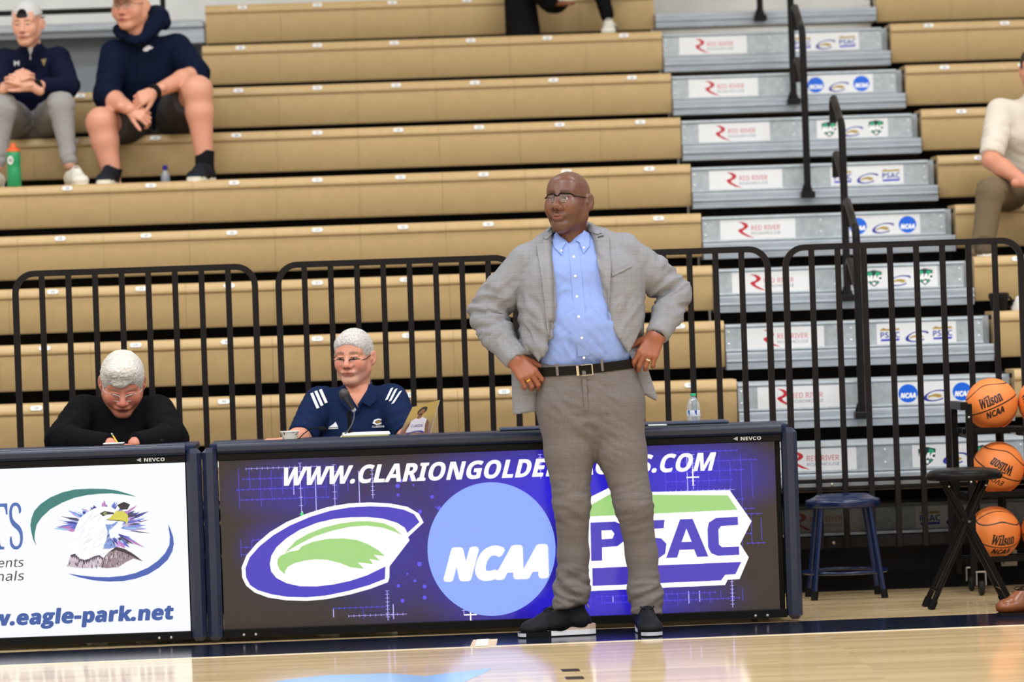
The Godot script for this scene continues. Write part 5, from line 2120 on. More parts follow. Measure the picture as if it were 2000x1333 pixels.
func add_glasses(root: Node3D, xf: Transform3D, drop: float, half: bool, c: Color, rim: Color, w := 0.0) -> void:
	var g := MB.new()
	var l := MB.new()
	for e in [-1.0, 1.0]:
		var pts := []
		for q in rrect(-0.0245 - w, -0.0135, 0.049 + 2 * w, 0.029, 0.010, 4):
			var x: float = e * 0.034 + q.x
			pts.append(Vector3(x, q.y - drop, 0.099 - absf(x) * absf(x) * 9.0))
		# upper rim thick, lower rim thin
		var up := []
		var dn := []
		var n := pts.size()
		for i in n + 1:
			var p: Vector3 = pts[i % n]
			if p.y + drop > -0.002:
				up.append(p)
			else:
				dn.append(p)
		up.sort_custom(func(a, b): return a.x < b.x)
		dn.sort_custom(func(a, b): return a.x < b.x)
		if not half:
			g.tube(up, 0.0026, 8)
		else:
			g.tube(up, 0.0023, 8)
		var dl := MB.new()
		dl.tube([up[0]] + dn + [up[up.size() - 1]], 0.001 if not half else 0.0022, 6)
		l.add(dl)
		g.tube([Vector3(e * (0.0585 + w), 0.008 - drop, 0.0715), Vector3(e * 0.079, 0.008 - drop * 0.6, 0.045), Vector3(e * 0.0815, 0.012, -0.012), Vector3(e * 0.082, 0.0, -0.026)], 0.0019, 8)
		var ln := MB.new()
		var c3 := Vector3(e * 0.034, 0.001 - drop, 0.0885)
		for i in n:
			ln.face([c3, pts[i], pts[(i + 1) % n]], Vector3(0, 0, 1))
		var lm := StandardMaterial3D.new()
		lm.albedo_color = Color(0.9, 0.93, 0.93, 0.05)
		lm.transparency = BaseMaterial3D.TRANSPARENCY_ALPHA
		lm.roughness = 0.05
		var lo := MB.new()
		lo.add(ln, xf)
		piece(root, "glasses_lens", lo, lm)
	g.tube([Vector3(-0.0115, 0.006 - drop, 0.099), Vector3(0, 0.008 - drop, 0.102), Vector3(0.0115, 0.006 - drop, 0.099)], 0.0015, 6)
	var a := MB.new()
	a.add(g, xf)
	piece(root, "glasses_frame", a, mat(c, 0.3))
	a = MB.new()
	a.add(l, xf)
	piece(root, "glasses_rim", a, mat(rim, 0.3, 0.4))

# ---- a hand: w wrist, f towards the knuckles, n out of the back of the hand, side = thumb direction across
func add_hand(s: Sdf, w: Vector3, f: Vector3, n: Vector3, thumb: float, curl: Array, sc := 1.0, tcurl := 0.5, tout := 0.8) -> Array:
	f = f.normalized()
	n = (n - f * n.dot(f)).normalized()
	var a := f.cross(n) * thumb
	var sgn := signf(a.cross(f).dot(-n))
	var joints := []
	s.cap(w - f * 0.05 * sc, w + f * 0.015 * sc, 0.026 * sc, 0.024 * sc, 0.015)
	for i in 4:
		var off := (0.030 - 0.0205 * i) * sc
		var kn := w + f * (0.088 - 0.004 * absf(i - 1.0) * (1.0 if i < 2 else 1.6)) * sc + a * off - n * 0.002 * sc
		s.cap(w + f * 0.012 * sc + a * off * 0.55, kn, 0.0165 * sc, 0.0115 * sc, 0.014)
		var dir := f
		var p := kn
		var ls: Array = [[0.044, 0.026, 0.021], [0.048, 0.030, 0.022], [0.045, 0.028, 0.021], [0.035, 0.021, 0.019]][i]
		var rs: Array = [0.0104, 0.0094, 0.0086, 0.0074]
		if i == 3:
			rs = [0.0092, 0.0083, 0.0075, 0.0066]
		var spread := a * (0.06 - 0.05 * i)
		var cu: float = curl[i]
		for j in 3:
			var ang: float = cu * [0.75, 1.15, 0.7][j]
			dir = dir.rotated(a, sgn * ang)
			var q: Vector3 = p + (dir + (spread if j == 0 else Vector3.ZERO)).normalized() * ls[j] * sc
			s.cap(p, q, rs[j] * sc, rs[j + 1] * sc, 0.004)
			if j == 0:
				joints.append([p, q])
			p = q
	# thumb leaves the side of the palm near its base
	var tb := w + f * 0.022 * sc + a * 0.022 * sc - n * 0.006 * sc
	var td := (f * (1.0 - 0.45 * tout) + a * tout - n * 0.25).normalized()
	var t1 := tb + td * 0.042 * sc
	var td2 := (td * (1.0 - tcurl * 0.5) + f * tcurl * 0.8 - n * tcurl * 0.3).normalized()
	var t2 := t1 + td2 * 0.033 * sc
	var t3 := t2 + (td2 + f * 0.2 * tcurl - n * 0.2 * tcurl).normalized() * 0.026 * sc
	s.cap(tb, t1, 0.017 * sc, 0.0125 * sc, 0.012)
	s.cap(t1, t2, 0.012 * sc, 0.0108 * sc, 0.004)
	s.cap(t2, t3, 0.0108 * sc, 0.0085 * sc, 0.004)
	return joints

func skin_shader(rough := 0.45) -> StandardMaterial3D:
	var m := StandardMaterial3D.new()
	m.vertex_color_use_as_albedo = true
	m.roughness = rough
	return m

func suit_tex() -> ImageTexture:
	var n := 256
	var im := Image.create(n, n, false, Image.FORMAT_RGB8)
	var rng := RandomNumberGenerator.new()
	rng.seed = 8
	var nz := FastNoiseLite.new()
	nz.frequency = 0.03
	for y in n:
		for x in n:
			var v := 0.90 + rng.randf_range(-0.05, 0.05) + nz.get_noise_2d(x * 0.25, y * 3.0) * 0.06 + nz.get_noise_2d(x * 3.0, y * 0.25 + 500.0) * 0.05
			if x % 64 < 2:
				v -= 0.07 + nz.get_noise_2d(x, y) * 0.08
			if y % 64 < 2:
				v -= 0.13 + nz.get_noise_2d(x, y * 2.0) * 0.1
			if x % 16 == 8 and y % 64 > 34:
				v -= 0.05
			if y % 16 == 8 and x % 64 > 34:
				v -= 0.05
			im.set_pixel(x, y, Color(v, v * 0.985, v * 0.975))
	return ImageTexture.create_from_image(im)

# ---- sports shoe along +z (toe), sole on y = 0
func shoe(root: Node3D, at: Vector3, dir: Vector3, l: float, o: Dictionary) -> void:
	var z := Vector3(dir.x, 0, dir.z).normalized()
	var xf := Transform3D(Basis(Vector3.UP.cross(z), Vector3.UP, z), at)
	var k := l / 0.30
	# outline of the sole
	var outl := PackedVector2Array()
	for q in [[0.0, -0.15], [0.022, -0.145], [0.033, -0.12], [0.034, -0.08], [0.033, -0.03], [0.038, 0.02], [0.046, 0.07], [0.047, 0.1], [0.04, 0.13], [0.022, 0.147], [0.0, 0.15], [-0.022, 0.145], [-0.038, 0.125], [-0.044, 0.09], [-0.042, 0.05], [-0.034, 0.0], [-0.03, -0.05], [-0.032, -0.1], [-0.03, -0.13], [-0.018, -0.146]]:
		outl.append(Vector2(q[0], q[1]) * k)
	var tilt := Transform3D(Basis(Vector3(1, 0, 0), Vector3(0, 0, 1), Vector3(0, -1, 0)), Vector3.ZERO)
	# tread, then midsole: a wedge higher at the heel
	var b := MB.new()
	var tread := PackedVector2Array()
	for q in outl:
		tread.append(Vector2(q.x, q.y) * 0.985)
	b.slab(_flip(tread), 0.0, 0.007, Transform3D(Basis(Vector3(1, 0, 0), Vector3(0, 0, -1), Vector3(0, 1, 0)), Vector3.ZERO))
	var w := MB.new()
	w.add(b, xf)
	piece(root, "shoe_tread", w, mat(o.get("tread", c8(20, 20, 22)), 0.6))
	var secs: Array = o.get("midsole", [[-0.15, 0.15, 0.026, c8(230, 230, 226)]])
	for sct in secs:
		b = MB.new()
		var half := _band(outl, sct[0] * k, sct[1] * k)
		b.slab(_flip(half), sct[4] if sct.size() > 4 else 0.006, sct[2], Transform3D(Basis(Vector3(1, 0, 0), Vector3(0, 0, -1), Vector3(0, 1, 0)), Vector3.ZERO))
		w = MB.new()
		w.add(b, xf)
		piece(root, "shoe_midsole", w, mat(sct[3], 0.5))
	# upper
	var s := Sdf.new()
	var y0 := 0.022
	s.flat(Vector3(0, y0 + 0.022, 0.098) * 1.0, Vector3(0, y0 + 0.03, 0.01), 0.040 * k, 0.040 * k, Vector3.UP, 0.72, 0.03)
	s.flat(Vector3(0, y0 + 0.012, 0.105) * 1.0, Vector3(0, y0 + 0.012, 0.0), 0.043 * k, 0.034 * k, Vector3.UP, 0.62, 0.02)
	s.cap(Vector3(0, y0 + 0.03, -0.1 * k), Vector3(0, y0 + 0.035, -0.02), 0.036, 0.036, 0.03)
	s.cap(Vector3(0, y0 + 0.05, 0.055 * k), Vector3(0, y0 + 0.085, 0.0), 0.026, 0.03, 0.03)
	var hgt: float = o.get("height", 0.105)
	s.cap(Vector3(0, y0 + 0.04, -0.085 * k), Vector3(0, hgt, -0.075 * k), 0.037, 0.036, 0.03)
	s.cap(Vector3(0, hgt - 0.03, -0.03 * k), Vector3(0, hgt, -0.045 * k), 0.035, 0.034, 0.03)
	s.cut(Vector3(0, 0.014, 0), Vector3.DOWN)
	s.cut(Vector3(0, hgt, -0.06), Vector3(0, 1, -0.18))
	w = MB.new()
	var cu: Color = o.upper.srgb_to_linear()
	var ct: Color = o.get("toe", o.upper).srgb_to_linear()
	var cq: Color = o.get("panel", o.upper).srgb_to_linear()
	s.mesh(w, 0.006, func(p: Vector3, _n: Vector3) -> Color:
		if p.z > 0.10 * k - 0.2 * absf(p.x) and p.y < 0.05:
			return ct
		if p.z < 0.045 and p.y < 0.075 + 0.2 * p.z and p.z > -0.07 and absf(p.x) > 0.022:
			return cq
		return cu, null, xf)
	var m := StandardMaterial3D.new()
	m.vertex_color_use_as_albedo = true
	m.roughness = o.get("rough", 0.6)
	m.metallic_specular = 0.25 if o.get("rough", 0.6) > 0.4 else 0.5
	piece(root, "shoe", w, m)
	# laces
	var lm := mat(o.get("lace", c8(20, 20, 22)), 0.8)
	b = MB.new()
	for i in 4:
		var f := i / 3.0
		var c0 := Vector3(0, lerpf(0.058, 0.104, f) + 0.012, lerpf(0.085, 0.018, f) * k)
		b.tube([c0 + Vector3(-0.024, -0.012, 0), c0 + Vector3(-0.01, 0.003, 0.004), c0 + Vector3(0.01, 0.003, 0.004), c0 + Vector3(0.024, -0.012, 0)], 0.0028, 6)
	if o.has("bow"):
		for e in [-1.0, 1.0]:
			var lp := []
			for i in 9:
				var a := TAU * i / 8.0
				lp.append(Vector3(e * (0.014 + 0.014 * cos(a)), 0.112 + 0.006 - 0.014 * absf(sin(a * 0.5)), 0.034 + 0.02 * sin(a)))
			b.tube(lp, 0.0022, 6)
	w = MB.new()
	w.add(b, xf)
	piece(root, "shoe_lace", w, lm)
	if o.has("bumper"):
		b = MB.new()
		var half := _band(outl, 0.126 * k, 0.151 * k)
		var g := PackedVector2Array()
		for q in half:
			g.append(Vector2(q.x * 1.03, q.y * 1.012))
		b.slab(_flip(g), 0.007, 0.021, Transform3D(Basis(Vector3(1, 0, 0), Vector3(0, 0, -1), Vector3(0, 1, 0)), Vector3.ZERO))
		w = MB.new()
		w.add(b, xf)
		piece(root, "toe_bumper", w, mat(o.bumper, 0.35))
	if o.has("tab"):
		b = MB.new()
		b.box(Vector3(0, hgt + 0.0, -0.118 * k), Vector3(0.02, 0.03, 0.004), 0.001, Basis(Vector3.RIGHT, 0.5))
		w = MB.new()
		w.add(b, xf)
		piece(root, "pull_tab", w, mat(o.tab, 0.7))

func _flip(p: PackedVector2Array) -> PackedVector2Array:
	var o := PackedVector2Array()
	for q in p:
		o.append(Vector2(q.x, -q.y))
	return o

func _band(p: PackedVector2Array, z0: float, z1: float) -> PackedVector2Array:
	var r := Geometry2D.intersect_polygons(p, PackedVector2Array([Vector2(-1, z0), Vector2(1, z0), Vector2(1, z1), Vector2(-1, z1)]))
	return r[0] if r.size() else p

func end_cut(s: Sdf, p: Vector3, d: Vector3, r: float) -> void:
	# cloth ends here: nothing beyond p along d, within r of the axis
	var y := d.normalized()
	var x := y.cross(Vector3(0, 0, 1)).normalized()
	s.box(p + y * 0.1, Vector3(r, 0.1, r), 0.0, 0.003, 1, Basis(x, y, x.cross(y)))

func ring_on(s: Sdf, c: Vector3, ex: Vector3, ez: Vector3, n: int, off: float) -> Array:
	var out := []
	for i in n:
		var a := TAU * i / n
		var d := (ex * cos(a) + ez * sin(a)).normalized()
		out.append(c + d * (s.reach(c, d, 0.5) + off))
	return out

func build_coach() -> void:
	var zc := 3.2
	var P := func(x: float, y: float, dz := 0.0) -> Vector3: return pix(x, y, zc + dz)
	var base := Vector3(-0.85, 0, zc)
	var root := person_root("standing bald man in a grey plaid suit and blue shirt, hands on his hips", base)
	var suit := suit_tex()
	var wool := cloth(c8(154, 157, 165), 0.8, suit, 8.5)
	var wool2 := cloth(c8(124, 119, 118), 0.8, suit, 8.5)
	var Z := Vector3(0, 0, 1)
	# --- jacket
	var j := Sdf.new()
	j.cap(P.call(1072, 552), P.call(1198, 540), 0.130, 0.130, 0.03)
	j.cap(P.call(1076, 620), P.call(1198, 612), 0.130, 0.130, 0.08)
	j.cap(P.call(1078, 690), P.call(1196, 682), 0.124, 0.124, 0.08)
	j.cap(P.call(1027, 500, -0.01), P.call(1222, 478, -0.01), 0.052, 0.052, 0.05)
	j.cap(P.call(1068, 482, -0.02), P.call(1168, 470, -0.02), 0.056, 0.054, 0.05)
	j.cap(P.call(1088, 462, -0.055), P.call(1140, 455, -0.055), 0.05, 0.05, 0.04)
	var la := [P.call(1026, 511), P.call(986, 566, -0.03), P.call(950, 612, -0.06), P.call(971, 655, -0.01), P.call(1004, 698, 0.05)]
	var ra := [P.call(1224, 494), P.call(1272, 532, -0.03), P.call(1317, 572, -0.06), P.call(1306, 612, -0.01), P.call(1287, 650, 0.05)]
	j.chain(la, [0.070, 0.078, 0.069, 0.064, 0.053], 0.007)
	j.chain(ra, [0.070, 0.076, 0.064, 0.058, 0.051], 0.007)
	j.flat(P.call(1038, 705, -0.03), P.call(1032, 820, -0.05), 0.085, 0.064, Z, 0.7, 0.03)
	j.flat(P.call(1222, 690, -0.03), P.call(1264, 790, -0.07), 0.07, 0.05, Z, 0.6, 0.03)
	# cuffs and hem end cleanly
	end_cut(j, P.call(1009, 706, 0.06), la[4] - la[3], 0.07)
	end_cut(j, P.call(1284, 657, 0.06), ra[4] - ra[3], 0.07)
	j.prism_cut(pp([1076, 425, 1080, 520, 1084, 600, 1078, 650, 1062, 690, 1046, 715, 1056, 760, 1058, 900, 1250, 900, 1238, 740, 1236, 706, 1224, 688, 1196, 645, 1180, 602, 1166, 520, 1150, 425], zc), zc - 0.03)
	j.prism_cut(pp([960, 900, 960, 806, 1000, 812, 1060, 803, 1062, 900], zc), -9.0)
	j.prism_cut(pp([1226, 900, 1226, 770, 1262, 772, 1284, 785, 1296, 770, 1340, 770, 1340, 900], zc), -9.0)
	var f := Folds.new(3)
	f.zone(la[2], 0.18, Vector3(-0.35, -0.9, 0.2), 0.014, 15.0, 3.5)
	f.zone(la[1], 0.12, Vector3(0.7, -0.7, 0), 0.009, 14.0, 3.5)
	f.zone(la[3], 0.11, Vector3(0.5, -0.8, 0.2), 0.008, 16.0, 3.5)
	f.zone(ra[2], 0.17, Vector3(0.5, -0.8, 0.2), 0.014, 15.0, 3.5)
	f.zone(ra[1], 0.12, Vector3(0.8, -0.5, 0), 0.009, 14.0, 3.5)
	f.zone(ra[3], 0.10, Vector3(-0.3, -0.9, 0.2), 0.008, 16.0, 3.5)
	f.zone(P.call(1040, 640, 0.1), 0.18, Vector3(0.8, 0.5, 0), 0.011, 16.0, 4.0)
	f.zone(P.call(1215, 620, 0.1), 0.13, Vector3(0.8, -0.5, 0), 0.005, 16.0, 4.0)
	f.zone(P.call(1128, 560, 0), 0.5, Vector3(0.2, 1.0, 0), 0.0025, 12.0, 6.0)
	var b := MB.new()
	j.mesh(b, 0.0085, null, f.d)
	piece(root, "jacket", b, wool, "grey plaid suit jacket")
	# lapels and collar lie on the jacket front
	b = MB.new()
	patch(b, j, pp([1062, 452, 1079, 440, 1083, 520, 1085, 600, 1080, 648, 1070, 676, 1066, 640, 1062, 600, 1054, 530, 1047, 478, 1060, 475], zc), zc, 0.013, 0.014)
	patch(b, j, pp([1150, 438, 1166, 448, 1172, 458, 1188, 462, 1190, 520, 1188, 570, 1184, 612, 1194, 642, 1184, 630, 1178, 600, 1166, 520], zc), zc, 0.013, 0.014)
	piece(root, "lapel", b, wool)
	b = MB.new()
	patch(b, j, pp([1066, 456, 1082, 438, 1084, 452, 1066, 468, 1060, 464], zc), zc, 0.019, 0.014)
	patch(b, j, pp([1148, 438, 1160, 444, 1174, 454, 1166, 458, 1150, 452], zc), zc, 0.019, 0.014)
	piece(root, "jacket_collar", b, wool)
	b = MB.new()
	patch(b, j, pp([1191, 534, 1231, 516, 1233, 521, 1193, 540], zc), zc, 0.006, 0.006)
	piece(root, "breast_pocket", b, wool)
	b = MB.new()
	patch(b, j, pp([1166, 462, 1178, 459, 1178, 462, 1166, 465], zc), zc, 0.0155, 0.003)
	piece(root, "buttonhole", b, mat(c8(70, 68, 70), 0.8))
	b = MB.new()
	for k in 4:
		b.ball(P.call(1311 - 2.6 * k, 648 - 7 * k, 0.02), Vector3.ONE * 0.0055, 10, 8)
	piece(root, "cuff_button", b, mat(c8(70, 66, 66), 0.3))
	# --- shirt
	var sh := Sdf.new()
	sh.cap(P.call(1076, 545), P.call(1182, 538), 0.118, 0.118, 0.03)
	sh.cap(P.call(1086, 620), P.call(1184, 612), 0.12, 0.12, 0.08)
	sh.cap(P.call(1102, 692), P.call(1182, 682), 0.112, 0.112, 0.08)
	sh.cap(P.call(1090, 495, -0.02), P.call(1145, 488, -0.02), 0.07, 0.07, 0.06)
	sh.ell(P.call(1140, 635, 0.028), Vector3(0.135, 0.15, 0.118), 0.06)
	sh.cap(P.call(1118, 500, -0.02), P.call(1113, 452, -0.028), 0.074, 0.0665, 0.03)
	sh.cut(P.call(1140, 722), Vector3(0.05, -1, 0))
	sh.cut(P.call(1113, 452, 0.0), Vector3(0, 1, -0.42))
	sh.prism_cut(pp([1078, 425, 1090, 454, 1111, 477, 1130, 456, 1148, 425], zc), zc - 0.01)
	f = Folds.new(5)
	f.zone(P.call(1150, 655, 0.1), 0.2, Vector3(0.7, 0.6, 0), 0.006, 18.0, 5.0)
	f.zone(P.call(1090, 600, 0.1), 0.16, Vector3(0.5, -0.8, 0), 0.004, 16.0, 5.0)
	f.zone(P.call(1140, 690, 0.1), 0.13, Vector3(1, 0.2, 0), 0.005, 22.0, 5.0)
	f.zone(P.call(1120, 520, 0.1), 0.14, Vector3(0.5, 0.8, 0), 0.003, 16.0, 5.0)
	var blue := cloth(c8(142, 166, 226), 0.75, noise_tex("oxford", 128, 0.4, Color(0.93, 0.93, 0.94), Color(1, 1, 1), 2), 14.0)
	b = MB.new()
	sh.mesh(b, 0.0085, null, f.d)
	piece(root, "shirt", b, blue, "light blue button-down shirt")
	b = MB.new()
	patch(b, sh, pp([1109, 478, 1128, 474, 1134, 540, 1140, 620, 1149, 694, 1126, 696, 1120, 620, 1113, 540], zc), zc, 0.004, 0.005)
	patch(b, sh, pp([1150, 552, 1176, 548, 1180, 600, 1152, 602], zc), zc, 0.0012, 0.002)
	piece(root, "placket", b, blue)
	b = MB.new()
	patch(b, sh, pp([1079, 446, 1083, 448, 1099, 470, 1104, 474, 1097, 486, 1096, 499, 1082, 484, 1078, 470], zc), zc, 0.008, 0.006, 0.008)
	patch(b, sh, pp([1148, 440, 1151, 462, 1150, 480, 1138, 496, 1131, 474, 1124, 470, 1136, 456], zc), zc, 0.008, 0.006, 0.008)
	piece(root, "shirt_collar", b, blue)
	b = MB.new()
	for q in [[1119, 502], [1121, 540], [1124, 580], [1127, 619], [1133, 660], [1138, 699], [1095, 490], [1139, 484]]:
		var p: Vector3 = P.call(q[0], q[1])
		var r := 0.0058 if q[0] != 1095 and q[0] != 1139 else 0.0046
		b.lathe([Vector2(0, 0.003), Vector2(r * 0.8, 0.003), Vector2(r, 0.0015), Vector2(r, 0)], 14, Vector3(p.x, p.y, sh.front(p.x, p.y, zc + 0.4, zc) + (0.004 if r > 0.005 else 0.009)), Basis(Vector3.RIGHT, PI / 2))
	piece(root, "shirt_button", b, mat(c8(235, 236, 238), 0.3))
	# --- trousers
	var t := Sdf.new()
	t.flat(P.call(1141, 712), P.call(1153, 782), 0.204, 0.221, Z, 0.61, 0.03)
	t.chain([P.call(1104, 795, 0.01), P.call(1112, 885, 0.01), P.call(1117, 985, 0.02), P.call(1120, 1085, -0.02), P.call(1118, 1150, -0.04), P.call(1113, 1190, -0.03)], [0.112, 0.098, 0.073, 0.061, 0.066, 0.07], 0.03)
	t.chain([P.call(1203, 795, 0.01), P.call(1215, 885, 0.02), P.call(1238, 985, 0.04), P.call(1254, 1085, 0.0), P.call(1261, 1160, 0.0), P.call(1265, 1206, 0.02)], [0.114, 0.098, 0.075, 0.062, 0.063, 0.064], 0.03)
	var ex := (P.call(1238, 694) - P.call(1046, 712) as Vector3).normalized()
	var ring := ring_on(t, P.call(1141, 722), ex, Vector3(0, 0, 1), 56, 0.005)
	t.cut(P.call(1140, 713), Vector3(0.06, 1, 0))
	end_cut(t, P.call(1112, 1188, -0.02), Vector3(0.2, -1, 0.1), 0.1)
	end_cut(t, P.call(1265, 1204, 0.02), Vector3(-0.05, -1, 0.15), 0.1)
	f = Folds.new(9)
	f.zone(P.call(1113, 1150, 0), 0.13, Vector3(0.25, 1, 0), 0.013, 17.0, 4.0)
	f.zone(P.call(1263, 1165, 0), 0.12, Vector3(-0.3, 1, 0), 0.012, 16.0, 4.0)
	f.zone(P.call(1150, 790, 0.1), 0.2, Vector3(0.6, 0.8, 0), 0.006, 14.0, 5.0)
	f.zone(P.call(1180, 860, 0.1), 0.16, Vector3(0.4, 0.9, 0), 0.005, 14.0, 5.0)
	f.zone(P.call(1117, 985, 0.06), 0.16, Vector3(0.2, 1, 0), 0.004, 18.0, 5.0)
	f.zone(P.call(1238, 985, 0.06), 0.16, Vector3(-0.2, 1, 0), 0.004, 18.0, 5.0)
	b = MB.new()
	t.mesh(b, 0.0085, null, f.d)
	piece(root, "trousers", b, wool2, "grey plaid suit trousers")
	b = MB.new()
	patch(b, t, pp([1134, 724, 1141, 724, 1146, 800, 1138, 802], zc), zc, 0.008, 0.009)
	piece(root, "trouser_fly", b, wool2)
	# --- belt round the waist
	var leather := mat(c8(24, 21, 20), 0.35)
	var bc: Vector3 = P.call(1141, 717)
	for i in ring.size():
		ring[i] += bc - P.call(1141, 722) + Vector3(0, -0.004 - 0.006 * maxf(0.0, 1.0 - absf(ring[i].x - bc.x) / 0.2), 0)
	b = MB.new()
	b.sweep(ring, PackedVector2Array([Vector2(-0.003, -0.0185), Vector2(0.003, -0.0185), Vector2(0.0035, -0.016), Vector2(0.0035, 0.016), Vector2(0.003, 0.0185), Vector2(-0.003, 0.0185)]), Vector3.UP, true)
	piece(root, "belt", b, leather, "dark leather belt")
	b = MB.new()
	var kz := sh.front(bc.x, bc.y + 0.03, zc + 0.4, zc) + 0.014
	kz = maxf(kz, t.front(bc.x, bc.y - 0.03, zc + 0.4, zc) + 0.014)
	var kb := Basis(Vector3.BACK, 0.06)
	for q in [[0.036, 0.0, 0.005, 0.046], [0.012, 0.0215, 0.046, 0.004], [0.012, -0.0215, 0.046, 0.004]]:
		b.box(bc + kb * Vector3(q[0] - 0.01, q[1] - 0.012, 0) + Vector3(0, 0, kz - bc.z), Vector3(q[2], q[3], 0.005), 0.0015, kb)
	b.box(bc + kb * Vector3(-0.034, -0.012, 0) + Vector3(0, 0, kz - bc.z), Vector3(0.011, 0.042, 0.005), 0.0015, kb)
	piece(root, "belt_buckle", b, mat(c8(214, 200, 170), 0.22, 0.9))
	b = MB.new()
	for q in [[1086, 722], [1173, 713]]:
		var p: Vector3 = P.call(q[0], q[1])
		b.box(Vector3(p.x, p.y, t.front(p.x, p.y - 0.03, zc + 0.4, zc) + 0.011), Vector3(0.011, 0.05, 0.004), 0.0015, kb)
	piece(root, "belt_loop", b, wool2)
	# --- body: head, neck, hands and what the clothes hide
	var skin := lin(100, 62, 47)
	var core := Sdf.new()
	core.flat(P.call(1126, 570), P.call(1142, 740), 0.17, 0.17, Z, 0.5, 0.05)
	core.cap(P.call(1118, 500, -0.03), P.call(1112, 445, -0.03), 0.058, 0.056, 0.03)
	core.chain([P.call(1050, 520, -0.01)] + la.slice(1, 4), [0.05, 0.048, 0.042, 0.036], 0.02)
	core.chain([P.call(1205, 505, -0.01)] + ra.slice(1, 4), [0.05, 0.048, 0.042, 0.036], 0.02)
	core.chain([P.call(1104, 795), P.call(1117, 985, 0.02), P.call(1116, 1165, -0.03), Vector3(-0.955, 0.09, 3.15)], [0.085, 0.055, 0.042, 0.03], 0.03)
	core.chain([P.call(1203, 795), P.call(1238, 985, 0.04), P.call(1262, 1180, -0.01), Vector3(-0.69, 0.09, 3.2)], [0.085, 0.055, 0.042, 0.036], 0.03)
	var body := MB.new()
	var flat_col := func(p: Vector3, _n: Vector3) -> Color: return skin if p.y > 0.4 else lin(26, 26, 28)
	core.mesh(body, 0.02, flat_col)
	var hc := func(p: Vector3, n: Vector3) -> Color: return lin(146, 88, 62)
	var hl := Sdf.new()
	var jl := add_hand(hl, P.call(1004, 700, 0.06), P.call(1041, 742, 0.10) - P.call(1004, 700, 0.06), Vector3(0.1, 0.25, 1), -1.0, [0.75, 0.8, 0.85, 0.85], 1.12, 0.4, 0.6)
	hl.cap(la[3], P.call(1004, 700, 0.06), 0.036, 0.03, 0.02)
	hl.mesh(body, 0.0038, hc)
	var hr := Sdf.new()
	var jr := add_hand(hr, P.call(1284, 655, 0.06), P.call(1257, 706, 0.09) - P.call(1284, 655, 0.06), Vector3(-0.15, 0.2, 1), 1.0, [0.55, 0.7, 0.75, 0.8], 1.1, 0.3, 0.75)
	hr.cap(ra[3], P.call(1284, 655, 0.06), 0.036, 0.03, 0.02)
	hr.mesh(body, 0.0038, hc)
	var hb := Basis(Vector3.UP, -0.5) * Basis(Vector3.RIGHT, -0.13)
	var xf := add_head(root, body, P.call(1109, 393, 0.0), hb.scaled(Vector3(0.97, 1.06, 1)), 1.06, {"skin": skin, "lip": lin(130, 74, 68), "cheek": lin(116, 72, 52), "brow": lin(58, 38, 30), "crown": 0.9, "lash": lin(30, 20, 18), "beard": lin(70, 46, 36), "beard_w": 0.35, "jaw": 1.07, "nose": 1.32, "lips": 1.25, "neck_to": P.call(1116, 482, -0.03), "neck_r": 1.14, "iris": lin(40, 26, 20), "gaze": Vector3(-0.1, 0, 1), "cell": 0.0034})
	piece(root, "body", body, skin_shader(0.38))
	add_glasses(root, xf, 0.0, false, c8(28, 20, 20), c8(170, 160, 150), 0.002)
	# rings and watches
	for q in [[jl[2], c8(222, 180, 80)], [jr[2], c8(226, 220, 205)]]:
		var a: Vector3 = q[0][0]
		var e: Vector3 = q[0][1]
		var rg := MB.new()
		rg.tube([a.lerp(e, 0.3), a.lerp(e, 0.42)], 0.0132, 16)
		piece(root, "ring", rg, mat(q[1], 0.2, 0.95))
	for q in [[P.call(1000, 695, 0.055), P.call(1004, 700, 0.06), c8(190, 186, 178)], [P.call(1288, 648, 0.055), P.call(1284, 655, 0.06), c8(30, 28, 28)]]:
		var rg := MB.new()
		rg.tube([q[0], q[1]], 0.036, 20)
		piece(root, "watch_band", rg, mat(q[2], 0.3, 0.5))
	# shirt cuffs peep out
	for q in [[la[4], la[3]], [ra[4], ra[3]]]:
		var d: Vector3 = ((q[0] as Vector3) - q[1]).normalized()
		var rg := MB.new()
		rg.tube([q[0] - d * 0.03, q[0] + d * 0.012], 0.041, 20)
		piece(root, "shirt_cuff", rg, blue)
	# --- shoes
	var sole := [[-0.148, 0.03, 0.027, c8(226, 226, 230), 0.006], [-0.146, -0.04, 0.047, c8(196, 170, 152), 0.027], [-0.04, 0.045, 0.038, c8(196, 170, 152), 0.027], [0.03, 0.15, 0.024, c8(20, 20, 22), 0.006]]
	var so := {"upper": c8(26, 27, 29), "toe": c8(34, 36, 40), "panel": c8(18, 18, 20), "midsole": sole, "bumper": c8(196, 198, 210), "tab": c8(206, 180, 160), "height": 0.125, "bow": true, "rough": 0.55}
	shoe(root, Vector3(-1.053, 0, 3.17), Vector3(-1, 0, 0.14), 0.325, so)
	shoe(root, Vector3(-0.688, 0, 3.245), Vector3(0.06, 0, 1), 0.325, so)

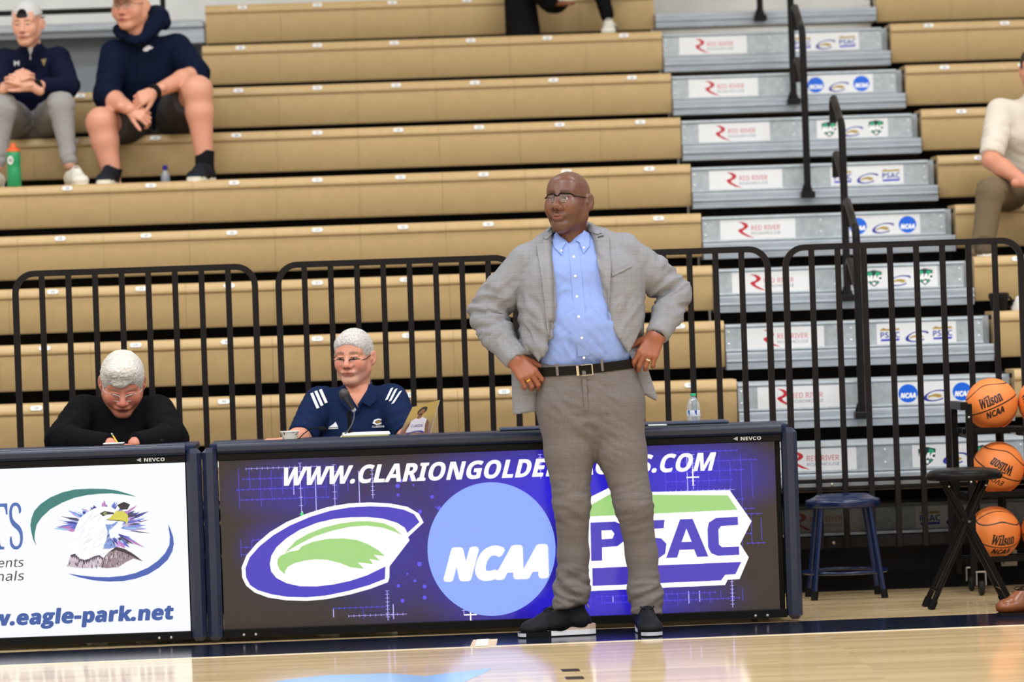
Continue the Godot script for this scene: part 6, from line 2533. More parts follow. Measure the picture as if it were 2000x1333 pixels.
# ---- somebody sitting: joints in the hall's coordinates, clothes from c
func sitter(label: String, base: Vector3, J: Dictionary, c: Dictionary) -> Dictionary:
	var root := person_root(label, base)
	var g: float = c.get("g", 1.0)
	var cell: float = c.get("cell", 0.012)
	var sl: Vector3 = J.sl
	var sr: Vector3 = J.sr
	var hl: Vector3 = J.hl
	var hr: Vector3 = J.hr
	var sm := (sl + sr) * 0.5
	var hm := (hl + hr) * 0.5
	var d := (hm - sm)
	var len := d.length()
	d = d / len
	var ga: float = c.get("arm", 1.0)
	# top
	var t := Sdf.new()
	t.cap(sl.lerp(sr, 0.1), sr.lerp(sl, 0.1), 0.06 * g, -1, 0.05)
	t.cap(sl.lerp(sr, 0.27) + d * 0.13, sr.lerp(sl, 0.27) + d * 0.13, 0.118 * g, -1, 0.07)
	t.cap(sl.lerp(sr, 0.28) + d * len * 0.6, sr.lerp(sl, 0.28) + d * len * 0.6, 0.122 * g * c.get("belly", 1.0), -1, 0.08)
	t.cap(hl.lerp(hr, 0.2) - d * 0.05, hr.lerp(hl, 0.2) - d * 0.05, 0.128 * g, -1, 0.06)
	t.cap(sm + (J.neck - sm) * 0.2, (J.neck as Vector3).lerp(sm, 0.1), 0.075, 0.066 * c.get("collar", 1.0), 0.04)
	var sf: float = c.get("sleeve", 1.0)   # 0..1 shoulder to elbow, 1..2 on to the wrist
	var f := Folds.new(c.get("seed", 1))
	for q in [[sl, J.el, J.wl, c.get("sleeve_l", sf)], [sr, J.er, J.wr, c.get("sleeve_r", sf)]]:
		var sh: Vector3 = q[0]
		var el: Vector3 = q[1]
		var wr: Vector3 = q[2]
		var e1: float = minf(1.0, q[3])
		t.cap(sh, sh.lerp(el, e1), 0.07 * ga, lerpf(0.07, 0.058, e1) * ga, 0.02)
		f.zone(sh.lerp(el, 0.55), 0.16, el - sh, 0.006, 16.0, 5.0)
		if q[3] > 1.0:
			t.cap(el, el.lerp(wr, q[3] - 1.0), 0.059 * ga, lerpf(0.058, 0.043, q[3] - 1.0) * ga, 0.02)
			f.zone(el, 0.13, wr - el, 0.008, 18.0, 5.0)
			end_cut(t, el.lerp(wr, q[3] - 1.0) + (wr - el).normalized() * 0.02, wr - el, 0.06)
		else:
			end_cut(t, sh.lerp(el, e1) + (el - sh).normalized() * 0.015, el - sh, 0.08)
	f.zone(sm + d * 0.3, 0.3, Vector3(0.5, 0.8, 0.1), 0.006, 12.0, 4.0)
	f.zone(hm - d * 0.06, 0.22, Vector3(0.1, 1, 0.2), 0.008, 16.0, 4.0)
	var b := MB.new()
	t.mesh(b, cell, null, f.d)
	piece(root, c.get("top_name", "shirt"), b, c.top)
	# legs
	var p := Sdf.new()
	var gl: float = c.get("leg", 1.0)
	var lf: float = c.get("leg_to", 2.0)
	p.cap(hl.lerp(hr, 0.15), hr.lerp(hl, 0.15), 0.125 * g, -1, 0.05)
	var fp := Folds.new(c.get("seed", 1) + 50)
	for q in [[hl, J.kl, J.al], [hr, J.kr, J.ar]]:
		var h: Vector3 = q[0]
		var k: Vector3 = q[1]
		var a: Vector3 = q[2]
		var e1 := minf(1.0, lf)
		p.cap(h, h.lerp(k, e1), 0.102 * gl, lerpf(0.102, 0.075, e1) * gl * (1.2 if lf < 1.0 else 1.0), 0.04)
		fp.zone(h.lerp(k, 0.3), 0.2, k - h, 0.008, 14.0, 4.0)
		if lf > 1.0:
			p.cap(k, k.lerp(a, lf - 1.0), 0.073 * gl, lerpf(0.073, c.get("hem", 0.055), lf - 1.0) * gl, 0.025)
			fp.zone(k, 0.15, a - k, 0.006, 15.0, 4.0)
			fp.zone(a, 0.14, a - k, 0.009, 18.0, 4.0)
		else:
			end_cut(p, h.lerp(k, lf) + (k - h).normalized() * 0.03, k - h, 0.14)
	b = MB.new()
	p.mesh(b, cell, null, fp.d)
	piece(root, c.get("legs_name", "trousers"), b, c.legs)
	# skin
	var skin: Color = c.skin
	var body := MB.new()
	var s := Sdf.new()
	s.cap(sm + d * 0.16, hm, 0.09, 0.09, 0.04)
	s.cap(sm + d * 0.05, J.neck, 0.055, 0.052, 0.04)
	for q in [[sl, J.el, J.wl], [sr, J.er, J.wr]]:
		s.cap(q[0], q[1], 0.045 * ga, 0.043 * ga, 0.02)
		s.cap(q[1], (q[1] as Vector3).lerp(q[2], 0.35), 0.044 * ga, 0.045 * ga, 0.02)
		s.cap((q[1] as Vector3).lerp(q[2], 0.35), q[2], 0.045 * ga, 0.029 * ga, 0.02)
	for q in [[hl, J.kl, J.al], [hr, J.kr, J.ar]]:
		var k: Vector3 = q[1]
		var a: Vector3 = q[2]
		var ls := gl if lf < 1.5 else gl * 0.6
		s.cap(q[0], k, 0.08 * ls, 0.062 * ls, 0.02)
		s.cap(k, k.lerp(a, 0.3), 0.062 * ls, 0.061 * ls, 0.03)
		s.cap(k.lerp(a, 0.3), a, 0.061 * ls, 0.038 * gl, 0.03)
		if lf < 1.5:
			s.ell(k + Vector3(0, 0.012, 0.012), Vector3(0.056, 0.055, 0.056) * gl, 0.05)
	var lc: Color = c.get("leg_skin", skin)
	s.mesh(body, 0.014 if lf > 1.5 else 0.011, func(q: Vector3, _n: Vector3) -> Color: return skin if q.y > hm.y else lc)
	for h in c.get("hands", []):
		var hs := Sdf.new()
		add_hand(hs, h[0], h[1], h[2], h[3], h[4], h[5] if h.size() > 5 else 1.0, 0.4, 0.6)
		hs.mesh(body, 0.0052 if cell > 0.0105 else 0.0042, func(_p: Vector3, _n: Vector3) -> Color: return c.get("hand", skin))
	var xf := Transform3D.IDENTITY
	if J.has("head"):
		var ho: Dictionary = c.head
		ho.skin = skin
		ho.neck_to = J.neck
		xf = add_head(root, body, J.head, J.hb, c.get("hs", 1.0), ho)
	piece(root, "body", body, skin_shader())
	return {"root": root, "top": t, "legs": p, "xf": xf}

func hair_cap(root: Node3D, xf: Transform3D, m: Material, o: Dictionary) -> void:
	# hair over the skull, cut along a hairline
	var s := Sdf.new()
	var th: float = o.get("thick", 0.009)
	s.ell(Vector3(0, 0.038 + o.get("lift", 0.0), -0.02), Vector3(0.0775 + th, 0.086 + th, 0.099 + th * 0.8), 0.02)
	s.ell(Vector3(0, 0.064, 0.046), Vector3(0.062, 0.042, 0.04), 0.03)
	if o.has("quiff"):
		s.ell(o.quiff, Vector3(0.055, 0.03, 0.04), 0.03)
	# forehead, ears and neck stay free
	s.ell(Vector3(0, o.get("line", 0.0), 0.115), Vector3(0.075, o.get("rise", 0.075), 0.085), 0.012, 1)
	s.cut(Vector3(0, o.get("nape", -0.045), 0), Vector3(0, -1, 0.35))
	for e in [-1.0, 1.0]:
		s.ell(Vector3(e * 0.09, -0.02, -0.002), Vector3(0.03, 0.036, 0.03), 0.006, 1)
	if o.has("fringe"):
		s.ell(o.fringe, Vector3(0.032, 0.018, 0.014), 0.012)
	var n := FastNoiseLite.new()
	n.frequency = 1.0
	n.seed = 4
	var dir: Vector3 = o.get("comb", Vector3(0, 1, 0.3)).normalized()
	var amp: float = o.get("amp", 0.003)
	var b := MB.new()
	var c0: Color = o.c0
	var c1: Color = o.c1
	var w := func(p: Vector3) -> float:
		var al := dir.dot(p)
		return n.get_noise_3dv((p - dir * al) * 150.0 + dir * al * 16.0)
	s.mesh(b, o.get("cell", 0.0042), func(p: Vector3, _n: Vector3) -> Color: return c0.lerp(c1, clampf(0.5 + w.call(p) * 1.1, 0, 1)), func(p: Vector3, _n: Vector3) -> float: return amp * float(w.call(p)), xf)
	piece(root, "hair", b, m)

func vmat(rough := 0.7) -> StandardMaterial3D:
	var m := StandardMaterial3D.new()
	m.vertex_color_use_as_albedo = true
	m.roughness = rough
	return m

func folding_chair(at: Vector3, label: String) -> void:
	var t := thing("folding_chair", label, "chair", at, "folding chairs behind the tables")
	var m := mat(c8(40, 42, 48), 0.4)
	var b := MB.new()
	b.box(Vector3(0, 0.44, 0), Vector3(0.42, 0.04, 0.4), 0.012)
	part(t, "seat", b, m)
	b = MB.new()
	b.box(Vector3(0, 0.74, -0.24), Vector3(0.42, 0.2, 0.025), 0.008, Basis(Vector3.RIGHT, -0.12))
	part(t, "backrest", b, m)
	for x in [-0.2, 0.2]:
		for z in [[-0.23, -0.2], [0.19, 0.24]]:
			b = MB.new()
			b.tube([Vector3(x, 0.84 if z[0] < 0 else 0.43, z[0] - (0.03 if z[0] < 0 else 0.0)), Vector3(x, 0.0, z[1])], 0.012, 8)
			part(t, "leg", b, m)

func build_writer() -> void:
	var z := 2.0
	var P := func(x: float, y: float, dz := 0.0) -> Vector3: return pix(x, y, z + dz)
	var J := {"sl": P.call(160, 806, 0.02), "sr": P.call(306, 806, 0.02), "hl": P.call(198, 985, -0.12), "hr": P.call(272, 983, -0.12), "neck": P.call(236, 776, 0.06),
		"el": P.call(118, 862, 0.28), "er": P.call(334, 858, 0.28), "wl": P.call(212, 870, 0.46), "wr": P.call(262, 868, 0.46),
		"kl": P.call(190, 985, 0.3), "kr": P.call(282, 983, 0.3), "al": P.call(190, 1180, 0.22), "ar": P.call(284, 1176, 0.22),
		"head": P.call(237, 752, 0.10), "hb": Basis(Vector3.UP, 0.06) * Basis(Vector3.RIGHT, 0.5) * Basis(Vector3.BACK, -0.04)}
	var knit := cloth(c8(20, 20, 23), 0.95, noise_tex("knit", 128, 0.3, Color(0.8, 0.8, 0.82), Color(1, 1, 1), 2), 9.0)
	var r := sitter("seated white-haired man in a black sweater and glasses, looking down and writing", Vector3(J.hl.x, 0, z), J, {
		"g": 1.14, "arm": 1.12, "belly": 1.1, "cell": 0.0105, "sleeve": 1.93, "top": knit, "top_name": "sweater", "legs": cloth(c8(40, 42, 50)), "skin": lin(206, 132, 110), "collar": 1.08, "seed": 3, "hs": 1.06,
		"hands": [[P.call(216, 878, 0.47), Vector3(1, -0.05, 0.5), Vector3(0, 1, 0.5), 1.0, [0.5, 0.6, 0.6, 0.6]], [P.call(268, 880, 0.46), Vector3(-1, 0, 0.4), Vector3(0, 1, 0.4), -1.0, [0.4, 0.4, 0.4, 0.4]]],
		"head": {"lip": lin(176, 92, 84), "cheek": lin(206, 116, 98), "brow": lin(190, 160, 148), "gaze": Vector3(0, -0.5, 1), "iris": lin(90, 100, 110), "jaw": 1.06, "neck_r": 1.1, "nose": 1.12, "lips": 0.75}})
	hair_cap(r.root, r.xf, vmat(0.75), {"c0": lin(176, 170, 162), "c1": lin(226, 224, 218), "thick": 0.013, "line": -0.01, "rise": 0.072, "quiff": Vector3(-0.01, 0.098, 0.06), "fringe": Vector3(-0.008, 0.052, 0.09), "comb": Vector3(0.9, 0.25, 0.4), "amp": 0.004, "nape": -0.03})
	add_glasses(r.root, r.xf, 0.014, true, c8(196, 186, 180), c8(206, 196, 190))
	folding_chair(Vector3(J.hl.x + 0.08, 0, 1.86), "dark folding chair under the white-haired man in black")
	for q in [J.al, J.ar]:
		shoe(r.root, Vector3(q.x, 0, q.z + 0.08), Vector3(0, 0, 1), 0.29, {"upper": c8(30, 28, 28)})

func build_announcer() -> void:
	var z := 2.0
	var P := func(x: float, y: float, dz := 0.0) -> Vector3: return pix(x, y, z + dz)
	var J := {"sl": P.call(624, 788), "sr": P.call(764, 783), "hl": P.call(655, 965, -0.1), "hr": P.call(735, 962, -0.1), "neck": P.call(697, 766, 0.0),
		"el": P.call(588, 856, 0.16), "er": P.call(794, 852, 0.16), "wl": P.call(566, 866, 0.42), "wr": P.call(806, 872, 0.26),
		"kl": P.call(640, 965, 0.3), "kr": P.call(750, 960, 0.3), "al": P.call(640, 1160, 0.2), "ar": P.call(752, 1155, 0.2),
		"head": P.call(689, 699, 0.03), "hb": Basis(Vector3.UP, -0.3) * Basis(Vector3.RIGHT, 0.02)}
	var polo := cloth(c8(24, 40, 76), 0.8, noise_tex("pique", 128, 0.35, Color(0.86, 0.86, 0.88), Color(1, 1, 1), 2), 12.0)
	var r := sitter("seated grey-haired announcer in a navy polo with white shoulder stripes at the microphone", Vector3(J.hl.x, 0, z), J, {
		"g": 1.08, "arm": 1.08, "belly": 1.1, "cell": 0.0105, "sleeve": 0.93, "top": polo, "top_name": "polo_shirt", "legs": cloth(c8(60, 58, 56)), "skin": lin(212, 148, 124), "collar": 0.95, "seed": 6, "hs": 0.98,
		"hands": [[P.call(560, 866, 0.42), Vector3(-0.6, 0.1, 0.6), Vector3(0, 1, 0.2), 1.0, [0.4, 0.4, 0.4, 0.4]], [P.call(800, 874, 0.27), Vector3(0.75, 0.1, 0.55), Vector3(-0.3, 0.7, -0.4), 1.0, [0.35, 0.4, 0.45, 0.5], 0.95]],
		"head": {"lip": lin(198, 124, 108), "cheek": lin(214, 134, 112), "brow": lin(120, 96, 84), "lash": lin(70, 50, 42), "gaze": Vector3(-0.15, 0.0, 1), "iris": lin(70, 60, 52), "jaw": 1.0, "beard": lin(226, 214, 206), "beard_w": 0.16, "neck_r": 1.08, "nose": 1.08, "lips": 0.85}})
	hair_cap(r.root, r.xf, vmat(0.75), {"c0": lin(150, 144, 140), "c1": lin(226, 222, 218), "thick": 0.008, "line": -0.004, "rise": 0.066, "comb": Vector3(0.2, 0.5, 1), "amp": 0.0025, "nape": -0.05})
	add_glasses(r.root, r.xf, 0.02, false, c8(24, 22, 24), c8(120, 116, 116))
	# stripes, collar, emblems
	var t: Sdf = r.top
	var white := cloth(c8(236, 238, 240), 0.8)
	var b := MB.new()
	for q in [[608, 769, 621, 798], [616, 765, 629, 793], [625, 762, 637, 788], [765, 759, 754, 782], [773, 761, 761, 784], [782, 765, 766, 789]]:
		patch(b, t, pp([q[0] - 2.6, q[1], q[0] + 2.6, q[1] - 2, q[2] + 2.6, q[3] - 2, q[2] - 2.6, q[3]], z), z, 0.006, 0.003, 0.012)
	piece(r.root, "shoulder_stripe", b, white)
	b = MB.new()
	patch(b, t, pp([661, 758, 672, 752, 700, 800, 692, 812, 668, 790, 660, 774], z), z, 0.012, 0.008, 0.012)
	patch(b, t, pp([722, 744, 730, 756, 736, 780, 722, 794, 706, 786, 700, 800, 698, 790, 716, 762], z), z, 0.012, 0.008, 0.012)
	piece(r.root, "polo_collar", b, polo)
	b = MB.new()
	patch(b, t, pp([668, 750, 724, 744, 718, 764, 700, 798, 680, 768], z), z, 0.007, 0.003, 0.012)
	piece(r.root, "open_neck", b, cloth(c8(214, 150, 126), 0.5))
	b = MB.new()
	patch(b, t, pp([641, 835, 660, 834, 655, 824, 651, 828, 648, 830], z), z, 0.005, 0.003, 0.008)
	patch(b, t, pp([641, 838, 660, 837, 660, 835.6, 641, 836.6], z), z, 0.005, 0.003, 0.008)
	patch(b, t, pp([727, 827, 730, 820, 738, 817.5, 747, 819, 744, 821, 737, 820.5, 731, 824, 735, 827.5, 745, 825, 744, 828, 735, 830], z), z, 0.005, 0.003, 0.008)
	piece(r.root, "chest_emblem", b, white)
	b = MB.new()
	patch(b, t, pp([733, 825, 737, 822, 744, 823, 741, 826], z), z, 0.006, 0.003, 0.008)
	piece(r.root, "chest_emblem_centre", b, cloth(c8(186, 150, 70), 0.8))
	var tm := TextMesh.new()
	tm.text = "CLARION"
	tm.font = font(true)
	tm.font_size = 24
	tm.pixel_size = 0.00052
	tm.depth = 0.001
	var tp: Vector3 = P.call(738, 833)
	var o := piece(r.root, "chest_lettering", tm, white)
	o.position = Vector3(tp.x, tp.y, t.front(tp.x, tp.y, z + 0.4, z - 0.3) + 0.006) - (r.root as Node3D).position
	b = MB.new()
	var bp: Vector3 = P.call(698, 816)
	b.ball(Vector3(bp.x, bp.y, t.front(bp.x, bp.y, z + 0.4, z - 0.3) + 0.003), Vector3(0.005, 0.005, 0.003), 10, 8)
	piece(r.root, "button", b, mat(c8(30, 40, 66), 0.4))
	folding_chair(Vector3(J.hl.x + 0.09, 0, 1.88), "dark folding chair under the announcer in navy")
	for q in [J.al, J.ar]:
		shoe(r.root, Vector3(q.x, 0, q.z + 0.08), Vector3(0, 0, 1), 0.29, {"upper": c8(34, 32, 32)})

func cap_hat(root: Node3D, xf: Transform3D, c: Color, back_to_front: bool) -> void:
	var s := Sdf.new()
	s.ell(Vector3(0, 0.042, -0.016), Vector3(0.088, 0.098, 0.108), 0.02)
	s.cut(Vector3(0, 0.05, 0), Vector3(0, -1, -0.12 if back_to_front else 0.0))
	var n := MB.new()
	s.mesh(n, 0.005, null, null, xf)
	n.col.clear()
	piece(root, "cap_crown", n, cloth(c, 0.9, noise_tex("twill", 128, 0.3, Color(0.85, 0.85, 0.86), Color(1, 1, 1), 2), 14.0))
	var b := MB.new()
	if back_to_front:
		# the open back with its strap, worn over the forehead
		var w := MB.new()
		for q in [[ellipse_poly(Vector2(0.0, 0.058), Vector2(0.03, 0.034), 24), c8(24, 22, 24), 0.0], [rrect(-0.034, 0.046, 0.068, 0.016, 0.006), c8(52, 50, 52), 0.002]]:
			w = MB.new()
			patch_local(w, s, q[0], 0.002 + q[2])
			b = MB.new()
			b.add(w, xf)
			piece(root, "cap_strap" if q[2] > 0.0 else "cap_opening", b, mat(q[1], 0.8))
	else:
		var brim := MB.new()
		brim.slab(ellipse_poly(Vector2.ZERO, Vector2(0.078, 0.07), 28), -0.003, 0.003, Transform3D(Basis(Vector3.RIGHT, -PI / 2 + 0.12), Vector3(0, 0.05, 0.1)))
		b.add(brim, xf)
		piece(root, "cap_brim", b, cloth(c, 0.9))

func patch_local(b: MB, s: Sdf, poly: PackedVector2Array, off: float) -> void:
	patch(b, s, poly, 0.0, off, 0.004, 0.008)

func build_young_fan() -> void:
	var P := func(x: float, y: float, z: float) -> Vector3: return pix(x, y, z)
	var J := {"sl": P.call(6, 116, -3.05), "sr": P.call(112, 112, -3.08), "hl": P.call(38, 243, -3.27), "hr": P.call(84, 241, -3.27), "neck": P.call(60, 92, -3.02),
		"el": P.call(-14, 176, -2.9), "er": P.call(132, 168, -2.92), "wl": P.call(8, 168, -2.72), "wr": P.call(72, 166, -2.72),
		"kl": P.call(4, 208, -2.74), "kr": P.call(116, 204, -2.76), "al": P.call(-8, 322, -2.74), "ar": P.call(134, 318, -2.72),
		"head": P.call(50, 46, -2.96), "hb": Basis(Vector3.UP, -0.22) * Basis(Vector3.RIGHT, 0.1)}
	var navy := cloth(c8(26, 30, 56), 0.85, noise_tex("knit", 128, 0.3, Color(0.8, 0.8, 0.82), Color(1, 1, 1), 2), 9.0)
	var grey := cloth(c8(168, 166, 166), 0.9, noise_tex("jersey", 128, 0.3, Color(0.86, 0.86, 0.86), Color(1, 1, 1), 3), 9.0)
	var r := sitter("young man in a backwards white cap, navy quarter-zip and grey joggers, hands clasped", Vector3(J.hl.x, 2.42, -3.2), J, {
		"g": 0.94, "arm": 0.98, "leg": 0.98, "sleeve": 1.82, "leg_to": 1.94, "hem": 0.042, "top": navy, "top_name": "pullover", "legs": grey, "legs_name": "joggers", "skin": lin(222, 166, 142), "seed": 11, "hs": 0.98,
		"hands": [[P.call(16, 164, -2.69), Vector3(0.7, 0.5, 0.35), Vector3(-0.5, 0.3, 1), 1.0, [0.75, 0.8, 0.85, 0.85]], [P.call(60, 168, -2.68), Vector3(-0.75, 0.45, 0.3), Vector3(0.4, 0.2, 1), -1.0, [0.6, 0.65, 0.7, 0.75]]],
		"head": {"lip": lin(200, 118, 112), "cheek": lin(226, 160, 138), "brow": lin(128, 92, 70), "lash": lin(90, 64, 50), "gaze": Vector3(-0.2, -0.2, 1), "jaw": 0.95, "cell": 0.005}})
	cap_hat(r.root, r.xf, c8(222, 222, 222), true)
	var t: Sdf = r.top
	var z := -3.0
	var b := MB.new()
	patch(b, t, pp([50, 93, 64, 91, 58, 116], z), z, 0.005, 0.003, 0.012)
	piece(r.root, "undershirt", b, cloth(c8(206, 204, 198), 0.8))
	b = MB.new()
	patch(b, t, pp([46, 84, 52, 92, 58, 108, 56, 112, 44, 98, 40, 88], z), z, 0.012, 0.008, 0.012)
	patch(b, t, pp([72, 82, 78, 90, 70, 104, 59, 112, 58, 108, 66, 92], z), z, 0.012, 0.008, 0.012)
	piece(r.root, "pullover_collar", b, navy)
	b = MB.new()
	patch(b, t, pp([56.6, 103, 58.4, 103, 58.8, 116, 57, 116], z), z, 0.012, 0.003, 0.012)
	patch(b, t, pp([25, 118, 27.5, 118, 28.5, 121, 32, 120, 33, 117.5, 35.5, 118, 35, 127, 33, 127, 32, 123, 28, 124, 27, 128, 25, 127], z), z, 0.005, 0.003, 0.008)
	piece(r.root, "chest_emblem", b, cloth(c8(224, 224, 226), 0.7))
	b = MB.new()
	patch(b, t, pp([78, 115, 88, 113, 83, 128], z), z, 0.005, 0.003, 0.008)
	piece(r.root, "chest_emblem", b, cloth(c8(168, 146, 104), 0.7))
	b = MB.new()
	b.tube([P.call(73, 165, -2.715), P.call(67, 167, -2.70)], 0.034, 18)
	piece(r.root, "watch", b, mat(c8(24, 24, 26), 0.4))
	b = MB.new()
	patch(b, r.legs, pp([56, 200, 58, 200, 60, 242, 57.5, 243], -3.0), -3.0, 0.004, 0.003, 0.012)
	piece(r.root, "drawstring", b, mat(c8(30, 30, 36), 0.8))
	var so := {"upper": c8(226, 222, 210), "toe": c8(232, 228, 218), "panel": c8(214, 210, 198), "midsole": [[-0.15, 0.15, 0.03, c8(228, 222, 204)]], "tread": c8(120, 96, 74), "lace": c8(236, 234, 226), "height": 0.09}
	shoe(r.root, P.call(146, 360, -2.62) * Vector3(1, 0, 1) + Vector3(0, 2.118, 0), Vector3(0.35, 0, 1), 0.29, so)
	shoe(r.root, P.call(-16, 362, -2.62) * Vector3(1, 0, 1) + Vector3(0, 2.118, 0), Vector3(-0.2, 0, 1), 0.29, so)

func build_hooded_fan() -> void:
	var P := func(x: float, y: float, z: float) -> Vector3: return pix(x, y, z)
	var J := {"sl": P.call(222, 104, -3.02), "sr": P.call(344, 92, -3.1), "hl": P.call(272, 238, -3.3), "hr": P.call(328, 234, -3.3), "neck": P.call(268, 66, -3.0),
		"el": P.call(206, 186, -2.86), "er": P.call(382, 142, -2.9), "wl": P.call(252, 212, -2.62), "wr": P.call(302, 178, -2.62),
		"kl": P.call(196, 240, -2.72), "kr": P.call(384, 178, -2.70), "al": P.call(218, 348, -2.70), "ar": P.call(398, 312, -2.68),
		"head": P.call(252, 10, -2.94), "hb": Basis(Vector3.UP, -0.42) * Basis(Vector3.RIGHT, 0.06)}
	var navy := cloth(c8(20, 30, 54), 0.9, noise_tex("knit", 128, 0.3, Color(0.8, 0.8, 0.82), Color(1, 1, 1), 2), 9.0)
	var r := sitter("heavy-set man in a navy hooded sweatshirt and dark shorts leaning on his knees", Vector3(J.hl.x, 2.42, -3.2), J, {
		"g": 1.24, "arm": 1.2, "leg": 1.22, "belly": 1.12, "sleeve_l": 1.3, "sleeve_r": 1.08, "leg_to": 0.78, "top": navy, "top_name": "hooded_sweatshirt", "legs": cloth(c8(82, 78, 78), 0.9, noise_tex("jersey", 128, 0.3, Color(0.86, 0.86, 0.86), Color(1, 1, 1), 3), 9.0), "legs_name": "shorts", "skin": lin(220, 158, 132), "leg_skin": lin(216, 152, 130), "seed": 21, "hs": 1.08,
		"hands": [[P.call(250, 212, -2.63), Vector3(0.8, -0.35, 0.3), Vector3(0.1, 0.5, 1), 1.0, [0.85, 0.95, 1.0, 1.05], 1.05], [P.call(300, 178, -2.62), Vector3(-0.85, -0.4, 0.2), Vector3(0.05, 0.4, 1), -1.0, [0.85, 0.95, 1.0, 1.05], 1.05]],
		"head": {"lip": lin(200, 110, 102), "cheek": lin(226, 150, 128), "brow": lin(120, 90, 68), "lash": lin(90, 64, 50), "gaze": Vector3(-0.2, 0, 1), "jaw": 1.14, "neck_r": 1.2, "cell": 0.005, "lips": 1.0}})
	cap_hat(r.root, r.xf, c8(60, 52, 48), false)
	add_glasses(r.root, r.xf, 0.0, false, c8(150, 110, 100), c8(150, 120, 110))
	var t: Sdf = r.top
	var z := -3.0
	# hood lying round the neck
	var s := Sdf.new()
	var hp := [P.call(230, 58, -3.02), P.call(240, 68, -2.95), P.call(258, 78, -2.9), P.call(275, 74, -2.91), P.call(294, 54, -2.95), P.call(310, 38, -3.04), P.call(304, 32, -3.14), P.call(262, 34, -3.2)]
	s.chain(hp, [0.036, 0.028, 0.022, 0.026, 0.042, 0.058, 0.066, 0.06], 0.02)
	var f := Folds.new(31)
	f.zone(P.call(285, 60, -2.95), 0.25, Vector3(0.7, -0.6, 0), 0.01, 16.0, 4.0)
	var b := MB.new()
	s.mesh(b, 0.011, null, f.d)
	piece(r.root, "hood", b, navy)
	b = MB.new()
	patch(b, t, pp([278, 98, 280, 93, 284, 92, 285, 89, 289, 89, 292, 88, 294, 91, 298, 91, 296, 94, 290, 96, 288, 99, 282, 100], z), z, 0.006, 0.003, 0.008)
	piece(r.root, "chest_emblem", b, cloth(c8(232, 234, 238), 0.7))
	b = MB.new()
	for q in [[[253, 94], [253, 136]], [[267, 92], [267, 148]]]:
		var a: Vector3 = P.call(q[0][0], q[0][1], z)
		var e: Vector3 = P.call(q[1][0], q[1][1], z)
		var path := []
		for i in 7:
			var w := a.lerp(e, i / 6.0)
			path.append(Vector3(w.x, w.y, t.front(w.x, w.y, z + 0.4, z - 0.3) + 0.004))
		b.tube(path, 0.0035, 6)
	piece(r.root, "drawstring", b, navy)
	b = MB.new()
	b.tube([P.call(303, 176, -2.63), P.call(296, 180, -2.61)], 0.042, 18)
	piece(r.root, "watch", b, mat(c8(22, 22, 24), 0.4))
	# socks and shoes
	for q in [[J.ar, Vector3(-0.35, 0, 1)], [J.al, Vector3(-0.2, 0, 1)]]:
		var a: Vector3 = q[0]
		b = MB.new()
		b.tube([a + Vector3(0.004, 0.05, -0.005), a + Vector3(0, 0.0, 0), Vector3(a.x, 2.19, a.z)], 0.053, 18)
		piece(r.root, "sock", b, cloth(c8(26, 26, 28), 0.9))
		shoe(r.root, Vector3(a.x - 0.015, 2.118, a.z + 0.07), q[1], 0.31, {"upper": c8(32, 34, 44), "toe": c8(38, 40, 52), "panel": c8(28, 28, 36), "midsole": [[-0.15, 0.15, 0.034, c8(232, 228, 212)]], "tread": c8(180, 170, 150), "height": 0.1})

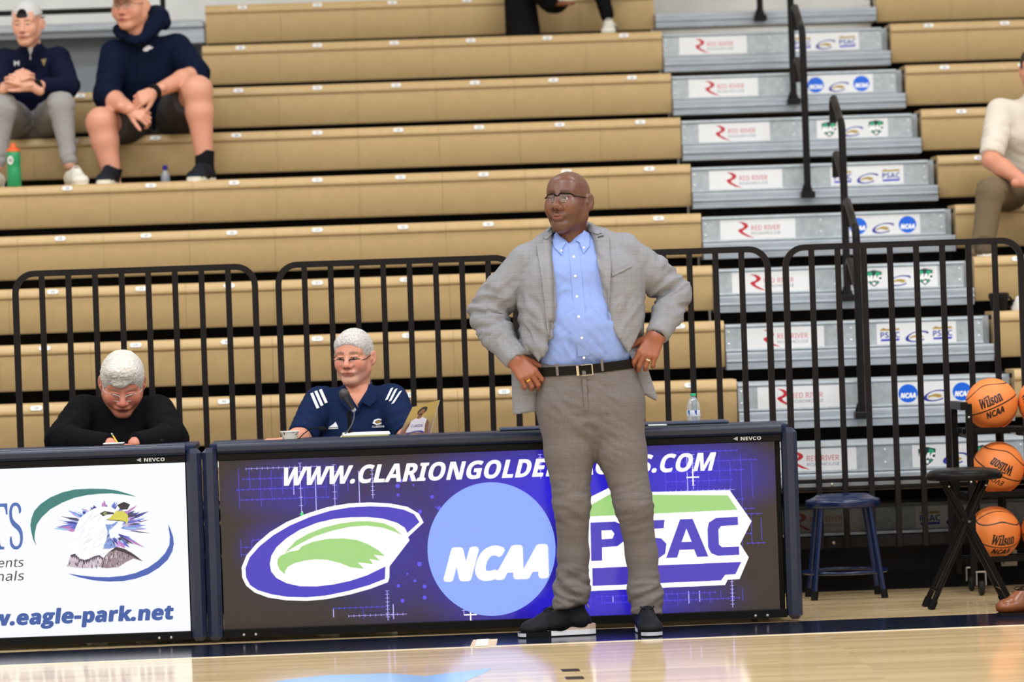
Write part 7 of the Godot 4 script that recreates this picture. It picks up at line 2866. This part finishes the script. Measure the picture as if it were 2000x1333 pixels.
func build_edge_people() -> void:
	var P := func(x: float, y: float, z: float) -> Vector3: return pix(x, y, z)
	# man in a cream T-shirt at the right edge
	var J := {"sl": P.call(1956, 218, -1.86), "sr": P.call(2092, 212, -1.86), "hl": P.call(1992, 385, -2.08), "hr": P.call(2052, 383, -2.08), "neck": P.call(2024, 192, -1.84),
		"el": P.call(1938, 312, -1.72), "er": P.call(2112, 306, -1.72), "wl": P.call(2004, 356, -1.5), "wr": P.call(2040, 354, -1.5),
		"kl": P.call(1938, 374, -1.52), "kr": P.call(2080, 374, -1.52), "al": P.call(1920, 492, -1.5), "ar": P.call(2092, 490, -1.5),
		"head": P.call(2026, 136, -1.80), "hb": Basis(Vector3.UP, -0.3)}
	var r := sitter("man in a cream T-shirt and khaki trousers cut by the picture's right edge", Vector3(J.hl.x, 1.842, -2.0), J, {
		"g": 1.05, "arm": 1.1, "leg": 1.0, "sleeve": 0.86, "leg_to": 2.0, "hem": 0.06, "top": cloth(c8(222, 214, 200), 0.85), "top_name": "t_shirt", "legs": cloth(c8(128, 112, 88), 0.85, noise_tex("jersey", 128, 0.3, Color(0.86, 0.86, 0.86), Color(1, 1, 1), 3), 9.0), "skin": lin(214, 146, 118), "seed": 41,
		"hands": [[J.wl, Vector3(0.8, 0, 0.4), Vector3(0, 0.6, 1), 1.0, [0.5, 0.5, 0.5, 0.5]]],
		"head": {"brow": lin(80, 56, 44), "cell": 0.006}})
	hair_cap(r.root, r.xf, vmat(0.7), {"c0": lin(36, 28, 24), "c1": lin(70, 54, 44), "cell": 0.006})
	for q in [J.al, J.ar]:
		shoe(r.root, Vector3(q.x, 1.54, q.z + 0.05), Vector3(0, 0, 1), 0.29, {"upper": c8(90, 76, 60)})
	# two people on the top row, only their legs in the picture
	J = {"sl": P.call(970, -190, -5.2), "sr": P.call(1086, -194, -5.2), "hl": P.call(1006, -30, -5.25), "hr": P.call(1060, -32, -5.25), "neck": P.call(1035, -215, -5.18),
		"el": P.call(955, -110, -5.05), "er": P.call(1098, -115, -5.05), "wl": P.call(1000, -60, -4.85), "wr": P.call(1060, -62, -4.85),
		"kl": P.call(1012, -44, -4.72), "kr": P.call(1020, -62, -4.70), "al": P.call(1022, 68, -4.66), "ar": P.call(1082, -10, -4.52),
		"head": P.call(1035, -268, -5.14), "hb": Basis.IDENTITY}
	var black := cloth(c8(18, 17, 19), 0.8)
	r = sitter("person in wide black trousers with crossed legs on the top row", Vector3(J.hl.x, 3.287, -5.15), J, {
		"g": 1.0, "leg": 1.25, "sleeve": 1.9, "leg_to": 2.0, "hem": 0.085, "cell": 0.014, "top": cloth(c8(40, 40, 48)), "legs": black, "skin": lin(214, 150, 124), "seed": 51, "head": {"brow": lin(70, 50, 40), "cell": 0.007}})
	hair_cap(r.root, r.xf, vmat(0.7), {"c0": lin(40, 30, 24), "c1": lin(80, 60, 46), "cell": 0.007})
	var so := {"upper": c8(226, 222, 212), "toe": c8(228, 224, 214), "panel": c8(28, 28, 30), "midsole": [[-0.15, 0.15, 0.02, c8(132, 80, 46)]], "tread": c8(134, 82, 48), "lace": c8(236, 234, 226), "height": 0.09}
	shoe(r.root, P.call(1096, 10, -4.44), Vector3(0.4, 0, 0.9), 0.27, so)
	J = {"sl": P.call(1138, -186, -5.2), "sr": P.call(1250, -190, -5.2), "hl": P.call(1156, -26, -5.25), "hr": P.call(1208, -28, -5.25), "neck": P.call(1184, -212, -5.18),
		"el": P.call(1128, -106, -5.05), "er": P.call(1258, -110, -5.05), "wl": P.call(1150, -56, -4.85), "wr": P.call(1206, -58, -4.85),
		"kl": P.call(1166, -44, -4.76), "kr": P.call(1215, -46, -4.76), "al": P.call(1187, 30, -4.72), "ar": P.call(1226, -10, -5.0),
		"head": P.call(1184, -264, -5.14), "hb": Basis.IDENTITY}
	r = sitter("person in narrow black trousers and white and black shoes on the top row", Vector3(J.hl.x, 3.287, -5.15), J, {
		"g": 0.95, "leg": 0.85, "sleeve": 1.9, "leg_to": 2.0, "hem": 0.04, "cell": 0.014, "top": cloth(c8(60, 60, 66)), "legs": black, "skin": lin(214, 150, 124), "seed": 61, "head": {"brow": lin(70, 50, 40), "cell": 0.007}})
	hair_cap(r.root, r.xf, vmat(0.7), {"c0": lin(60, 44, 30), "c1": lin(110, 84, 60), "cell": 0.007})
	shoe(r.root, Vector3(J.al.x, 2.985, -4.6), Vector3(-0.1, 0, 1), 0.28, so)
	# somebody in navy trousers and brown shoes, sitting just outside on the right
	J = {"sl": Vector3(1.28, 1.02, 2.42), "sr": Vector3(1.66, 1.02, 2.42), "hl": Vector3(1.38, 0.54, 2.36), "hr": Vector3(1.56, 0.54, 2.36), "neck": Vector3(1.47, 1.1, 2.42),
		"el": Vector3(1.2, 0.78, 2.48), "er": Vector3(1.74, 0.78, 2.48), "wl": Vector3(1.28, 0.62, 2.68), "wr": Vector3(1.6, 0.62, 2.68),
		"kl": Vector3(1.26, 0.53, 2.78), "kr": Vector3(1.6, 0.53, 2.78), "al": Vector3(1.0, 0.11, 2.8), "ar": Vector3(1.62, 0.1, 2.84),
		"head": Vector3(1.47, 1.25, 2.46), "hb": Basis(Vector3.UP, -0.6)}
	r = sitter("person in navy trousers and brown leather lace-up shoes at the lower right corner", Vector3(1.47, 0, 2.4), J, {
		"g": 1.0, "sleeve": 1.9, "leg_to": 1.98, "hem": 0.058, "cell": 0.013, "top": cloth(c8(50, 60, 90)), "top_name": "jacket", "legs": cloth(c8(30, 46, 88), 0.85), "skin": lin(210, 146, 120), "seed": 71, "head": {"brow": lin(70, 50, 40), "cell": 0.007}})
	hair_cap(r.root, r.xf, vmat(0.7), {"c0": lin(50, 38, 30), "c1": lin(90, 70, 54), "cell": 0.007})
	var br := {"upper": c8(126, 70, 40), "toe": c8(134, 74, 42), "panel": c8(118, 64, 38), "midsole": [[-0.15, 0.15, 0.014, c8(36, 28, 26)]], "tread": c8(30, 26, 26), "lace": c8(44, 26, 20), "height": 0.085, "rough": 0.3, "bow": true}
	shoe(r.root, Vector3(0.93, 0, 2.94), Vector3(-0.9, 0, 0.35), 0.29, br)
	shoe(r.root, Vector3(1.62, 0, 2.9), Vector3(0.1, 0, 1), 0.29, br)
	folding_chair(Vector3(1.47, 0, 2.3), "dark folding chair under the person in brown shoes")

func build_people() -> void:
	build_coach()
	build_writer()
	build_announcer()
	build_young_fan()
	build_hooded_fan()
	build_edge_people()
